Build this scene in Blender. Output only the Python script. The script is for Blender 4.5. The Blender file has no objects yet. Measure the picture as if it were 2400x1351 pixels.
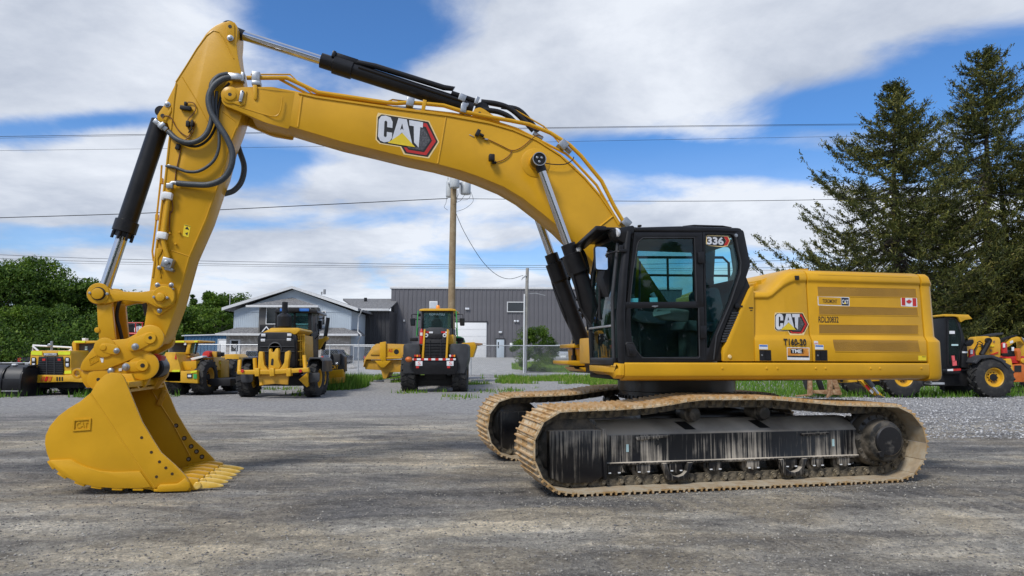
import bpy, bmesh, math, random
import numpy as np
from mathutils import Vector, Matrix
S = bpy.context.scene
COL = S.collection
R_ = math.radians

# ------------------------------------------------------------------ camera
CAM_H = 1.5
F_PX, CX, CY, Y_HOR = 1600.0, 1200.0, 675.5, 835.0      # photograph frame 2400 x 1351
PITCH = math.atan((Y_HOR - CY) / F_PX)
ROLL = R_(0.2)
_fw = Vector((0, math.cos(PITCH), math.sin(PITCH)))
_r0 = Vector((1, 0, 0)); _u0 = Vector((0, -math.sin(PITCH), math.cos(PITCH)))
_R = _r0 * math.cos(ROLL) + _u0 * math.sin(ROLL)
_U = -_r0 * math.sin(ROLL) + _u0 * math.cos(ROLL)
cam = bpy.data.cameras.new('camera'); cam_o = bpy.data.objects.new('camera', cam); COL.objects.link(cam_o)
cam.sensor_width = 36.0; cam.lens = 36.0 * F_PX / 2400.0
cam.clip_start = 0.1; cam.clip_end = 4000
_m = Matrix((_R, _U, -_fw)).transposed().to_4x4(); _m.translation = (0, 0, CAM_H)
cam_o.matrix_world = _m
S.camera = cam_o

# ------------------------------------------------------------------ light
SUN_EL, SUN_AZ = 50.0, 214.0         # azimuth clockwise from +Y (north): the sun stands behind the camera
w = bpy.data.worlds.new('World'); S.world = w; w.use_nodes = True
SKY_STRENGTH = 0.1
sun = bpy.data.lights.new('sun', 'SUN'); sun.energy = 2.8; sun.angle = R_(14.0); sun.color = (1.0, 0.95, 0.87)
sun_o = bpy.data.objects.new('sun', sun); COL.objects.link(sun_o)
_sd = Vector((math.sin(R_(SUN_AZ)) * math.cos(R_(SUN_EL)), math.cos(R_(SUN_AZ)) * math.cos(R_(SUN_EL)), math.sin(R_(SUN_EL))))
sun_o.rotation_euler = _sd.to_track_quat('Z', 'Y').to_euler(); sun_o.location = (0, -20, 30)
S.view_settings.view_transform = 'Standard'; S.view_settings.look = 'None'
S.view_settings.exposure = 0.1; S.view_settings.gamma = 1.0; S.view_settings.use_curve_mapping = False
S.cycles.max_bounces = 8; S.cycles.transparent_max_bounces = 16; S.cycles.diffuse_bounces = 3; S.cycles.glossy_bounces = 3
S.cycles.transmission_bounces = 6

def build_world():
    nt = w.node_tree; N = nt.nodes; Lk = nt.links; N.clear()
    out = N.new('ShaderNodeOutputWorld'); bg = N.new('ShaderNodeBackground'); Lk.new(bg.outputs[0], out.inputs[0])
    bg.inputs[1].default_value = SKY_STRENGTH
    sky = N.new('ShaderNodeTexSky'); sky.sky_type = 'NISHITA'; sky.sun_disc = False
    sky.sun_elevation = R_(SUN_EL); sky.sun_rotation = R_(SUN_AZ); sky.air_density = 1.0; sky.dust_density = 0.3; sky.ozone_density = 1.6
    tc = N.new('ShaderNodeTexCoord')
    sep = N.new('ShaderNodeSeparateXYZ'); Lk.new(tc.outputs['Generated'], sep.inputs[0])
    def M(op, a, b=None, c=None):
        n = N.new('ShaderNodeMath'); n.operation = op
        for i, v in enumerate((a, b, c)):
            if v is None: continue
            if isinstance(v, (int, float)): n.inputs[i].default_value = v
            else: Lk.new(v, n.inputs[i])
        return n.outputs[0]
    zc = M('MAXIMUM', sep.outputs[2], 0.0)
    den = M('ADD', zc, 0.16)
    px = M('DIVIDE', sep.outputs[0], den); py = M('DIVIDE', sep.outputs[1], den)
    cmb = N.new('ShaderNodeCombineXYZ'); Lk.new(px, cmb.inputs[0]); Lk.new(py, cmb.inputs[1]); P = cmb.outputs[0]
    def noise(scale, detail, rough, off, dist=0.0):
        mp = N.new('ShaderNodeMapping'); Lk.new(P, mp.inputs[0]); mp.inputs['Location'].default_value = off
        n = N.new('ShaderNodeTexNoise'); n.inputs['Scale'].default_value = scale; n.inputs['Detail'].default_value = detail
        n.inputs['Roughness'].default_value = rough; n.inputs['Distortion'].default_value = dist
        Lk.new(mp.outputs[0], n.inputs['Vector']); return n.outputs['Fac']
    big = noise(0.75, 8, 0.55, (3.1, 1.7, 0.3), 0.25)
    fine = noise(2.1, 9, 0.60, (1.3, 8.2, 4.0), 0.4)
    cov = M('ADD', M('MULTIPLY', big, 0.55), M('MULTIPLY', fine, 0.45))
    # broad openings and banks of the cloud deck (positions in the deck plane)
    for (x, y, rx, ry, amt) in SKY_BLOBS:
        dx = M('DIVIDE', M('SUBTRACT', px, x), rx); dy = M('DIVIDE', M('SUBTRACT', py, y), ry)
        d2 = M('ADD', M('MULTIPLY', dx, dx), M('MULTIPLY', dy, dy))
        g = M('POWER', 2.718, M('MULTIPLY', d2, -1.0))
        cov = M('ADD', cov, M('MULTIPLY', g, amt))
    mr = N.new('ShaderNodeMapRange'); mr.interpolation_type = 'SMOOTHSTEP'
    mr.inputs['From Min'].default_value = 0.37; mr.inputs['From Max'].default_value = 0.60
    Lk.new(cov, mr.inputs['Value'])
    fac = mr.outputs[0]
    low = N.new('ShaderNodeMapRange'); low.inputs['From Min'].default_value = 0.0; low.inputs['From Max'].default_value = 0.30
    low.inputs['To Min'].default_value = 0.50; low.inputs['To Max'].default_value = 0.0; Lk.new(zc, low.inputs['Value'])
    fac = M('MINIMUM', M('ADD', fac, low.outputs[0]), 0.97)
    # cloud body: white tops and greyer, bluish bases
    sh = noise(1.15, 10, 0.6, (7.7, 2.2, 1.0), 0.2)
    cr = N.new('ShaderNodeValToRGB'); Lk.new(sh, cr.inputs[0])
    cr.color_ramp.elements[0].position = 0.36; cr.color_ramp.elements[0].color = (4.6, 5.1, 6.1, 1)
    cr.color_ramp.elements[1].position = 0.60; cr.color_ramp.elements[1].color = (8.0, 8.4, 9.1, 1)
    blue = N.new('ShaderNodeMix'); blue.data_type = 'RGBA'; blue.blend_type = 'MULTIPLY'; blue.inputs[0].default_value = 1.0
    Lk.new(sky.outputs[0], blue.inputs[6]); blue.inputs[7].default_value = (0.62, 1.04, 1.5, 1)
    mx = N.new('ShaderNodeMix'); mx.data_type = 'RGBA'; Lk.new(fac, mx.inputs[0]); Lk.new(blue.outputs[2], mx.inputs[6]); Lk.new(cr.outputs[0], mx.inputs[7])
    Lk.new(mx.outputs[2], bg.inputs[0])

def _deck(px, py):
    d = _fw + _R * ((px - CX) / F_PX) + _U * (-(py - CY) / F_PX); d.normalize()
    return d.x / (max(d.z, 0) + 0.16), d.y / (max(d.z, 0) + 0.16)
def _blob(px, py, rx, ry, amt):
    x, y = _deck(px, py); return (x, y, rx, ry, amt)
SKY_BLOBS = [
    _blob(900, 110, 0.22, 0.20, -0.34), _blob(640, 60, 0.16, 0.14, -0.14), _blob(690, 220, 0.14, 0.12, -0.20), _blob(230, 285, 0.30, 0.06, -0.20),
    _blob(590, 400, 0.20, 0.22, -0.30), _blob(720, 370, 0.20, 0.10, -0.14), _blob(60, 330, 0.2, 0.10, -0.10), _blob(150, 90, 0.50, 0.22, 0.22), _blob(1450, 130, 0.52, 0.30, 0.26), _blob(1150, 230, 0.25, 0.25, 0.14),
    _blob(1990, 250, 0.20, 0.10, -0.26), _blob(1700, 380, 0.55, 0.10, -0.26), _blob(1400, 330, 0.25, 0.10, -0.14), _blob(2330, 170, 0.26, 0.20, -0.26), _blob(2150, 30, 0.5, 0.14, 0.12),
    _blob(900, 590, 0.9, 0.22, 0.10), _blob(150, 420, 0.7, 0.25, 0.16), _blob(120, 560, 0.8, 0.16, -0.12), _blob(1750, 530, 0.9, 0.25, 0.14), _blob(1000, 420, 0.5, 0.2, 0.12), _blob(700, 520, 0.6, 0.12, -0.10), _blob(1250, 600, 0.8, 0.16, -0.12)]
build_world()

# ------------------------------------------------------------------ coordinates measured in the photograph
def ray(px, py): return _fw + _R * ((px - CX) / F_PX) + _U * (-(py - CY) / F_PX)
def at(px, py, Y):                      # the point of that sight line at distance Y
    d = ray(px, py); t = Y / d.y; return Vector((t * d.x, Y, CAM_H + t * d.z))
class Frame:                            # a machine's own upright frame: u to its rear, v to its left side, z up
    def __init__(s, ang, px, py): s.c, s.s, s.px, s.py = math.cos(ang), math.sin(ang), px, py
    def P(s, px, py, v):
        d = ray(px, py); t = (v + s.px * s.s - s.py * s.c) / (d.x * s.s - d.y * s.c)
        x, y = t * d.x - s.px, t * d.y - s.py
        return Vector((x * s.c + y * s.s, -(x * s.s - y * s.c), CAM_H + t * d.z))   # local x, y (= -v), z
PIV = (2.29205, 9.63950)
A_LOW, A_UP = R_(13.0), R_(11.0)
LOW, UP = Frame(A_LOW, *PIV), Frame(A_UP, *PIV)

# ------------------------------------------------------------------ mesh tools
class MB:
    def __init__(s): s.v = []; s.f = []; s.m = []; s.cur = 0
    def add(s, vs, fs):
        b = len(s.v); s.v += [tuple(p) for p in vs]
        s.f += [tuple(b + i for i in f) for f in fs]; s.m += [s.cur] * len(fs); return s
    def box(s, c, d, rot=None):
        hx, hy, hz = d[0] / 2, d[1] / 2, d[2] / 2
        vs = [Vector((x, y, z)) for x in (-hx, hx) for y in (-hy, hy) for z in (-hz, hz)]
        if rot is not None:
            vs = [rot @ v for v in vs]
        c = Vector(c)
        return s.add([c + v for v in vs], [(0, 1, 3, 2), (4, 6, 7, 5), (0, 4, 5, 1), (2, 3, 7, 6), (0, 2, 6, 4), (1, 5, 7, 3)])
    def box2(s, a, b):
        return s.box([(a[i] + b[i]) / 2 for i in range(3)], [abs(b[i] - a[i]) for i in range(3)])
    def beam(s, p, q, w_, h_, up=(0, 0, 1)):
        p, q = Vector(p), Vector(q); d = q - p; L = d.length
        if L < 1e-6: return s
        x = d / L; y = Vector(up).cross(x)
        if y.length < 1e-4: y = Vector((0, 1, 0)).cross(x)
        y.normalize(); z = x.cross(y); rot = Matrix((x, y, z)).transposed()
        return s.box((p + q) / 2, (L, w_, h_), rot)
    def prism(s, pts, y0, y1):          # pts = (x, z) polygon
        n = len(pts)
        vs = [(x, y0, z) for x, z in pts] + [(x, y1, z) for x, z in pts]
        fs = [tuple(range(n)), tuple(range(2 * n - 1, n - 1, -1))]
        fs += [(i, (i + 1) % n, n + (i + 1) % n, n + i)[::-1] for i in range(n)]
        return s.add(vs, fs)
    def loft2(s, A, B):                 # two 3-D loops of one length, capped
        n = len(A); fs = [tuple(range(n)), tuple(range(2 * n - 1, n - 1, -1))]
        fs += [(i, (i + 1) % n, n + (i + 1) % n, n + i)[::-1] for i in range(n)]
        return s.add(list(A) + list(B), fs)
    def loft(s, loops, caps=True, close=True):
        n = len(loops[0]); vs = [p for l in loops for p in l]; fs = []
        for k in range(len(loops) - 1):
            for i in range(n if close else n - 1):
                j = (i + 1) % n; fs.append((k * n + i, k * n + j, (k + 1) * n + j, (k + 1) * n + i))
        if caps: fs += [tuple(range(n))[::-1], tuple((len(loops) - 1) * n + i for i in range(n))]
        return s.add(vs, fs)
    def ring(s, outer, inner, y0, y1):  # a frame: two (x, z) loops with the same count
        n = len(outer)
        vs = [(x, y0, z) for x, z in outer] + [(x, y0, z) for x, z in inner] + [(x, y1, z) for x, z in outer] + [(x, y1, z) for x, z in inner]
        fs = []
        for i in range(n):
            j = (i + 1) % n
            fs += [(i, j, n + j, n + i), (2 * n + i, 3 * n + i, 3 * n + j, 2 * n + j), (i, 2 * n + i, 2 * n + j, j), (n + i, n + j, 3 * n + j, 3 * n + i)]
        return s.add(vs, fs)
    def tube(s, path, r, n=10, caps=True):
        path = [Vector(p) for p in path]; k = len(path)
        rs = r if isinstance(r, (list, tuple)) else [r] * k
        loops = []; nrm = None
        for i in range(k):
            t = (path[min(i + 1, k - 1)] - path[max(i - 1, 0)])
            if t.length < 1e-9: t = Vector((0, 0, 1))
            t.normalize()
            if nrm is None:
                nrm = t.orthogonal().normalized()
            else:
                nrm = (nrm - t * nrm.dot(t))
                nrm = nrm.normalized() if nrm.length > 1e-6 else t.orthogonal().normalized()
            b = t.cross(nrm)
            loops.append([path[i] + (nrm * math.cos(2 * math.pi * a / n) + b * math.sin(2 * math.pi * a / n)) * rs[i] for a in range(n)])
        return s.loft(loops, caps)
    def cyl(s, p, q, r, r2=None, n=20): return s.tube([p, q], [r, r if r2 is None else r2], n)
    def lathe(s, prof, c, axis=(0, 1, 0), n=28, caps=True):   # prof = (radius, height along axis)
        ax = Vector(axis).normalized(); e = ax.orthogonal().normalized(); g = ax.cross(e); c = Vector(c)
        loops = [[c + ax * h + (e * math.cos(2 * math.pi * a / n) + g * math.sin(2 * math.pi * a / n)) * r for a in range(n)] for r, h in prof]
        return s.loft(loops, caps)
    def sphere(s, c, r, n=10, sc=(1, 1, 1)):
        prof = []; c = Vector(c); loops = []
        for i in range(n // 2 + 1):
            t = math.pi * i / (n // 2); rr, zz = max(1e-4, math.sin(t)) * r, -math.cos(t) * r
            loops.append([c + Vector((math.cos(2 * math.pi * a / n) * rr * sc[0], math.sin(2 * math.pi * a / n) * rr * sc[1], zz * sc[2])) for a in range(n)])
        return s.loft(loops, True)
    def build(s, name, mats, parent=None, bevel=0, ang=35, seg=2, smooth=True, loc=None, rot=None):
        me = bpy.data.meshes.new(name); me.from_pydata(s.v, [], s.f)
        mats = mats if isinstance(mats, (list, tuple)) else [mats]
        for m in mats: me.materials.append(m)
        if len(mats) > 1: me.polygons.foreach_set('material_index', s.m)
        bm = bmesh.new(); bm.from_mesh(me); bmesh.ops.recalc_face_normals(bm, faces=bm.faces); 
        if bevel:
            bmesh.ops.remove_doubles(bm, verts=bm.verts, dist=1e-5)
            ed = [e for e in bm.edges if len(e.link_faces) == 2 and e.calc_face_angle(0) > R_(ang)]
            try: bmesh.ops.bevel(bm, geom=ed, offset=bevel, segments=seg, profile=0.5, affect='EDGES', clamp_overlap=True)
            except Exception: pass
        bm.to_mesh(me); bm.free()
        if smooth:
            me.polygons.foreach_set('use_smooth', [True] * len(me.polygons)); me.set_sharp_from_angle(angle=R_(ang))
        o = bpy.data.objects.new(name, me); COL.objects.link(o)
        if parent: o.parent = parent
        if loc is not None: o.location = loc
        if rot is not None: o.rotation_euler = rot
        return o

def soft(pts, it=2, closed=True):        # corner cutting
    for _ in range(it):
        n = len(pts); out = []
        rng = range(n) if closed else range(n - 1)
        if not closed: out.append(pts[0])
        for i in rng:
            a, b = pts[i], pts[(i + 1) % n]
            out.append(tuple(a[k] * .75 + b[k] * .25 for k in range(len(a)))); out.append(tuple(a[k] * .25 + b[k] * .75 for k in range(len(a))))
        if not closed: out.append(pts[-1])
        pts = out
    return pts
def rcorner(pts, r, n=4):                # round each corner by radius r (2-D)
    out = []; N = len(pts)
    for i in range(N):
        p = Vector(pts[i]); a = Vector(pts[i - 1]) - p; b = Vector(pts[(i + 1) % N]) - p
        rr = r[i] if isinstance(r, (list, tuple)) else r
        d = min(rr, a.length * .45, b.length * .45)
        if d < 1e-5: out.append(tuple(p)); continue
        A, B = p + a.normalized() * d, p + b.normalized() * d
        for k in range(n + 1):
            t = k / n; q = A * (1 - t) ** 2 + p * 2 * t * (1 - t) + B * t * t; out.append(tuple(q))
    return out
def spline(pts, n=6):                    # Catmull-Rom through 3-D points
    P = [Vector(p) for p in pts]; P = [P[0] * 2 - P[1]] + P + [P[-1] * 2 - P[-2]]; out = []
    for i in range(1, len(P) - 2):
        for k in range(n):
            t = k / n; a, b, c, d = P[i - 1], P[i], P[i + 1], P[i + 2]
            out.append(0.5 * (2 * b + (c - a) * t + (2 * a - 5 * b + 4 * c - d) * t * t + (3 * b - a - 3 * c + d) * t ** 3))
    return out + [P[-2]]
def circ(cx, cz, r, n=24, a0=0): return [(cx + r * math.cos(a0 + 2 * math.pi * i / n), cz + r * math.sin(a0 + 2 * math.pi * i / n)) for i in range(n)]

def tag(o, label=None, cat=None, group=None, kind=None):
    if label: o['label'] = label
    if cat: o['category'] = cat
    if group: o['group'] = group
    if kind: o['kind'] = kind
    return o
def thing(name, label, cat, loc=(0, 0, 0), rz=0.0, group=None):
    o = bpy.data.objects.new(name, None); COL.objects.link(o); o.location = loc; o.rotation_euler = (0, 0, rz); o.empty_display_size = .2
    return tag(o, label, cat, group)
def empty(name, parent, loc=(0, 0, 0), rz=0.0):
    o = bpy.data.objects.new(name, None); COL.objects.link(o); o.parent = parent; o.location = loc; o.rotation_euler = (0, 0, rz); o.empty_display_size = .1
    return o
def dup(o, parent=None, loc=None, rot=None):
    c = o.copy(); COL.objects.link(c)
    if parent is not None: c.parent = parent
    if loc is not None: c.location = loc
    if rot is not None: c.rotation_euler = rot
    for ch in list(o.children): dup(ch, c)
    return c
_font_cache = {}
def text_geo(txt, bold=0.0):             # built-in font -> flat mesh (verts, faces), unit cap height about 0.73
    k = (txt, bold)
    if k in _font_cache: return _font_cache[k]
    cu = bpy.data.curves.new('lettering', 'FONT'); cu.body = txt; cu.offset = bold; cu.resolution_u = 3
    o = bpy.data.objects.new('lettering', cu); COL.objects.link(o)
    dg = bpy.context.evaluated_depsgraph_get(); me = o.evaluated_get(dg).to_mesh()
    vs = [tuple(v.co) for v in me.vertices]; fs = [tuple(p.vertices) for p in me.polygons]
    o.evaluated_get(dg).to_mesh_clear(); bpy.data.objects.remove(o); bpy.data.curves.remove(cu)
    xs = [v[0] for v in vs]; ys = [v[1] for v in vs]; x0, x1, y0, y1 = min(xs), max(xs), min(ys), max(ys)
    vs = [((v[0] - x0) / (x1 - x0), (v[1] - y0) / (y1 - y0)) for v in vs]
    _font_cache[k] = (vs, fs); return vs, fs
def put_text(mb, txt, o, ex, ez, bold=0.0):   # lettering filling the parallelogram o, o+ex, o+ez
    vs, fs = text_geo(txt, bold); o, ex, ez = Vector(o), Vector(ex), Vector(ez)
    return mb.add([o + ex * a + ez * b for a, b in vs], fs)
# ------------------------------------------------------------------ materials
def new_mat(name):
    m = bpy.data.materials.new(name); m.use_nodes = True; nt = m.node_tree
    return m, nt, nt.nodes, nt.links, nt.nodes['Principled BSDF']
def mat(name, col, rough=.5, metal=0.0, var=.06, vscale=6.0, bump=0.0, bscale=60.0, coat=0.0, col2=None, cmix=(.45, .65), rvar=.1, spec=None):
    m, nt, N, L, b = new_mat(name)
    b.inputs['Metallic'].default_value = metal
    if spec is not None: b.inputs['Specular IOR Level'].default_value = spec
    if coat: b.inputs['Coat Weight'].default_value = coat; b.inputs['Coat Roughness'].default_value = .12
    tc = N.new('ShaderNodeTexCoord')
    n = N.new('ShaderNodeTexNoise'); n.inputs['Scale'].default_value = vscale; n.inputs['Detail'].default_value = 6; n.inputs['Roughness'].default_value = .6
    L.new(tc.outputs['Object'], n.inputs['Vector'])
    cr = N.new('ShaderNodeValToRGB'); L.new(n.outputs['Fac'], cr.inputs[0])
    c2 = col2 if col2 is not None else tuple(min(1, c * (1 + var)) for c in col)
    c1 = col if col2 is not None else tuple(c * (1 - var) for c in col)
    cr.color_ramp.elements[0].position = cmix[0]; cr.color_ramp.elements[0].color = (*c1, 1)
    cr.color_ramp.elements[1].position = cmix[1]; cr.color_ramp.elements[1].color = (*c2, 1)
    L.new(cr.outputs[0], b.inputs['Base Color'])
    mr = N.new('ShaderNodeMapRange'); mr.inputs['To Min'].default_value = max(.02, rough - rvar); mr.inputs['To Max'].default_value = min(1, rough + rvar)
    L.new(n.outputs['Fac'], mr.inputs['Value']); L.new(mr.outputs[0], b.inputs['Roughness'])
    if bump:
        n2 = N.new('ShaderNodeTexNoise'); n2.inputs['Scale'].default_value = bscale; n2.inputs['Detail'].default_value = 4
        L.new(tc.outputs['Object'], n2.inputs['Vector'])
        bp = N.new('ShaderNodeBump'); bp.inputs['Strength'].default_value = bump; bp.inputs['Distance'].default_value = .02
        L.new(n2.outputs['Fac'], bp.inputs['Height']); L.new(bp.outputs[0], b.inputs['Normal'])
    return m
def glass(name, tint, refl=.9, rough=.02, body=0.0, bodycol=(.02, .03, .03)):
    m, nt, N, L, b = new_mat(name); N.remove(b); out = N['Material Output']
    tr = N.new('ShaderNodeBsdfTransparent'); tr.inputs[0].default_value = (*tint, 1)
    gl = N.new('ShaderNodeBsdfGlossy'); gl.inputs['Roughness'].default_value = rough; gl.inputs[0].default_value = (refl, refl, refl, 1)
    fr = N.new('ShaderNodeFresnel'); fr.inputs[0].default_value = 1.5
    mu = N.new('ShaderNodeMath'); mu.operation = 'MULTIPLY_ADD'; L.new(fr.outputs[0], mu.inputs[0]); mu.inputs[1].default_value = 1.0; mu.inputs[2].default_value = 0.0
    ge = N.new('ShaderNodeNewGeometry'); fb_ = N.new('ShaderNodeMath'); fb_.operation = 'MULTIPLY_ADD'; L.new(ge.outputs['Backfacing'], fb_.inputs[0]); fb_.inputs[1].default_value = -1.0; fb_.inputs[2].default_value = 1.0; mu2 = N.new('ShaderNodeMath'); mu2.operation = 'MULTIPLY'; L.new(mu.outputs[0], mu2.inputs[0]); L.new(fb_.outputs[0], mu2.inputs[1])
    a = tr.outputs[0]
    if body:
        df = N.new('ShaderNodeBsdfDiffuse'); df.inputs[0].default_value = (*bodycol, 1)
        mm = N.new('ShaderNodeMixShader'); mm.inputs[0].default_value = body; L.new(a, mm.inputs[1]); L.new(df.outputs[0], mm.inputs[2]); a = mm.outputs[0]
    mx = N.new('ShaderNodeMixShader'); L.new(mu2.outputs[0], mx.inputs[0]); L.new(a, mx.inputs[1]); L.new(gl.outputs[0], mx.inputs[2]); L.new(mx.outputs[0], out.inputs[0])
    return m
M = {}
YEL = (0.63, 0.338, 0.014)
M['yellow'] = mat('machine yellow paint', YEL, .34, var=.07, vscale=.9, bump=.05, bscale=7, spec=.34, rvar=.16)
M['yellow_dull'] = mat('worn yellow paint', (0.58, 0.31, 0.03), .5, vscale=3, col2=(.42, .24, .04), cmix=(.5, .75), bump=.1)
M['bucket_in'] = mat('bucket lining paint', (0.55, 0.30, 0.03), .45, var=.12, vscale=4, bump=.15, bscale=20)
M['pale_yellow'] = mat('loader yellow paint', (0.66, 0.365, 0.02), .4, var=.07, vscale=3)
M['screen'] = mat('perforated vent screen', (0.36, 0.19, 0.018), .5, var=.10, vscale=2.0, bump=.5, bscale=160)
M['black'] = mat('black machine paint', (0.010, 0.010, 0.012), .38, var=.2, vscale=4, spec=.35)
M['black_matt'] = mat('black plastic', (0.013, 0.013, 0.015), .55, var=.2, vscale=5, spec=.35)
M['charcoal'] = mat('charcoal plastic', (0.035, 0.037, 0.042), .5, var=.15, vscale=4)
M['chrome'] = mat('chrome plated rod', (0.62, 0.63, 0.66), .14, 1.0, var=.04, vscale=3, rvar=.05)
M['zinc'] = mat('zinc plated steel', (0.40, 0.42, 0.44), .40, .85, var=.08, vscale=20)
M['steel'] = mat('bare steel', (0.40, 0.40, 0.40), .45, .7, var=.12, vscale=12)
M['hose'] = mat('hydraulic hose rubber', (0.045, 0.055, 0.065), .48, var=.12, vscale=30, bump=.2, bscale=120)
M['rubber'] = mat('tyre rubber', (0.020, 0.020, 0.021), .8, vscale=4, col2=(.07, .066, .058), cmix=(.5, .72), bump=.3, bscale=30)
M['cable'] = mat('orange brown wiring', (0.16, 0.055, 0.012), .6)
M['white'] = mat('white paint', (0.78, 0.79, 0.80), .45, var=.03)
M['red'] = mat('red paint', (0.52, 0.025, 0.02), .4, var=.1)
M['pink'] = mat('pink red sticker', (0.75, 0.12, 0.13), .5)
M['orange'] = mat('orange paint', (0.55, 0.135, 0.02), .45, var=.1)
M['amber'] = mat('amber lens', (0.9, 0.30, 0.02), .25)
M['green'] = mat('green paint', (0.05, 0.36, 0.08), .45)
M['lime'] = mat('lime reflective tape', (0.72, 0.78, 0.03), .35)
M['blue'] = mat('blue print', (0.03, 0.16, 0.55), .5)
M['navy'] = mat('dark blue print', (0.012, 0.02, 0.05), .45)
M['silver_print'] = mat('silver print', (0.66, 0.68, 0.72), .35, .15, vscale=3, var=.08)
M['gold_print'] = mat('gold print', (0.75, 0.55, 0.02), .35)
M['grey_print'] = mat('grey honeycomb print', (0.05, 0.05, 0.055), .45, vscale=60, col2=(.12, .12, .13))
M['red_print'] = mat('red print', (0.50, 0.022, 0.018), .35, vscale=3)
M['cream'] = mat('cream keyline print', (0.80, 0.62, 0.30), .45)
M['black_print'] = mat('black print', (0.012, 0.012, 0.012), .5)
M['sticker'] = mat('white sticker', (0.75, 0.77, 0.79), .45)
M['pale_teal'] = mat('pale teal sticker', (0.48, 0.68, 0.70), .45)
M['orange_print'] = mat('orange sticker print', (0.62, 0.24, 0.03), .45, vscale=14, col2=(.75, .45, .12))
M['warn'] = mat('warning label yellow', (0.82, 0.62, 0.02), .45)
M['seat'] = mat('grey seat fabric', (0.075, 0.08, 0.09), .85)
M['cabin'] = mat('cab lining', (0.085, 0.088, 0.09), .8)
M['cabin_grey'] = mat('cab grey plastic', (0.22, 0.23, 0.24), .6)
M['lamp'] = mat('lamp lens', (0.75, 0.77, 0.8), .15, .3)
M['mirror'] = mat('mirror glass', (0.86, 0.88, 0.9), .02, 1.0, rvar=.01)
M['glass'] = glass('tinted cab glass', (.62, .86, .88))
M['glass_dark'] = glass('dark cab glass', (.68, .78, .75), .8)
M['windshield'] = glass('windshield glass', (.45, .62, .62), .95)
M['glass_clear'] = glass('clear cab glass', (.62, .78, .78), .9, .03, .12, (.10, .14, .14))
M['win_dark'] = mat('window glass', (0.02, 0.025, 0.03), .06, 0.0, rvar=.02, spec=.8)
M['tooth'] = mat('pale cast tooth paint', (0.70, 0.42, 0.045), .30, var=.06, vscale=7, col2=(.78, .55, .15), spec=.5)
M['hole'] = mat('dark bolt hole', (.05, .028, .008), .8)
M['rust_tan'] = mat('rusty tan steel', (0.25, 0.13, 0.06), .8, vscale=9, col2=(.40, .28, .16), bump=.2)
def shoe_mat():
    m, nt, N, L, b = new_mat('worn track shoe steel'); tc = N.new('ShaderNodeTexCoord')
    oi = N.new('ShaderNodeObjectInfo'); ad = N.new('ShaderNodeVectorMath'); ad.operation = 'MULTIPLY_ADD'
    cmb = N.new('ShaderNodeCombineXYZ'); L.new(oi.outputs['Random'], cmb.inputs[0]); L.new(oi.outputs['Random'], cmb.inputs[1])
    L.new(cmb.outputs[0], ad.inputs[0]); ad.inputs[1].default_value = (40, 17, 9); L.new(tc.outputs['Object'], ad.inputs[2])
    n = N.new('ShaderNodeTexNoise'); n.inputs['Scale'].default_value = 5; n.inputs['Detail'].default_value = 8; n.inputs['Roughness'].default_value = .7; L.new(ad.outputs[0], n.inputs['Vector'])
    cr = N.new('ShaderNodeValToRGB'); L.new(n.outputs['Fac'], cr.inputs[0]); e = cr.color_ramp.elements
    e[0].position = .30; e[0].color = (.22, .125, .05, 1); e[1].position = .66; e[1].color = (.60, .51, .37, 1)
    x = e.new(.45); x.color = (.46, .29, .12, 1); x = e.new(.54); x.color = (.54, .43, .28, 1)
    ge = N.new('ShaderNodeNewGeometry')
    sepz = N.new('ShaderNodeSeparateXYZ'); L.new(tc.outputs['Object'], sepz.inputs[0])
    edge = N.new('ShaderNodeMapRange'); edge.inputs['From Min'].default_value = .018; edge.inputs['From Max'].default_value = .036; L.new(sepz.outputs[2], edge.inputs['Value'])
    em = N.new('ShaderNodeMath'); em.operation = 'MULTIPLY'; L.new(edge.outputs[0], em.inputs[0]); L.new(n.outputs['Fac'], em.inputs[1])
    mx = N.new('ShaderNodeMix'); mx.data_type = 'RGBA'; L.new(em.outputs[0], mx.inputs[0]); L.new(cr.outputs[0], mx.inputs[6]); mx.inputs[7].default_value = (.50, .26, .08, 1)
    inn = N.new('ShaderNodeMapRange'); inn.inputs['From Min'].default_value = -.006; inn.inputs['From Max'].default_value = -.0075; L.new(sepz.outputs[2], inn.inputs['Value'])
    inn.inputs['To Max'].default_value = .6
    mx2 = N.new('ShaderNodeMix'); mx2.data_type = 'RGBA'; L.new(inn.outputs[0], mx2.inputs[0]); L.new(mx.outputs[2], mx2.inputs[6]); mx2.inputs[7].default_value = (.34, .31, .25, 1)
    L.new(mx2.outputs[2], b.inputs['Base Color']); b.inputs['Roughness'].default_value = .7; b.inputs['Metallic'].default_value = .1
    bp = N.new('ShaderNodeBump'); bp.inputs['Strength'].default_value = .4; bp.inputs['Distance'].default_value = .01; L.new(n.outputs['Fac'], bp.inputs['Height']); L.new(bp.outputs[0], b.inputs['Normal'])
    return m
M['shoe'] = shoe_mat()
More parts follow.
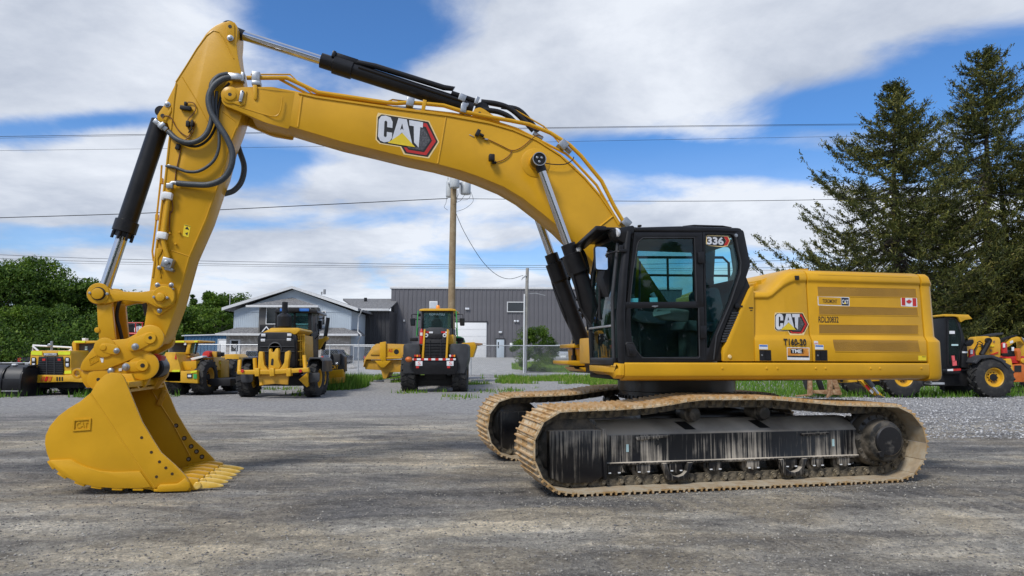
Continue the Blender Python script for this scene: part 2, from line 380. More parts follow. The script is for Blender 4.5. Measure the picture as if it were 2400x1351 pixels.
def muddy(name, base=(.012, .012, .014), mud=(.50, .45, .375), streak=True, top=1.0, amount=.5):
    m, nt, N, L, b = new_mat(name); tc = N.new('ShaderNodeTexCoord')
    mp = N.new('ShaderNodeMapping'); mp.inputs['Scale'].default_value = (46, 46, 1.2) if streak else (7, 7, 7); L.new(tc.outputs['Object'], mp.inputs[0])
    n = N.new('ShaderNodeTexNoise'); n.inputs['Scale'].default_value = 1.0; n.inputs['Detail'].default_value = 7; n.inputs['Roughness'].default_value = .62; L.new(mp.outputs[0], n.inputs['Vector'])
    n2 = N.new('ShaderNodeTexNoise'); n2.inputs['Scale'].default_value = 2.2; n2.inputs['Detail'].default_value = 5; L.new(tc.outputs['Object'], n2.inputs['Vector'])
    ge = N.new('ShaderNodeNewGeometry'); sp = N.new('ShaderNodeSeparateXYZ'); L.new(ge.outputs['Normal'], sp.inputs[0])
    up = N.new('ShaderNodeMapRange'); up.inputs['From Min'].default_value = .25; up.inputs['From Max'].default_value = .75; up.inputs['To Max'].default_value = top; L.new(sp.outputs[2], up.inputs['Value'])
    st = N.new('ShaderNodeMapRange'); st.inputs['From Min'].default_value = 1.10 - amount; st.inputs['From Max'].default_value = 1.34 - amount; st.inputs['To Max'].default_value = .8
    sm = N.new('ShaderNodeMath'); sm.operation = 'MULTIPLY_ADD'; L.new(n2.outputs['Fac'], sm.inputs[0]); sm.inputs[1].default_value = .7; 
    hs = N.new('ShaderNodeMath'); hs.operation = 'SUBTRACT'; L.new(n.outputs['Fac'], hs.inputs[0]); hs.inputs[1].default_value = .27; L.new(hs.outputs[0], sm.inputs[2])
    L.new(sm.outputs[0], st.inputs['Value'])
    mm = N.new('ShaderNodeMath'); mm.operation = 'MAXIMUM'; L.new(up.outputs[0], mm.inputs[0]); L.new(st.outputs[0], mm.inputs[1])
    nb = N.new('ShaderNodeMapRange'); nb.inputs['From Min'].default_value = .3; nb.inputs['From Max'].default_value = .6; nb.inputs['To Min'].default_value = .45; L.new(n2.outputs['Fac'], nb.inputs['Value'])
    m3 = N.new('ShaderNodeMath'); m3.operation = 'MULTIPLY'; L.new(mm.outputs[0], m3.inputs[0]); L.new(nb.outputs[0], m3.inputs[1])
    mx = N.new('ShaderNodeMix'); mx.data_type = 'RGBA'; L.new(m3.outputs[0], mx.inputs[0]); mx.inputs[6].default_value = (*base, 1); mx.inputs[7].default_value = (*mud, 1)
    L.new(mx.outputs[2], b.inputs['Base Color'])
    mr = N.new('ShaderNodeMapRange'); mr.inputs['To Min'].default_value = .28; mr.inputs['To Max'].default_value = .9; L.new(m3.outputs[0], mr.inputs['Value']); L.new(mr.outputs[0], b.inputs['Roughness'])
    bp = N.new('ShaderNodeBump'); bp.inputs['Strength'].default_value = .5; bp.inputs['Distance'].default_value = .008; L.new(m3.outputs[0], bp.inputs['Height']); L.new(bp.outputs[0], b.inputs['Normal'])
    return m
M['muddy'] = muddy('mud streaked black steel', base=(.007, .007, .009), amount=.545)
M['muddy_link'] = muddy('dried mud on chain steel', base=(.045, .040, .032), mud=(.30, .25, .17), streak=False, amount=.56)
M['muddy_hub'] = muddy('muddy hub casting', base=(.02, .019, .017), mud=(.22, .19, .15), streak=False, amount=.55, top=.7)
M['muddy_cap'] = muddy('black hub cap', base=(.012, .012, .014), mud=(.2, .18, .15), streak=False, amount=.38, top=.4)
# ================================================================== ground
rng = np.random.default_rng(7)
def vnoise(x, y, seed=0):                # smooth value noise on arrays
    xi = np.floor(x).astype(np.int64); yi = np.floor(y).astype(np.int64); fx = x - xi; fy = y - yi
    fx = fx * fx * (3 - 2 * fx); fy = fy * fy * (3 - 2 * fy)
    def h(a, b):
        n = (a * 374761393 + b * 668265263 + seed * 982451653) & 0x7fffffff
        n = ((n ^ (n >> 13)) * 1274126177) & 0x7fffffff
        return ((n ^ (n >> 16)) & 0xffff) / 65535.0
    return (h(xi, yi) * (1 - fx) + h(xi + 1, yi) * fx) * (1 - fy) + (h(xi, yi + 1) * (1 - fx) + h(xi + 1, yi + 1) * fx) * fy
def fbm(x, y, o=4, seed=0):
    a = 0; s = .5
    for k in range(o): a = a + s * (vnoise(x, y, seed + k) - .5); x = x * 2.03; y = y * 2.03; s *= .5
    return a
def gbase(y):                            # the yard is level, then the ground climbs gently to the buildings
    y = np.asarray(y, float); t = np.clip((y - 29) / 12, 0, 1); t = t * t * (3 - 2 * t)
    return .32 * t + np.clip((y - 41) / 31, 0, 1) * 1.04
def gz(x, y): return float(gbase(y))
TRACK_DIR = (math.cos(R_(12)), math.sin(R_(12)))
def build_ground():
    ys = np.concatenate([np.linspace(-60, 1.5, 14), np.linspace(1.8, 14, 300), np.linspace(14.3, 45, 110), np.linspace(46, 110, 40), np.linspace(120, 1500, 24)])
    xs = np.concatenate([-np.linspace(1500, 70, 20), np.linspace(-64, -13, 40), np.linspace(-12.6, 13, 460), np.linspace(14, 64, 40), np.linspace(70, 1500, 20)])
    X, Y = np.meshgrid(xs, ys); Z = gbase(Y)
    near = np.clip((34 - Y) / 10, 0, 1) * np.clip((Y + 5) / 3, 0, 1)
    a = X * TRACK_DIR[0] + Y * TRACK_DIR[1]; b = -X * TRACK_DIR[1] + Y * TRACK_DIR[0]
    rel = .05 * fbm(X * .35, Y * .5, 3, 3) + .03 * fbm(a * .35, b * 2.6, 4, 11) + .035 * fbm(X * 2.2, Y * 2.6, 4, 23) + .022 * fbm(X * 9, Y * 9, 3, 29)
    # a few tyre ruts crossing the foreground
    for (b0, w_, k) in ((3.9, .16, .022), (5.1, .14, .02), (6.3, .16, .018), (3.2, .12, .02), (9.2, .2, .02)):
        bb = b - b0 - .35 * np.sin(a * .22 + b0); cleat = .6 + .4 * np.sin(a * 22)
        rel = rel - k * np.exp(-(bb / w_) ** 2) * cleat + k * .7 * np.exp(-((np.abs(bb) - w_ * 1.9) / (w_ * .6)) ** 2)
    pad = np.clip(((X - 2.3) / 4.0) ** 2 + ((Y - 9.3) / 2.3) ** 2, 0, 1.4)
    bpad = np.clip(((X + 4.0) / 1.6) ** 2 + ((Y - 8.1) / 1.6) ** 2, 0, 1.4)
    wear = 1.5 * fbm(X * .45 + 5, Y * .75, 4, 41) + .9 * fbm(a * .25, b * 1.6, 4, 47)
    for (b0, w_, k, cv) in ((1.15, .17, .9, .020), (1.75, .17, .9, .020), (2.6, .13, .7, -.03), (3.05, .13, .7, -.03), (4.6, .2, .6, .03), (6.9, .22, .55, -.02), (7.5, .22, .55, -.02), (10.5, .25, .3, .01)):
        bb = b - b0 - cv * a * a - .12 * np.sin(a * .6 + b0); on = np.clip(.35 + 2.2 * fbm(a * .3, b * 0 + b0, 2, 61), 0, 1)
        wear = wear - k * on * np.exp(-(bb / w_) ** 2) * (.65 + .35 * np.sin(a * 26)); rel = rel - .02 * on * np.exp(-(bb / w_) ** 2) * (.5 + .5 * np.sin(a * 26))
    for (x, y, rx, ry, k) in ((3.7, 6.6, .75, .35, .75), (-.6, 6.3, 2.4, .35, .40), (-3.5, 6.0, 2.2, .25, .45), (1.6, 4.6, 1.0, .25, .35), (-2.2, 4.3, 1.0, .3, .3), (6.5, 8.5, 1.6, .5, .3)):
        wear = wear + k * np.exp(-((X - x) / rx) ** 2 - ((Y - y) / ry) ** 2)
    flat = np.clip(pad - .35, 0, 1) * np.clip(bpad - .35, 0, 1)
    Z = Z + (rel - .012) * near * (0.15 + .85 * np.clip(flat, 0, 1)) - .012 * near * (1 - np.clip(flat, 0, 1))
    n, m = X.shape; co = np.stack([X, Y, Z], -1).reshape(-1, 3)
    i = np.arange(n * m).reshape(n, m); q = np.stack([i[:-1, :-1], i[:-1, 1:], i[1:, 1:], i[1:, :-1]], -1).reshape(-1, 4)
    me = bpy.data.meshes.new('gravel_yard'); me.vertices.add(len(co)); me.vertices.foreach_set('co', co.ravel())
    me.loops.add(q.size); me.loops.foreach_set('vertex_index', q.ravel()); me.polygons.add(len(q)); me.polygons.foreach_set('loop_start', np.arange(0, q.size, 4)); me.polygons.foreach_set('loop_total', np.full(len(q), 4))
    me.polygons.foreach_set('use_smooth', [True] * len(q)); me.update(); me.validate()
    at_ = me.attributes.new('wear', 'FLOAT', 'POINT'); at_.data.foreach_set('value', wear.ravel().astype(np.float32))
    o = bpy.data.objects.new('gravel_yard', me); COL.objects.link(o); tag(o, kind='structure'); me.materials.append(ground_mat())
    return X, Y, Z, xs, ys
def ground_mat():
    m, nt, N, L, b = new_mat('compacted gravel'); tc = N.new('ShaderNodeTexCoord')
    def nz(scale, det, rough, mscale=(1, 1, 1), rot=0.0, dist=0.0):
        mp = N.new('ShaderNodeMapping'); mp.inputs['Scale'].default_value = mscale; mp.inputs['Rotation'].default_value = (0, 0, rot); L.new(tc.outputs['Object'], mp.inputs[0])
        n = N.new('ShaderNodeTexNoise'); n.inputs['Scale'].default_value = scale; n.inputs['Detail'].default_value = det; n.inputs['Roughness'].default_value = rough; n.inputs['Distortion'].default_value = dist
        L.new(mp.outputs[0], n.inputs['Vector']); return n.outputs['Fac']
    def ramp(fac, stops):
        cr = N.new('ShaderNodeValToRGB'); L.new(fac, cr.inputs[0]); e = cr.color_ramp.elements
        e[0].position, e[0].color = stops[0][0], (*stops[0][1], 1); e[1].position, e[1].color = stops[-1][0], (*stops[-1][1], 1)
        for p, c in stops[1:-1]: x = e.new(p); x.color = (*c, 1)
        return cr.outputs[0]
    def mix(f, a, c, typ='MIX'):
        n = N.new('ShaderNodeMix'); n.data_type = 'RGBA'; n.blend_type = typ
        if isinstance(f, float): n.inputs[0].default_value = f
        else: L.new(f, n.inputs[0])
        L.new(a, n.inputs[6])
        if isinstance(c, tuple): n.inputs[7].default_value = (*c, 1)
        else: L.new(c, n.inputs[7])
        return n.outputs[2]
    streak = nz(1.0, 9, .66, (.42, 1.5, 1), -R_(11), .9)
    patchy = nz(.42, 7, .66, (1, 1.5, 1), 0.2, .6)
    clump = nz(5.5, 9, .78, (1, 1.25, 1), -.2, .3)
    base = ramp(streak, [(.30, (.15, .147, .145)), (.44, (.27, .262, .25)), (.54, (.37, .358, .335)), (.68, (.55, .53, .49))])
    tan = ramp(patchy, [(.34, (.55, .58, .64)), (.46, (.92, .93, .95)), (.56, (1.08, 1.03, .94)), (.66, (1.30, 1.22, 1.08))])
    col = mix(.95, base, tan, 'MULTIPLY')
    col = mix(.60, col, ramp(clump, [(.34, (.38, .37, .36)), (.46, (.85, .85, .85)), (.54, (1.05, 1.05, 1.04)), (.66, (1.55, 1.52, 1.46))]), 'MULTIPLY')
    grit = nz(30, 7, .8)
    col = mix(.72, col, ramp(grit, [(.32, (.30, .30, .30)), (.46, (.9, .9, .9)), (.54, (1.05, 1.05, 1.05)), (.68, (1.9, 1.87, 1.8))]), 'MULTIPLY')
    vo = N.new('ShaderNodeTexVoronoi'); vo.inputs['Scale'].default_value = 34; L.new(tc.outputs['Object'], vo.inputs['Vector'])
    col = mix(.30, col, ramp(vo.outputs['Color'], [(.1, (.5, .5, .52)), (.5, (1, 1, 1)), (.9, (1.7, 1.66, 1.58))]), 'MULTIPLY')
    wa = N.new('ShaderNodeAttribute'); wa.attribute_name = 'wear'
    wm = N.new('ShaderNodeMapRange'); wm.inputs['From Min'].default_value = -.8; wm.inputs['From Max'].default_value = .8; L.new(wa.outputs['Fac'], wm.inputs['Value'])
    col = mix(1.0, col, ramp(wm.outputs[0], [(.08, (.40, .40, .42)), (.38, (.82, .82, .84)), (.58, (1.10, 1.07, 1.02)), (.85, (1.55, 1.52, 1.45))]), 'MULTIPLY')
    # clean crushed stone towards the back, lighter and bluer
    sp = N.new('ShaderNodeSeparateXYZ'); L.new(tc.outputs['Object'], sp.inputs[0])
    wob = N.new('ShaderNodeMath'); wob.operation = 'MULTIPLY_ADD'; L.new(patchy, wob.inputs[0]); wob.inputs[1].default_value = 12; L.new(sp.outputs[1], wob.inputs[2])
    far = N.new('ShaderNodeMapRange'); far.inputs['From Min'].default_value = 20; far.inputs['From Max'].default_value = 26; L.new(wob.outputs[0], far.inputs['Value'])
    stone = ramp(nz(9, 6, .8), [(.3, (.14, .145, .155)), (.5, (.30, .30, .31)), (.7, (.52, .52, .52))])
    col = mix(far.outputs[0], col, stone)
    col = mix(1.0, col, (1.20, 1.17, 1.11), 'MULTIPLY')
    L.new(col, b.inputs['Base Color']); b.inputs['Roughness'].default_value = .93; b.inputs['Specular IOR Level'].default_value = .25
    h = N.new('ShaderNodeMath'); h.operation = 'MULTIPLY_ADD'; L.new(grit, h.inputs[0]); h.inputs[1].default_value = .8
    L.new(clump, h.inputs[2])
    bp = N.new('ShaderNodeBump'); bp.inputs['Strength'].default_value = 1.0; bp.inputs['Distance'].default_value = .07; L.new(h.outputs[0], bp.inputs['Height'])
    bp2 = N.new('ShaderNodeBump'); bp2.inputs['Strength'].default_value = .7; bp2.inputs['Distance'].default_value = .02; L.new(vo.outputs['Distance'], bp2.inputs['Height']); L.new(bp.outputs[0], bp2.inputs['Normal'])
    L.new(bp2.outputs[0], b.inputs['Normal'])
    return m
GX, GY, GZ, gxs, gys = build_ground()
def gsample(x, y):
    i = np.clip(np.searchsorted(gys, y) - 1, 0, len(gys) - 2); j = np.clip(np.searchsorted(gxs, x) - 1, 0, len(gxs) - 2)
    ty = (y - gys[i]) / (gys[i + 1] - gys[i]); tx = (x - gxs[j]) / (gxs[j + 1] - gxs[j])
    return (GZ[i, j] * (1 - tx) + GZ[i, j + 1] * tx) * (1 - ty) + (GZ[i + 1, j] * (1 - tx) + GZ[i + 1, j + 1] * tx) * ty
def np_mesh(name, co, faces, m, k=3):
    me = bpy.data.meshes.new(name); me.vertices.add(len(co)); me.vertices.foreach_set('co', np.ascontiguousarray(co, dtype=np.float32).ravel())
    me.loops.add(faces.size); me.loops.foreach_set('vertex_index', faces.astype(np.int32).ravel()); me.polygons.add(len(faces))
    me.polygons.foreach_set('loop_start', np.arange(0, faces.size, k, dtype=np.int32)); me.polygons.foreach_set('loop_total', np.full(len(faces), k, dtype=np.int32)); me.update()
    o = bpy.data.objects.new(name, me); COL.objects.link(o); me.materials.append(m); return o
def island_mat(name, stops, rough=.7, transl=0.0, obj_var=False):
    m, nt, N, L, b = new_mat(name); ge = N.new('ShaderNodeNewGeometry'); cr = N.new('ShaderNodeValToRGB'); L.new(ge.outputs['Random Per Island'], cr.inputs[0]); e = cr.color_ramp.elements
    e[0].position, e[0].color = stops[0][0], (*stops[0][1], 1); e[1].position, e[1].color = stops[-1][0], (*stops[-1][1], 1)
    for p, c in stops[1:-1]: x = e.new(p); x.color = (*c, 1)
    col = cr.outputs[0]
    if obj_var:                          # noise puts dark shaded gaps and brighter clumps into the crown colour
        tc = N.new('ShaderNodeTexCoord'); n = N.new('ShaderNodeTexNoise'); n.inputs['Scale'].default_value = .9; n.inputs['Detail'].default_value = 3; L.new(tc.outputs['Object'], n.inputs['Vector'])
        c2 = N.new('ShaderNodeValToRGB'); L.new(n.outputs['Fac'], c2.inputs[0]); c2.color_ramp.elements[0].position = .35; c2.color_ramp.elements[0].color = (.36, .42, .42, 1); c2.color_ramp.elements[1].position = .65; c2.color_ramp.elements[1].color = (1.35, 1.2, 1.0, 1)
        mx = N.new('ShaderNodeMix'); mx.data_type = 'RGBA'; mx.blend_type = 'MULTIPLY'; mx.inputs[0].default_value = 1; L.new(col, mx.inputs[6]); L.new(c2.outputs[0], mx.inputs[7]); col = mx.outputs[2]
    L.new(col, b.inputs['Base Color']); b.inputs['Roughness'].default_value = rough; b.inputs['Specular IOR Level'].default_value = .3
    if transl:
        tr = N.new('ShaderNodeBsdfTranslucent'); L.new(col, tr.inputs[0]); ms = N.new('ShaderNodeMixShader'); ms.inputs[0].default_value = transl
        L.new(b.outputs[0], ms.inputs[1]); L.new(tr.outputs[0], ms.inputs[2]); L.new(ms.outputs[0], N['Material Output'].inputs[0])
    return m
def pebbles(n, xr, yr, smin, smax, m, seed, dens=None):
    r = np.random.default_rng(seed); u = r.random(n)
    y = yr[0] * (yr[1] / yr[0]) ** u; x = (r.random(n) * 2 - 1) * (y * .80) if xr is None else xr[0] + (xr[1] - xr[0]) * r.random(n)
    if dens is not None:
        k = dens(x, y, r); x, y = x[k], y[k]; n = len(x)
    s = smin + (smax - smin) * r.random(n) ** 3
    dirs = np.array([(1, 0, 0), (0, 1, 0), (-1, 0, 0), (0, -1, 0), (0, 0, 1), (0, 0, -1)], float)
    v = dirs[None] * (1 + .55 * (r.random((n, 6, 1)) - .5)); a = r.random(n) * 6.28; c, si = np.cos(a)[:, None], np.sin(a)[:, None]
    vx = v[..., 0] * c - v[..., 1] * si; vy = v[..., 0] * si + v[..., 1] * c
    co = np.stack([vx * s[:, None] + x[:, None], vy * s[:, None] * .8 + y[:, None], v[..., 2] * s[:, None] * .55 + (gsample(x, y) + s * .18)[:, None]], -1).reshape(-1, 3)
    f = np.array([(0, 1, 4), (1, 2, 4), (2, 3, 4), (3, 0, 4), (1, 0, 5), (2, 1, 5), (3, 2, 5), (0, 3, 5)])
    return np_mesh('loose_gravel', co, (f[None] + (np.arange(n) * 6)[:, None, None]).reshape(-1, 3), m)
M['pebble'] = island_mat('loose stones', [(0, (.12, .118, .115)), (.4, (.22, .21, .195)), (.85, (.33, .31, .27)), (1, (.42, .40, .36))], .85)
M['pebble_far'] = island_mat('clean crushed stone', [(0, (.12, .125, .135)), (.5, (.32, .32, .33)), (1, (.58, .58, .58))], .85)
tag(pebbles(46000, None, (2.6, 18), .003, .018, M['pebble'], 1), 'loose grey stones strewn over the gravel yard in front of the excavator', 'gravel', kind='stuff')
o = pebbles(9000, (0.2, 8.5), (5.6, 9.0), .006, .024, M['pebble'], 3, lambda x, y, r: (np.abs(-(x - .6) * .225 + (y - 7.35) * .974) < .40 * (.15 + r.random(len(x)))))
tag(o, 'brown and pale grit scattered along the near crawler track', 'gravel', kind='stuff')
o = pebbles(26000, (4, 22), (13, 27), .015, .045, M['pebble_far'], 4, lambda x, y, r: r.random(len(x)) < np.clip((x - 3) / 5, 0, 1)); tag(o, 'pale crushed stone spread in front of the telehandler', 'gravel', kind='stuff')

# ------------------------------------------------------------------ grass
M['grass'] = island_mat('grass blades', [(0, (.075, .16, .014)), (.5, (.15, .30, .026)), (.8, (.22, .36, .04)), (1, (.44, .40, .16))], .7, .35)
M['grass_dark'] = island_mat('dark grass blades', [(0, (.055, .135, .014)), (.6, (.115, .26, .024)), (1, (.22, .32, .06))], .7, .35)  # deeper green mix for the weeds and the grass behind the telehandler
def grass(n, xr, yr, h, m, seed, dens=None, label='', wid=.022):
    r = np.random.default_rng(seed); y = yr[0] + (yr[1] - yr[0]) * r.random(n); x = xr[0] + (xr[1] - xr[0]) * r.random(n)
    if dens is not None:
        k = dens(x, y, r); x, y = x[k], y[k]
    n = len(x); z = gsample(x, y); hh = h[0] + (h[1] - h[0]) * r.random(n) ** 1.5; a = r.random(n) * 6.28; l = r.random(n) * .5 * hh; b = r.random(n) * 6.28
    w_ = wid * (.6 + r.random(n)) 
    p0 = np.stack([x - np.cos(a) * w_, y - np.sin(a) * w_, z - .02], -1); p1 = np.stack([x + np.cos(a) * w_, y + np.sin(a) * w_, z - .02], -1); p2 = np.stack([x + np.cos(b) * l, y + np.sin(b) * l, z + hh], -1)
    o = np_mesh('grass', np.stack([p0, p1, p2], 1).reshape(-1, 3), np.arange(3 * n).reshape(-1, 3), m); return tag(o, label, 'grass', kind='stuff')
pat = lambda x, y, s, th, sd: fbm(x * s, y * s, 3, sd) > th
grass(52000, (-11, 9), (32, 40.6), (.04, .26), M['grass'], 5, lambda x, y, r: (y > 33.8 + 3 * fbm(x * .5, x * 0 + 3, 2, 9) + (x < -4) * 1.0) & (pat(x, y, .6, -.03, 4)), 'bright green grass strip growing along the foot of the chain-link fence')
grass(9000, (-11, 6.5), (24, 32), (.04, .22), M['grass'], 6, lambda x, y, r: pat(x, y, .5, .13, 8), 'weedy tufts of grass breaking through the gravel around the parked machines')
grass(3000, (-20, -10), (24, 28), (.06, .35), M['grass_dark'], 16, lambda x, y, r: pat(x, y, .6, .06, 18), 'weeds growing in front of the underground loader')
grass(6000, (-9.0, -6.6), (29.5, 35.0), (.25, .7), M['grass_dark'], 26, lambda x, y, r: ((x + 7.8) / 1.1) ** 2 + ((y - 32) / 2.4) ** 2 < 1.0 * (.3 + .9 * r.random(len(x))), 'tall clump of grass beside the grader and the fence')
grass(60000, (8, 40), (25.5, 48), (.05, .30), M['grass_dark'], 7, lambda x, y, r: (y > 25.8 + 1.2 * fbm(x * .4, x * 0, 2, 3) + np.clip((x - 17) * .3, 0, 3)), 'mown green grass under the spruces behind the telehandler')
grass(36000, (.0, 14), (44, 62), (.08, .30), M['grass'], 8, lambda x, y, r: ((x - 5.6) / 6.2) ** 2 + ((y - 52) / 8.5) ** 2 < 1, 'grass mound around the thin utility pole behind the fence')
# paved forecourt beyond the fence
ys_ = np.linspace(41.6, 70, 24); pav = MB()
for i in range(len(ys_) - 1):
    a, b = ys_[i], ys_[i + 1]; pav.add([(-30, a, gz(0, a) + .012), (32, a, gz(0, a) + .012), (32, b, gz(0, b) + .012), (-30, b, gz(0, b) + .012)], [(0, 1, 2, 3)])
tag(pav.build('forecourt', mat('pale gravel forecourt', (.30, .30, .29), .9, vscale=2, col2=(.42, .41, .40), bump=.5, bscale=12), smooth=False), kind='structure')

# ================================================================== buildings
def panel_mat(name, col): return mat(name, col, .42, .25, var=.05, vscale=.6)
M['wall_grey'] = panel_mat('grey ribbed cladding', (.155, .152, .165)); M['wall_dark'] = panel_mat('charcoal ribbed cladding', (.050, .050, .055)); M['trim'] = mat('pale metal trim', (.64, .65, .66), .5)
M['siding'] = mat('blue grey siding', (.46, .53, .60), .55, var=.04, vscale=.8)
M['blue_clad'] = panel_mat('blue ribbed cladding', (.07, .17, .30))
M['shingle'] = mat('grey roof shingles', (.13, .13, .135), .9, vscale=7, col2=(.25, .25, .25), bump=.6, bscale=14)
M['brick'] = mat('pale stone veneer', (.36, .33, .30), .85, vscale=5, col2=(.58, .55, .52), bump=.4, bscale=10)
M['bay'] = mat('taupe bay siding', (.13, .125, .12), .6)
def ribbed_panels(parent, name, x0, x1, z0, z1, y, wid, m, skip=()):
    n = round((x1 - x0) / wid); wid = (x1 - x0) / n; mb = MB()
    prof = [(0, 0), (wid * .62, 0), (wid * .70, -.055), (wid * .88, -.055), (wid * .96, 0), (wid, 0)]
    mb.loft([[Vector((a, b, 0)) for a, b in prof] + [Vector((wid, .04, 0)), Vector((0, .04, 0))], [Vector((a, b, z1 - z0)) for a, b in prof] + [Vector((wid, .04, z1 - z0)), Vector((0, .04, z1 - z0))]])
    o0 = mb.build(name, m, parent, smooth=False)
    for i in range(n):
        o = o0 if i == 0 else dup(o0, parent)
        o.location = (x0 + i * wid, y, z0)
WY = 72.0; wl = at(914, 838, WY); wz = 1.30
def WX(px): return at(px, 760, WY).x - wl.x
def WZ(py, px=1100): return at(px, py, WY).z - wz
wh = thing('warehouse', 'long grey metal-clad warehouse with white garage door behind the fence', 'building', (wl.x, WY, wz))
wlen = WX(1600); whgt = WZ(678)
MB().box2((0.05, .05, -.6), (wlen - .05, 30, whgt)).build('wall', M['wall_grey'], wh)
ribbed_panels(wh, 'wall_panel', 0, wlen, -.5, whgt, 0, .46, M['wall_grey'])
MB().box2((-.15, -.12, whgt), (wlen + .1, 30.1, whgt + .24)).build('roof_trim', M['trim'], wh, .02)
def slab(parent, name, px0, py0, px1, py1, m, fx, fz, d=.10, bev=.01, off=-.06): 
    return MB().box2((fx(px0), off - d, fz(py1)), (fx(px1), off + .06, fz(py0))).build(name, m, parent, bev)
gd = slab(wh, 'garage_door', 1064, 756, 1140.5, 840, M['white'], WX, WZ)
for i in range(1, 5):
    z = WZ(756) + (WZ(838) - WZ(756)) * i / 5; MB().box2((WX(1064) + .02, -.175, z - .012), (WX(1140.5) - .02, -.155, z + .012)).build('door_seam', M['trim'], gd)
slab(wh, 'door_trim', 1064, 753, 1143, 756.5, M['wall_dark'], WX, WZ, .12)
dd = slab(wh, 'door', 1164, 796, 1182, 839, M['siding'], WX, WZ, .09); slab(dd, 'door_glass', 1167, 802, 1169.5, 816, M['win_dark'], WX, WZ, .03, 0, -.14)
MB().ring([(WX(1162), WZ(839)), (WX(1184), WZ(839)), (WX(1184), WZ(793)), (WX(1162), WZ(793))], [(WX(1164), WZ(839) + .001), (WX(1182), WZ(839) + .001), (WX(1182), WZ(796)), (WX(1164), WZ(796))], -.17, -.05).build('door_frame', M['wall_dark'], wh)
wn = MB().ring([(WX(1188), WZ(732)), (WX(1233), WZ(732)), (WX(1233), WZ(707.5)), (WX(1188), WZ(707.5))], [(WX(1190), WZ(730)), (WX(1231), WZ(730)), (WX(1231), WZ(709.5)), (WX(1190), WZ(709.5))], -.16, -.04).build('window', M['trim'], wh)
MB().box2((WX(1190), -.12, WZ(730)), (WX(1231), -.10, WZ(709.5))).build('pane', M['win_dark'], wn)
lv = slab(wh, 'wall_vent', 1006, 707, 1025, 725, M['white'], WX, WZ, .08)
for i in range(6): 
    z = WZ(724) + (WZ(708) - WZ(724)) * (i + .5) / 6; MB().box2((WX(1007.5), -.16, z - .02), (WX(1023.5), -.135, z + .02)).build('vent_slat', M['siding'], lv)
for (x, y, w_) in ((1095, 724.5, 5), (1173, 779, 4), (1207, 753, 2.6), (1213.5, 753, 2.6), (947, 753, 1.8)):
    MB().box2((WX(x - w_), -.22, WZ(y + 2.4)), (WX(x + w_), -.05, WZ(y - 2.4))).build('wall_lamp', M['lamp'], wh, .04)
slab(wh, 'notice_sign', 1195, 804, 1203, 812, M['white'], WX, WZ, .05)
# linking wing between house and warehouse
AY = 68.0; al = at(846, 838, AY); az = 1.18
AX = lambda px: at(px, 760, AY).x - al.x
AZ = lambda py: at(880, py, AY).z - az
an = thing('linking_wing', 'low charcoal wing with grey shingle roof joining the blue house to the warehouse', 'building', (al.x, AY, az))
MB().box2((-4, .05, -.5), (AX(914), 14, AZ(729))).build('wall', M['wall_dark'], an); ribbed_panels(an, 'wall_panel', 0, AX(914), -.4, AZ(729), 0, .40, M['wall_dark'])
MB().add([(AX(770), 5.5, AZ(698) + .35), (AX(914), 5.5, AZ(698) + .35), (AX(914), -.6, AZ(725.5)), (AX(836), -.6, AZ(725.5)), (AX(770), 5.5, AZ(698) + .15), (AX(914), 5.5, AZ(698) + .15), (AX(914), -.6, AZ(727)), (AX(836), -.6, AZ(727))], [(0, 1, 2, 3), (7, 6, 5, 4), (3, 2, 6, 7), (0, 4, 5, 1), (1, 5, 6, 2), (0, 3, 7, 4)]).build('roof', M['shingle'], an, smooth=False)
MB().box2((AX(838), -.72, AZ(729.5)), (AX(914), -.55, AZ(725))).build('gutter', M['trim'], an, .02)
MB().cyl((AX(836), 3.8, AZ(700)), (AX(836), 3.8, AZ(691)), .16).build('roof_vent', M['black_matt'], an)
# the house
HY = 62.0; hl = at(544, 838, HY); hz = gz(0, HY) - .05
HX = lambda px: at(px, 760, HY).x - hl.x
HZ = lambda py: at(690, py, HY).z - hz
hs = thing('house', 'blue-grey two storey gabled house with shingled skirt roofs and pale stone base', 'house', (hl.x, HY, hz))
x0, x1, xm = 0.0, HX(823), HX(686); ze, zp = HZ(729), HZ(679); zb = HZ(787)
MB().loft2([(x0, 0, -.3), (x1, 0, -.3), (x1, 0, ze), (xm, 0, zp), (x0, 0, ze)], [(x0, 11, -.3), (x1, 11, -.3), (x1, 11, ze), (xm, 11, zp), (x0, 11, ze)]).build('wall', M['siding'], hs, smooth=False)
sb = MB(); n = 62
for i in range(n):                       # vertical board joints
    x = x0 + (x1 - x0) * (i + .5) / n; zt = ze + (zp - ze) * (1 - abs(x - xm) / max(xm - x0, x1 - xm)) - .15; sb.box2((x - .014, -.022, zb), (x + .014, .0, max(zt, ze - .1)))
tag(sb.build('siding_batten', M['siding'], hs, smooth=False), kind='stuff')
MB().box2((x0, -.04, HZ(732)), (x1, .0, HZ(730.5))).build('belt_trim', M['siding'], hs)
rf = MB()
for (xa, xb) in ((HX(525), xm), (HX(841), xm)):
    za = HZ(723.5); A_ = [(xa, -.55, za), (xb, -.55, zp + .26), (xb, -.55, zp + .10), (xa, -.55, za - .20)]; rf.loft2(A_, [(x, 11.4, z) for x, _, z in A_])
rf.build('roof', M['shingle'], hs, smooth=False)
fb = MB()
for (xa, xb) in ((HX(525) - .02, xm), (HX(841) + .02, xm)):
    za = HZ(723.5); fb.loft2([(xa, -.62, za + .02), (xb, -.62, zp + .28), (xb, -.62, zp + .03), (xa, -.62, za - .24)], [(xa, -.552, za + .02), (xb, -.552, zp + .28), (xb, -.552, zp + .03), (xa, -.552, za - .24)])
fb.build('fascia_board', M['trim'], hs, smooth=False)
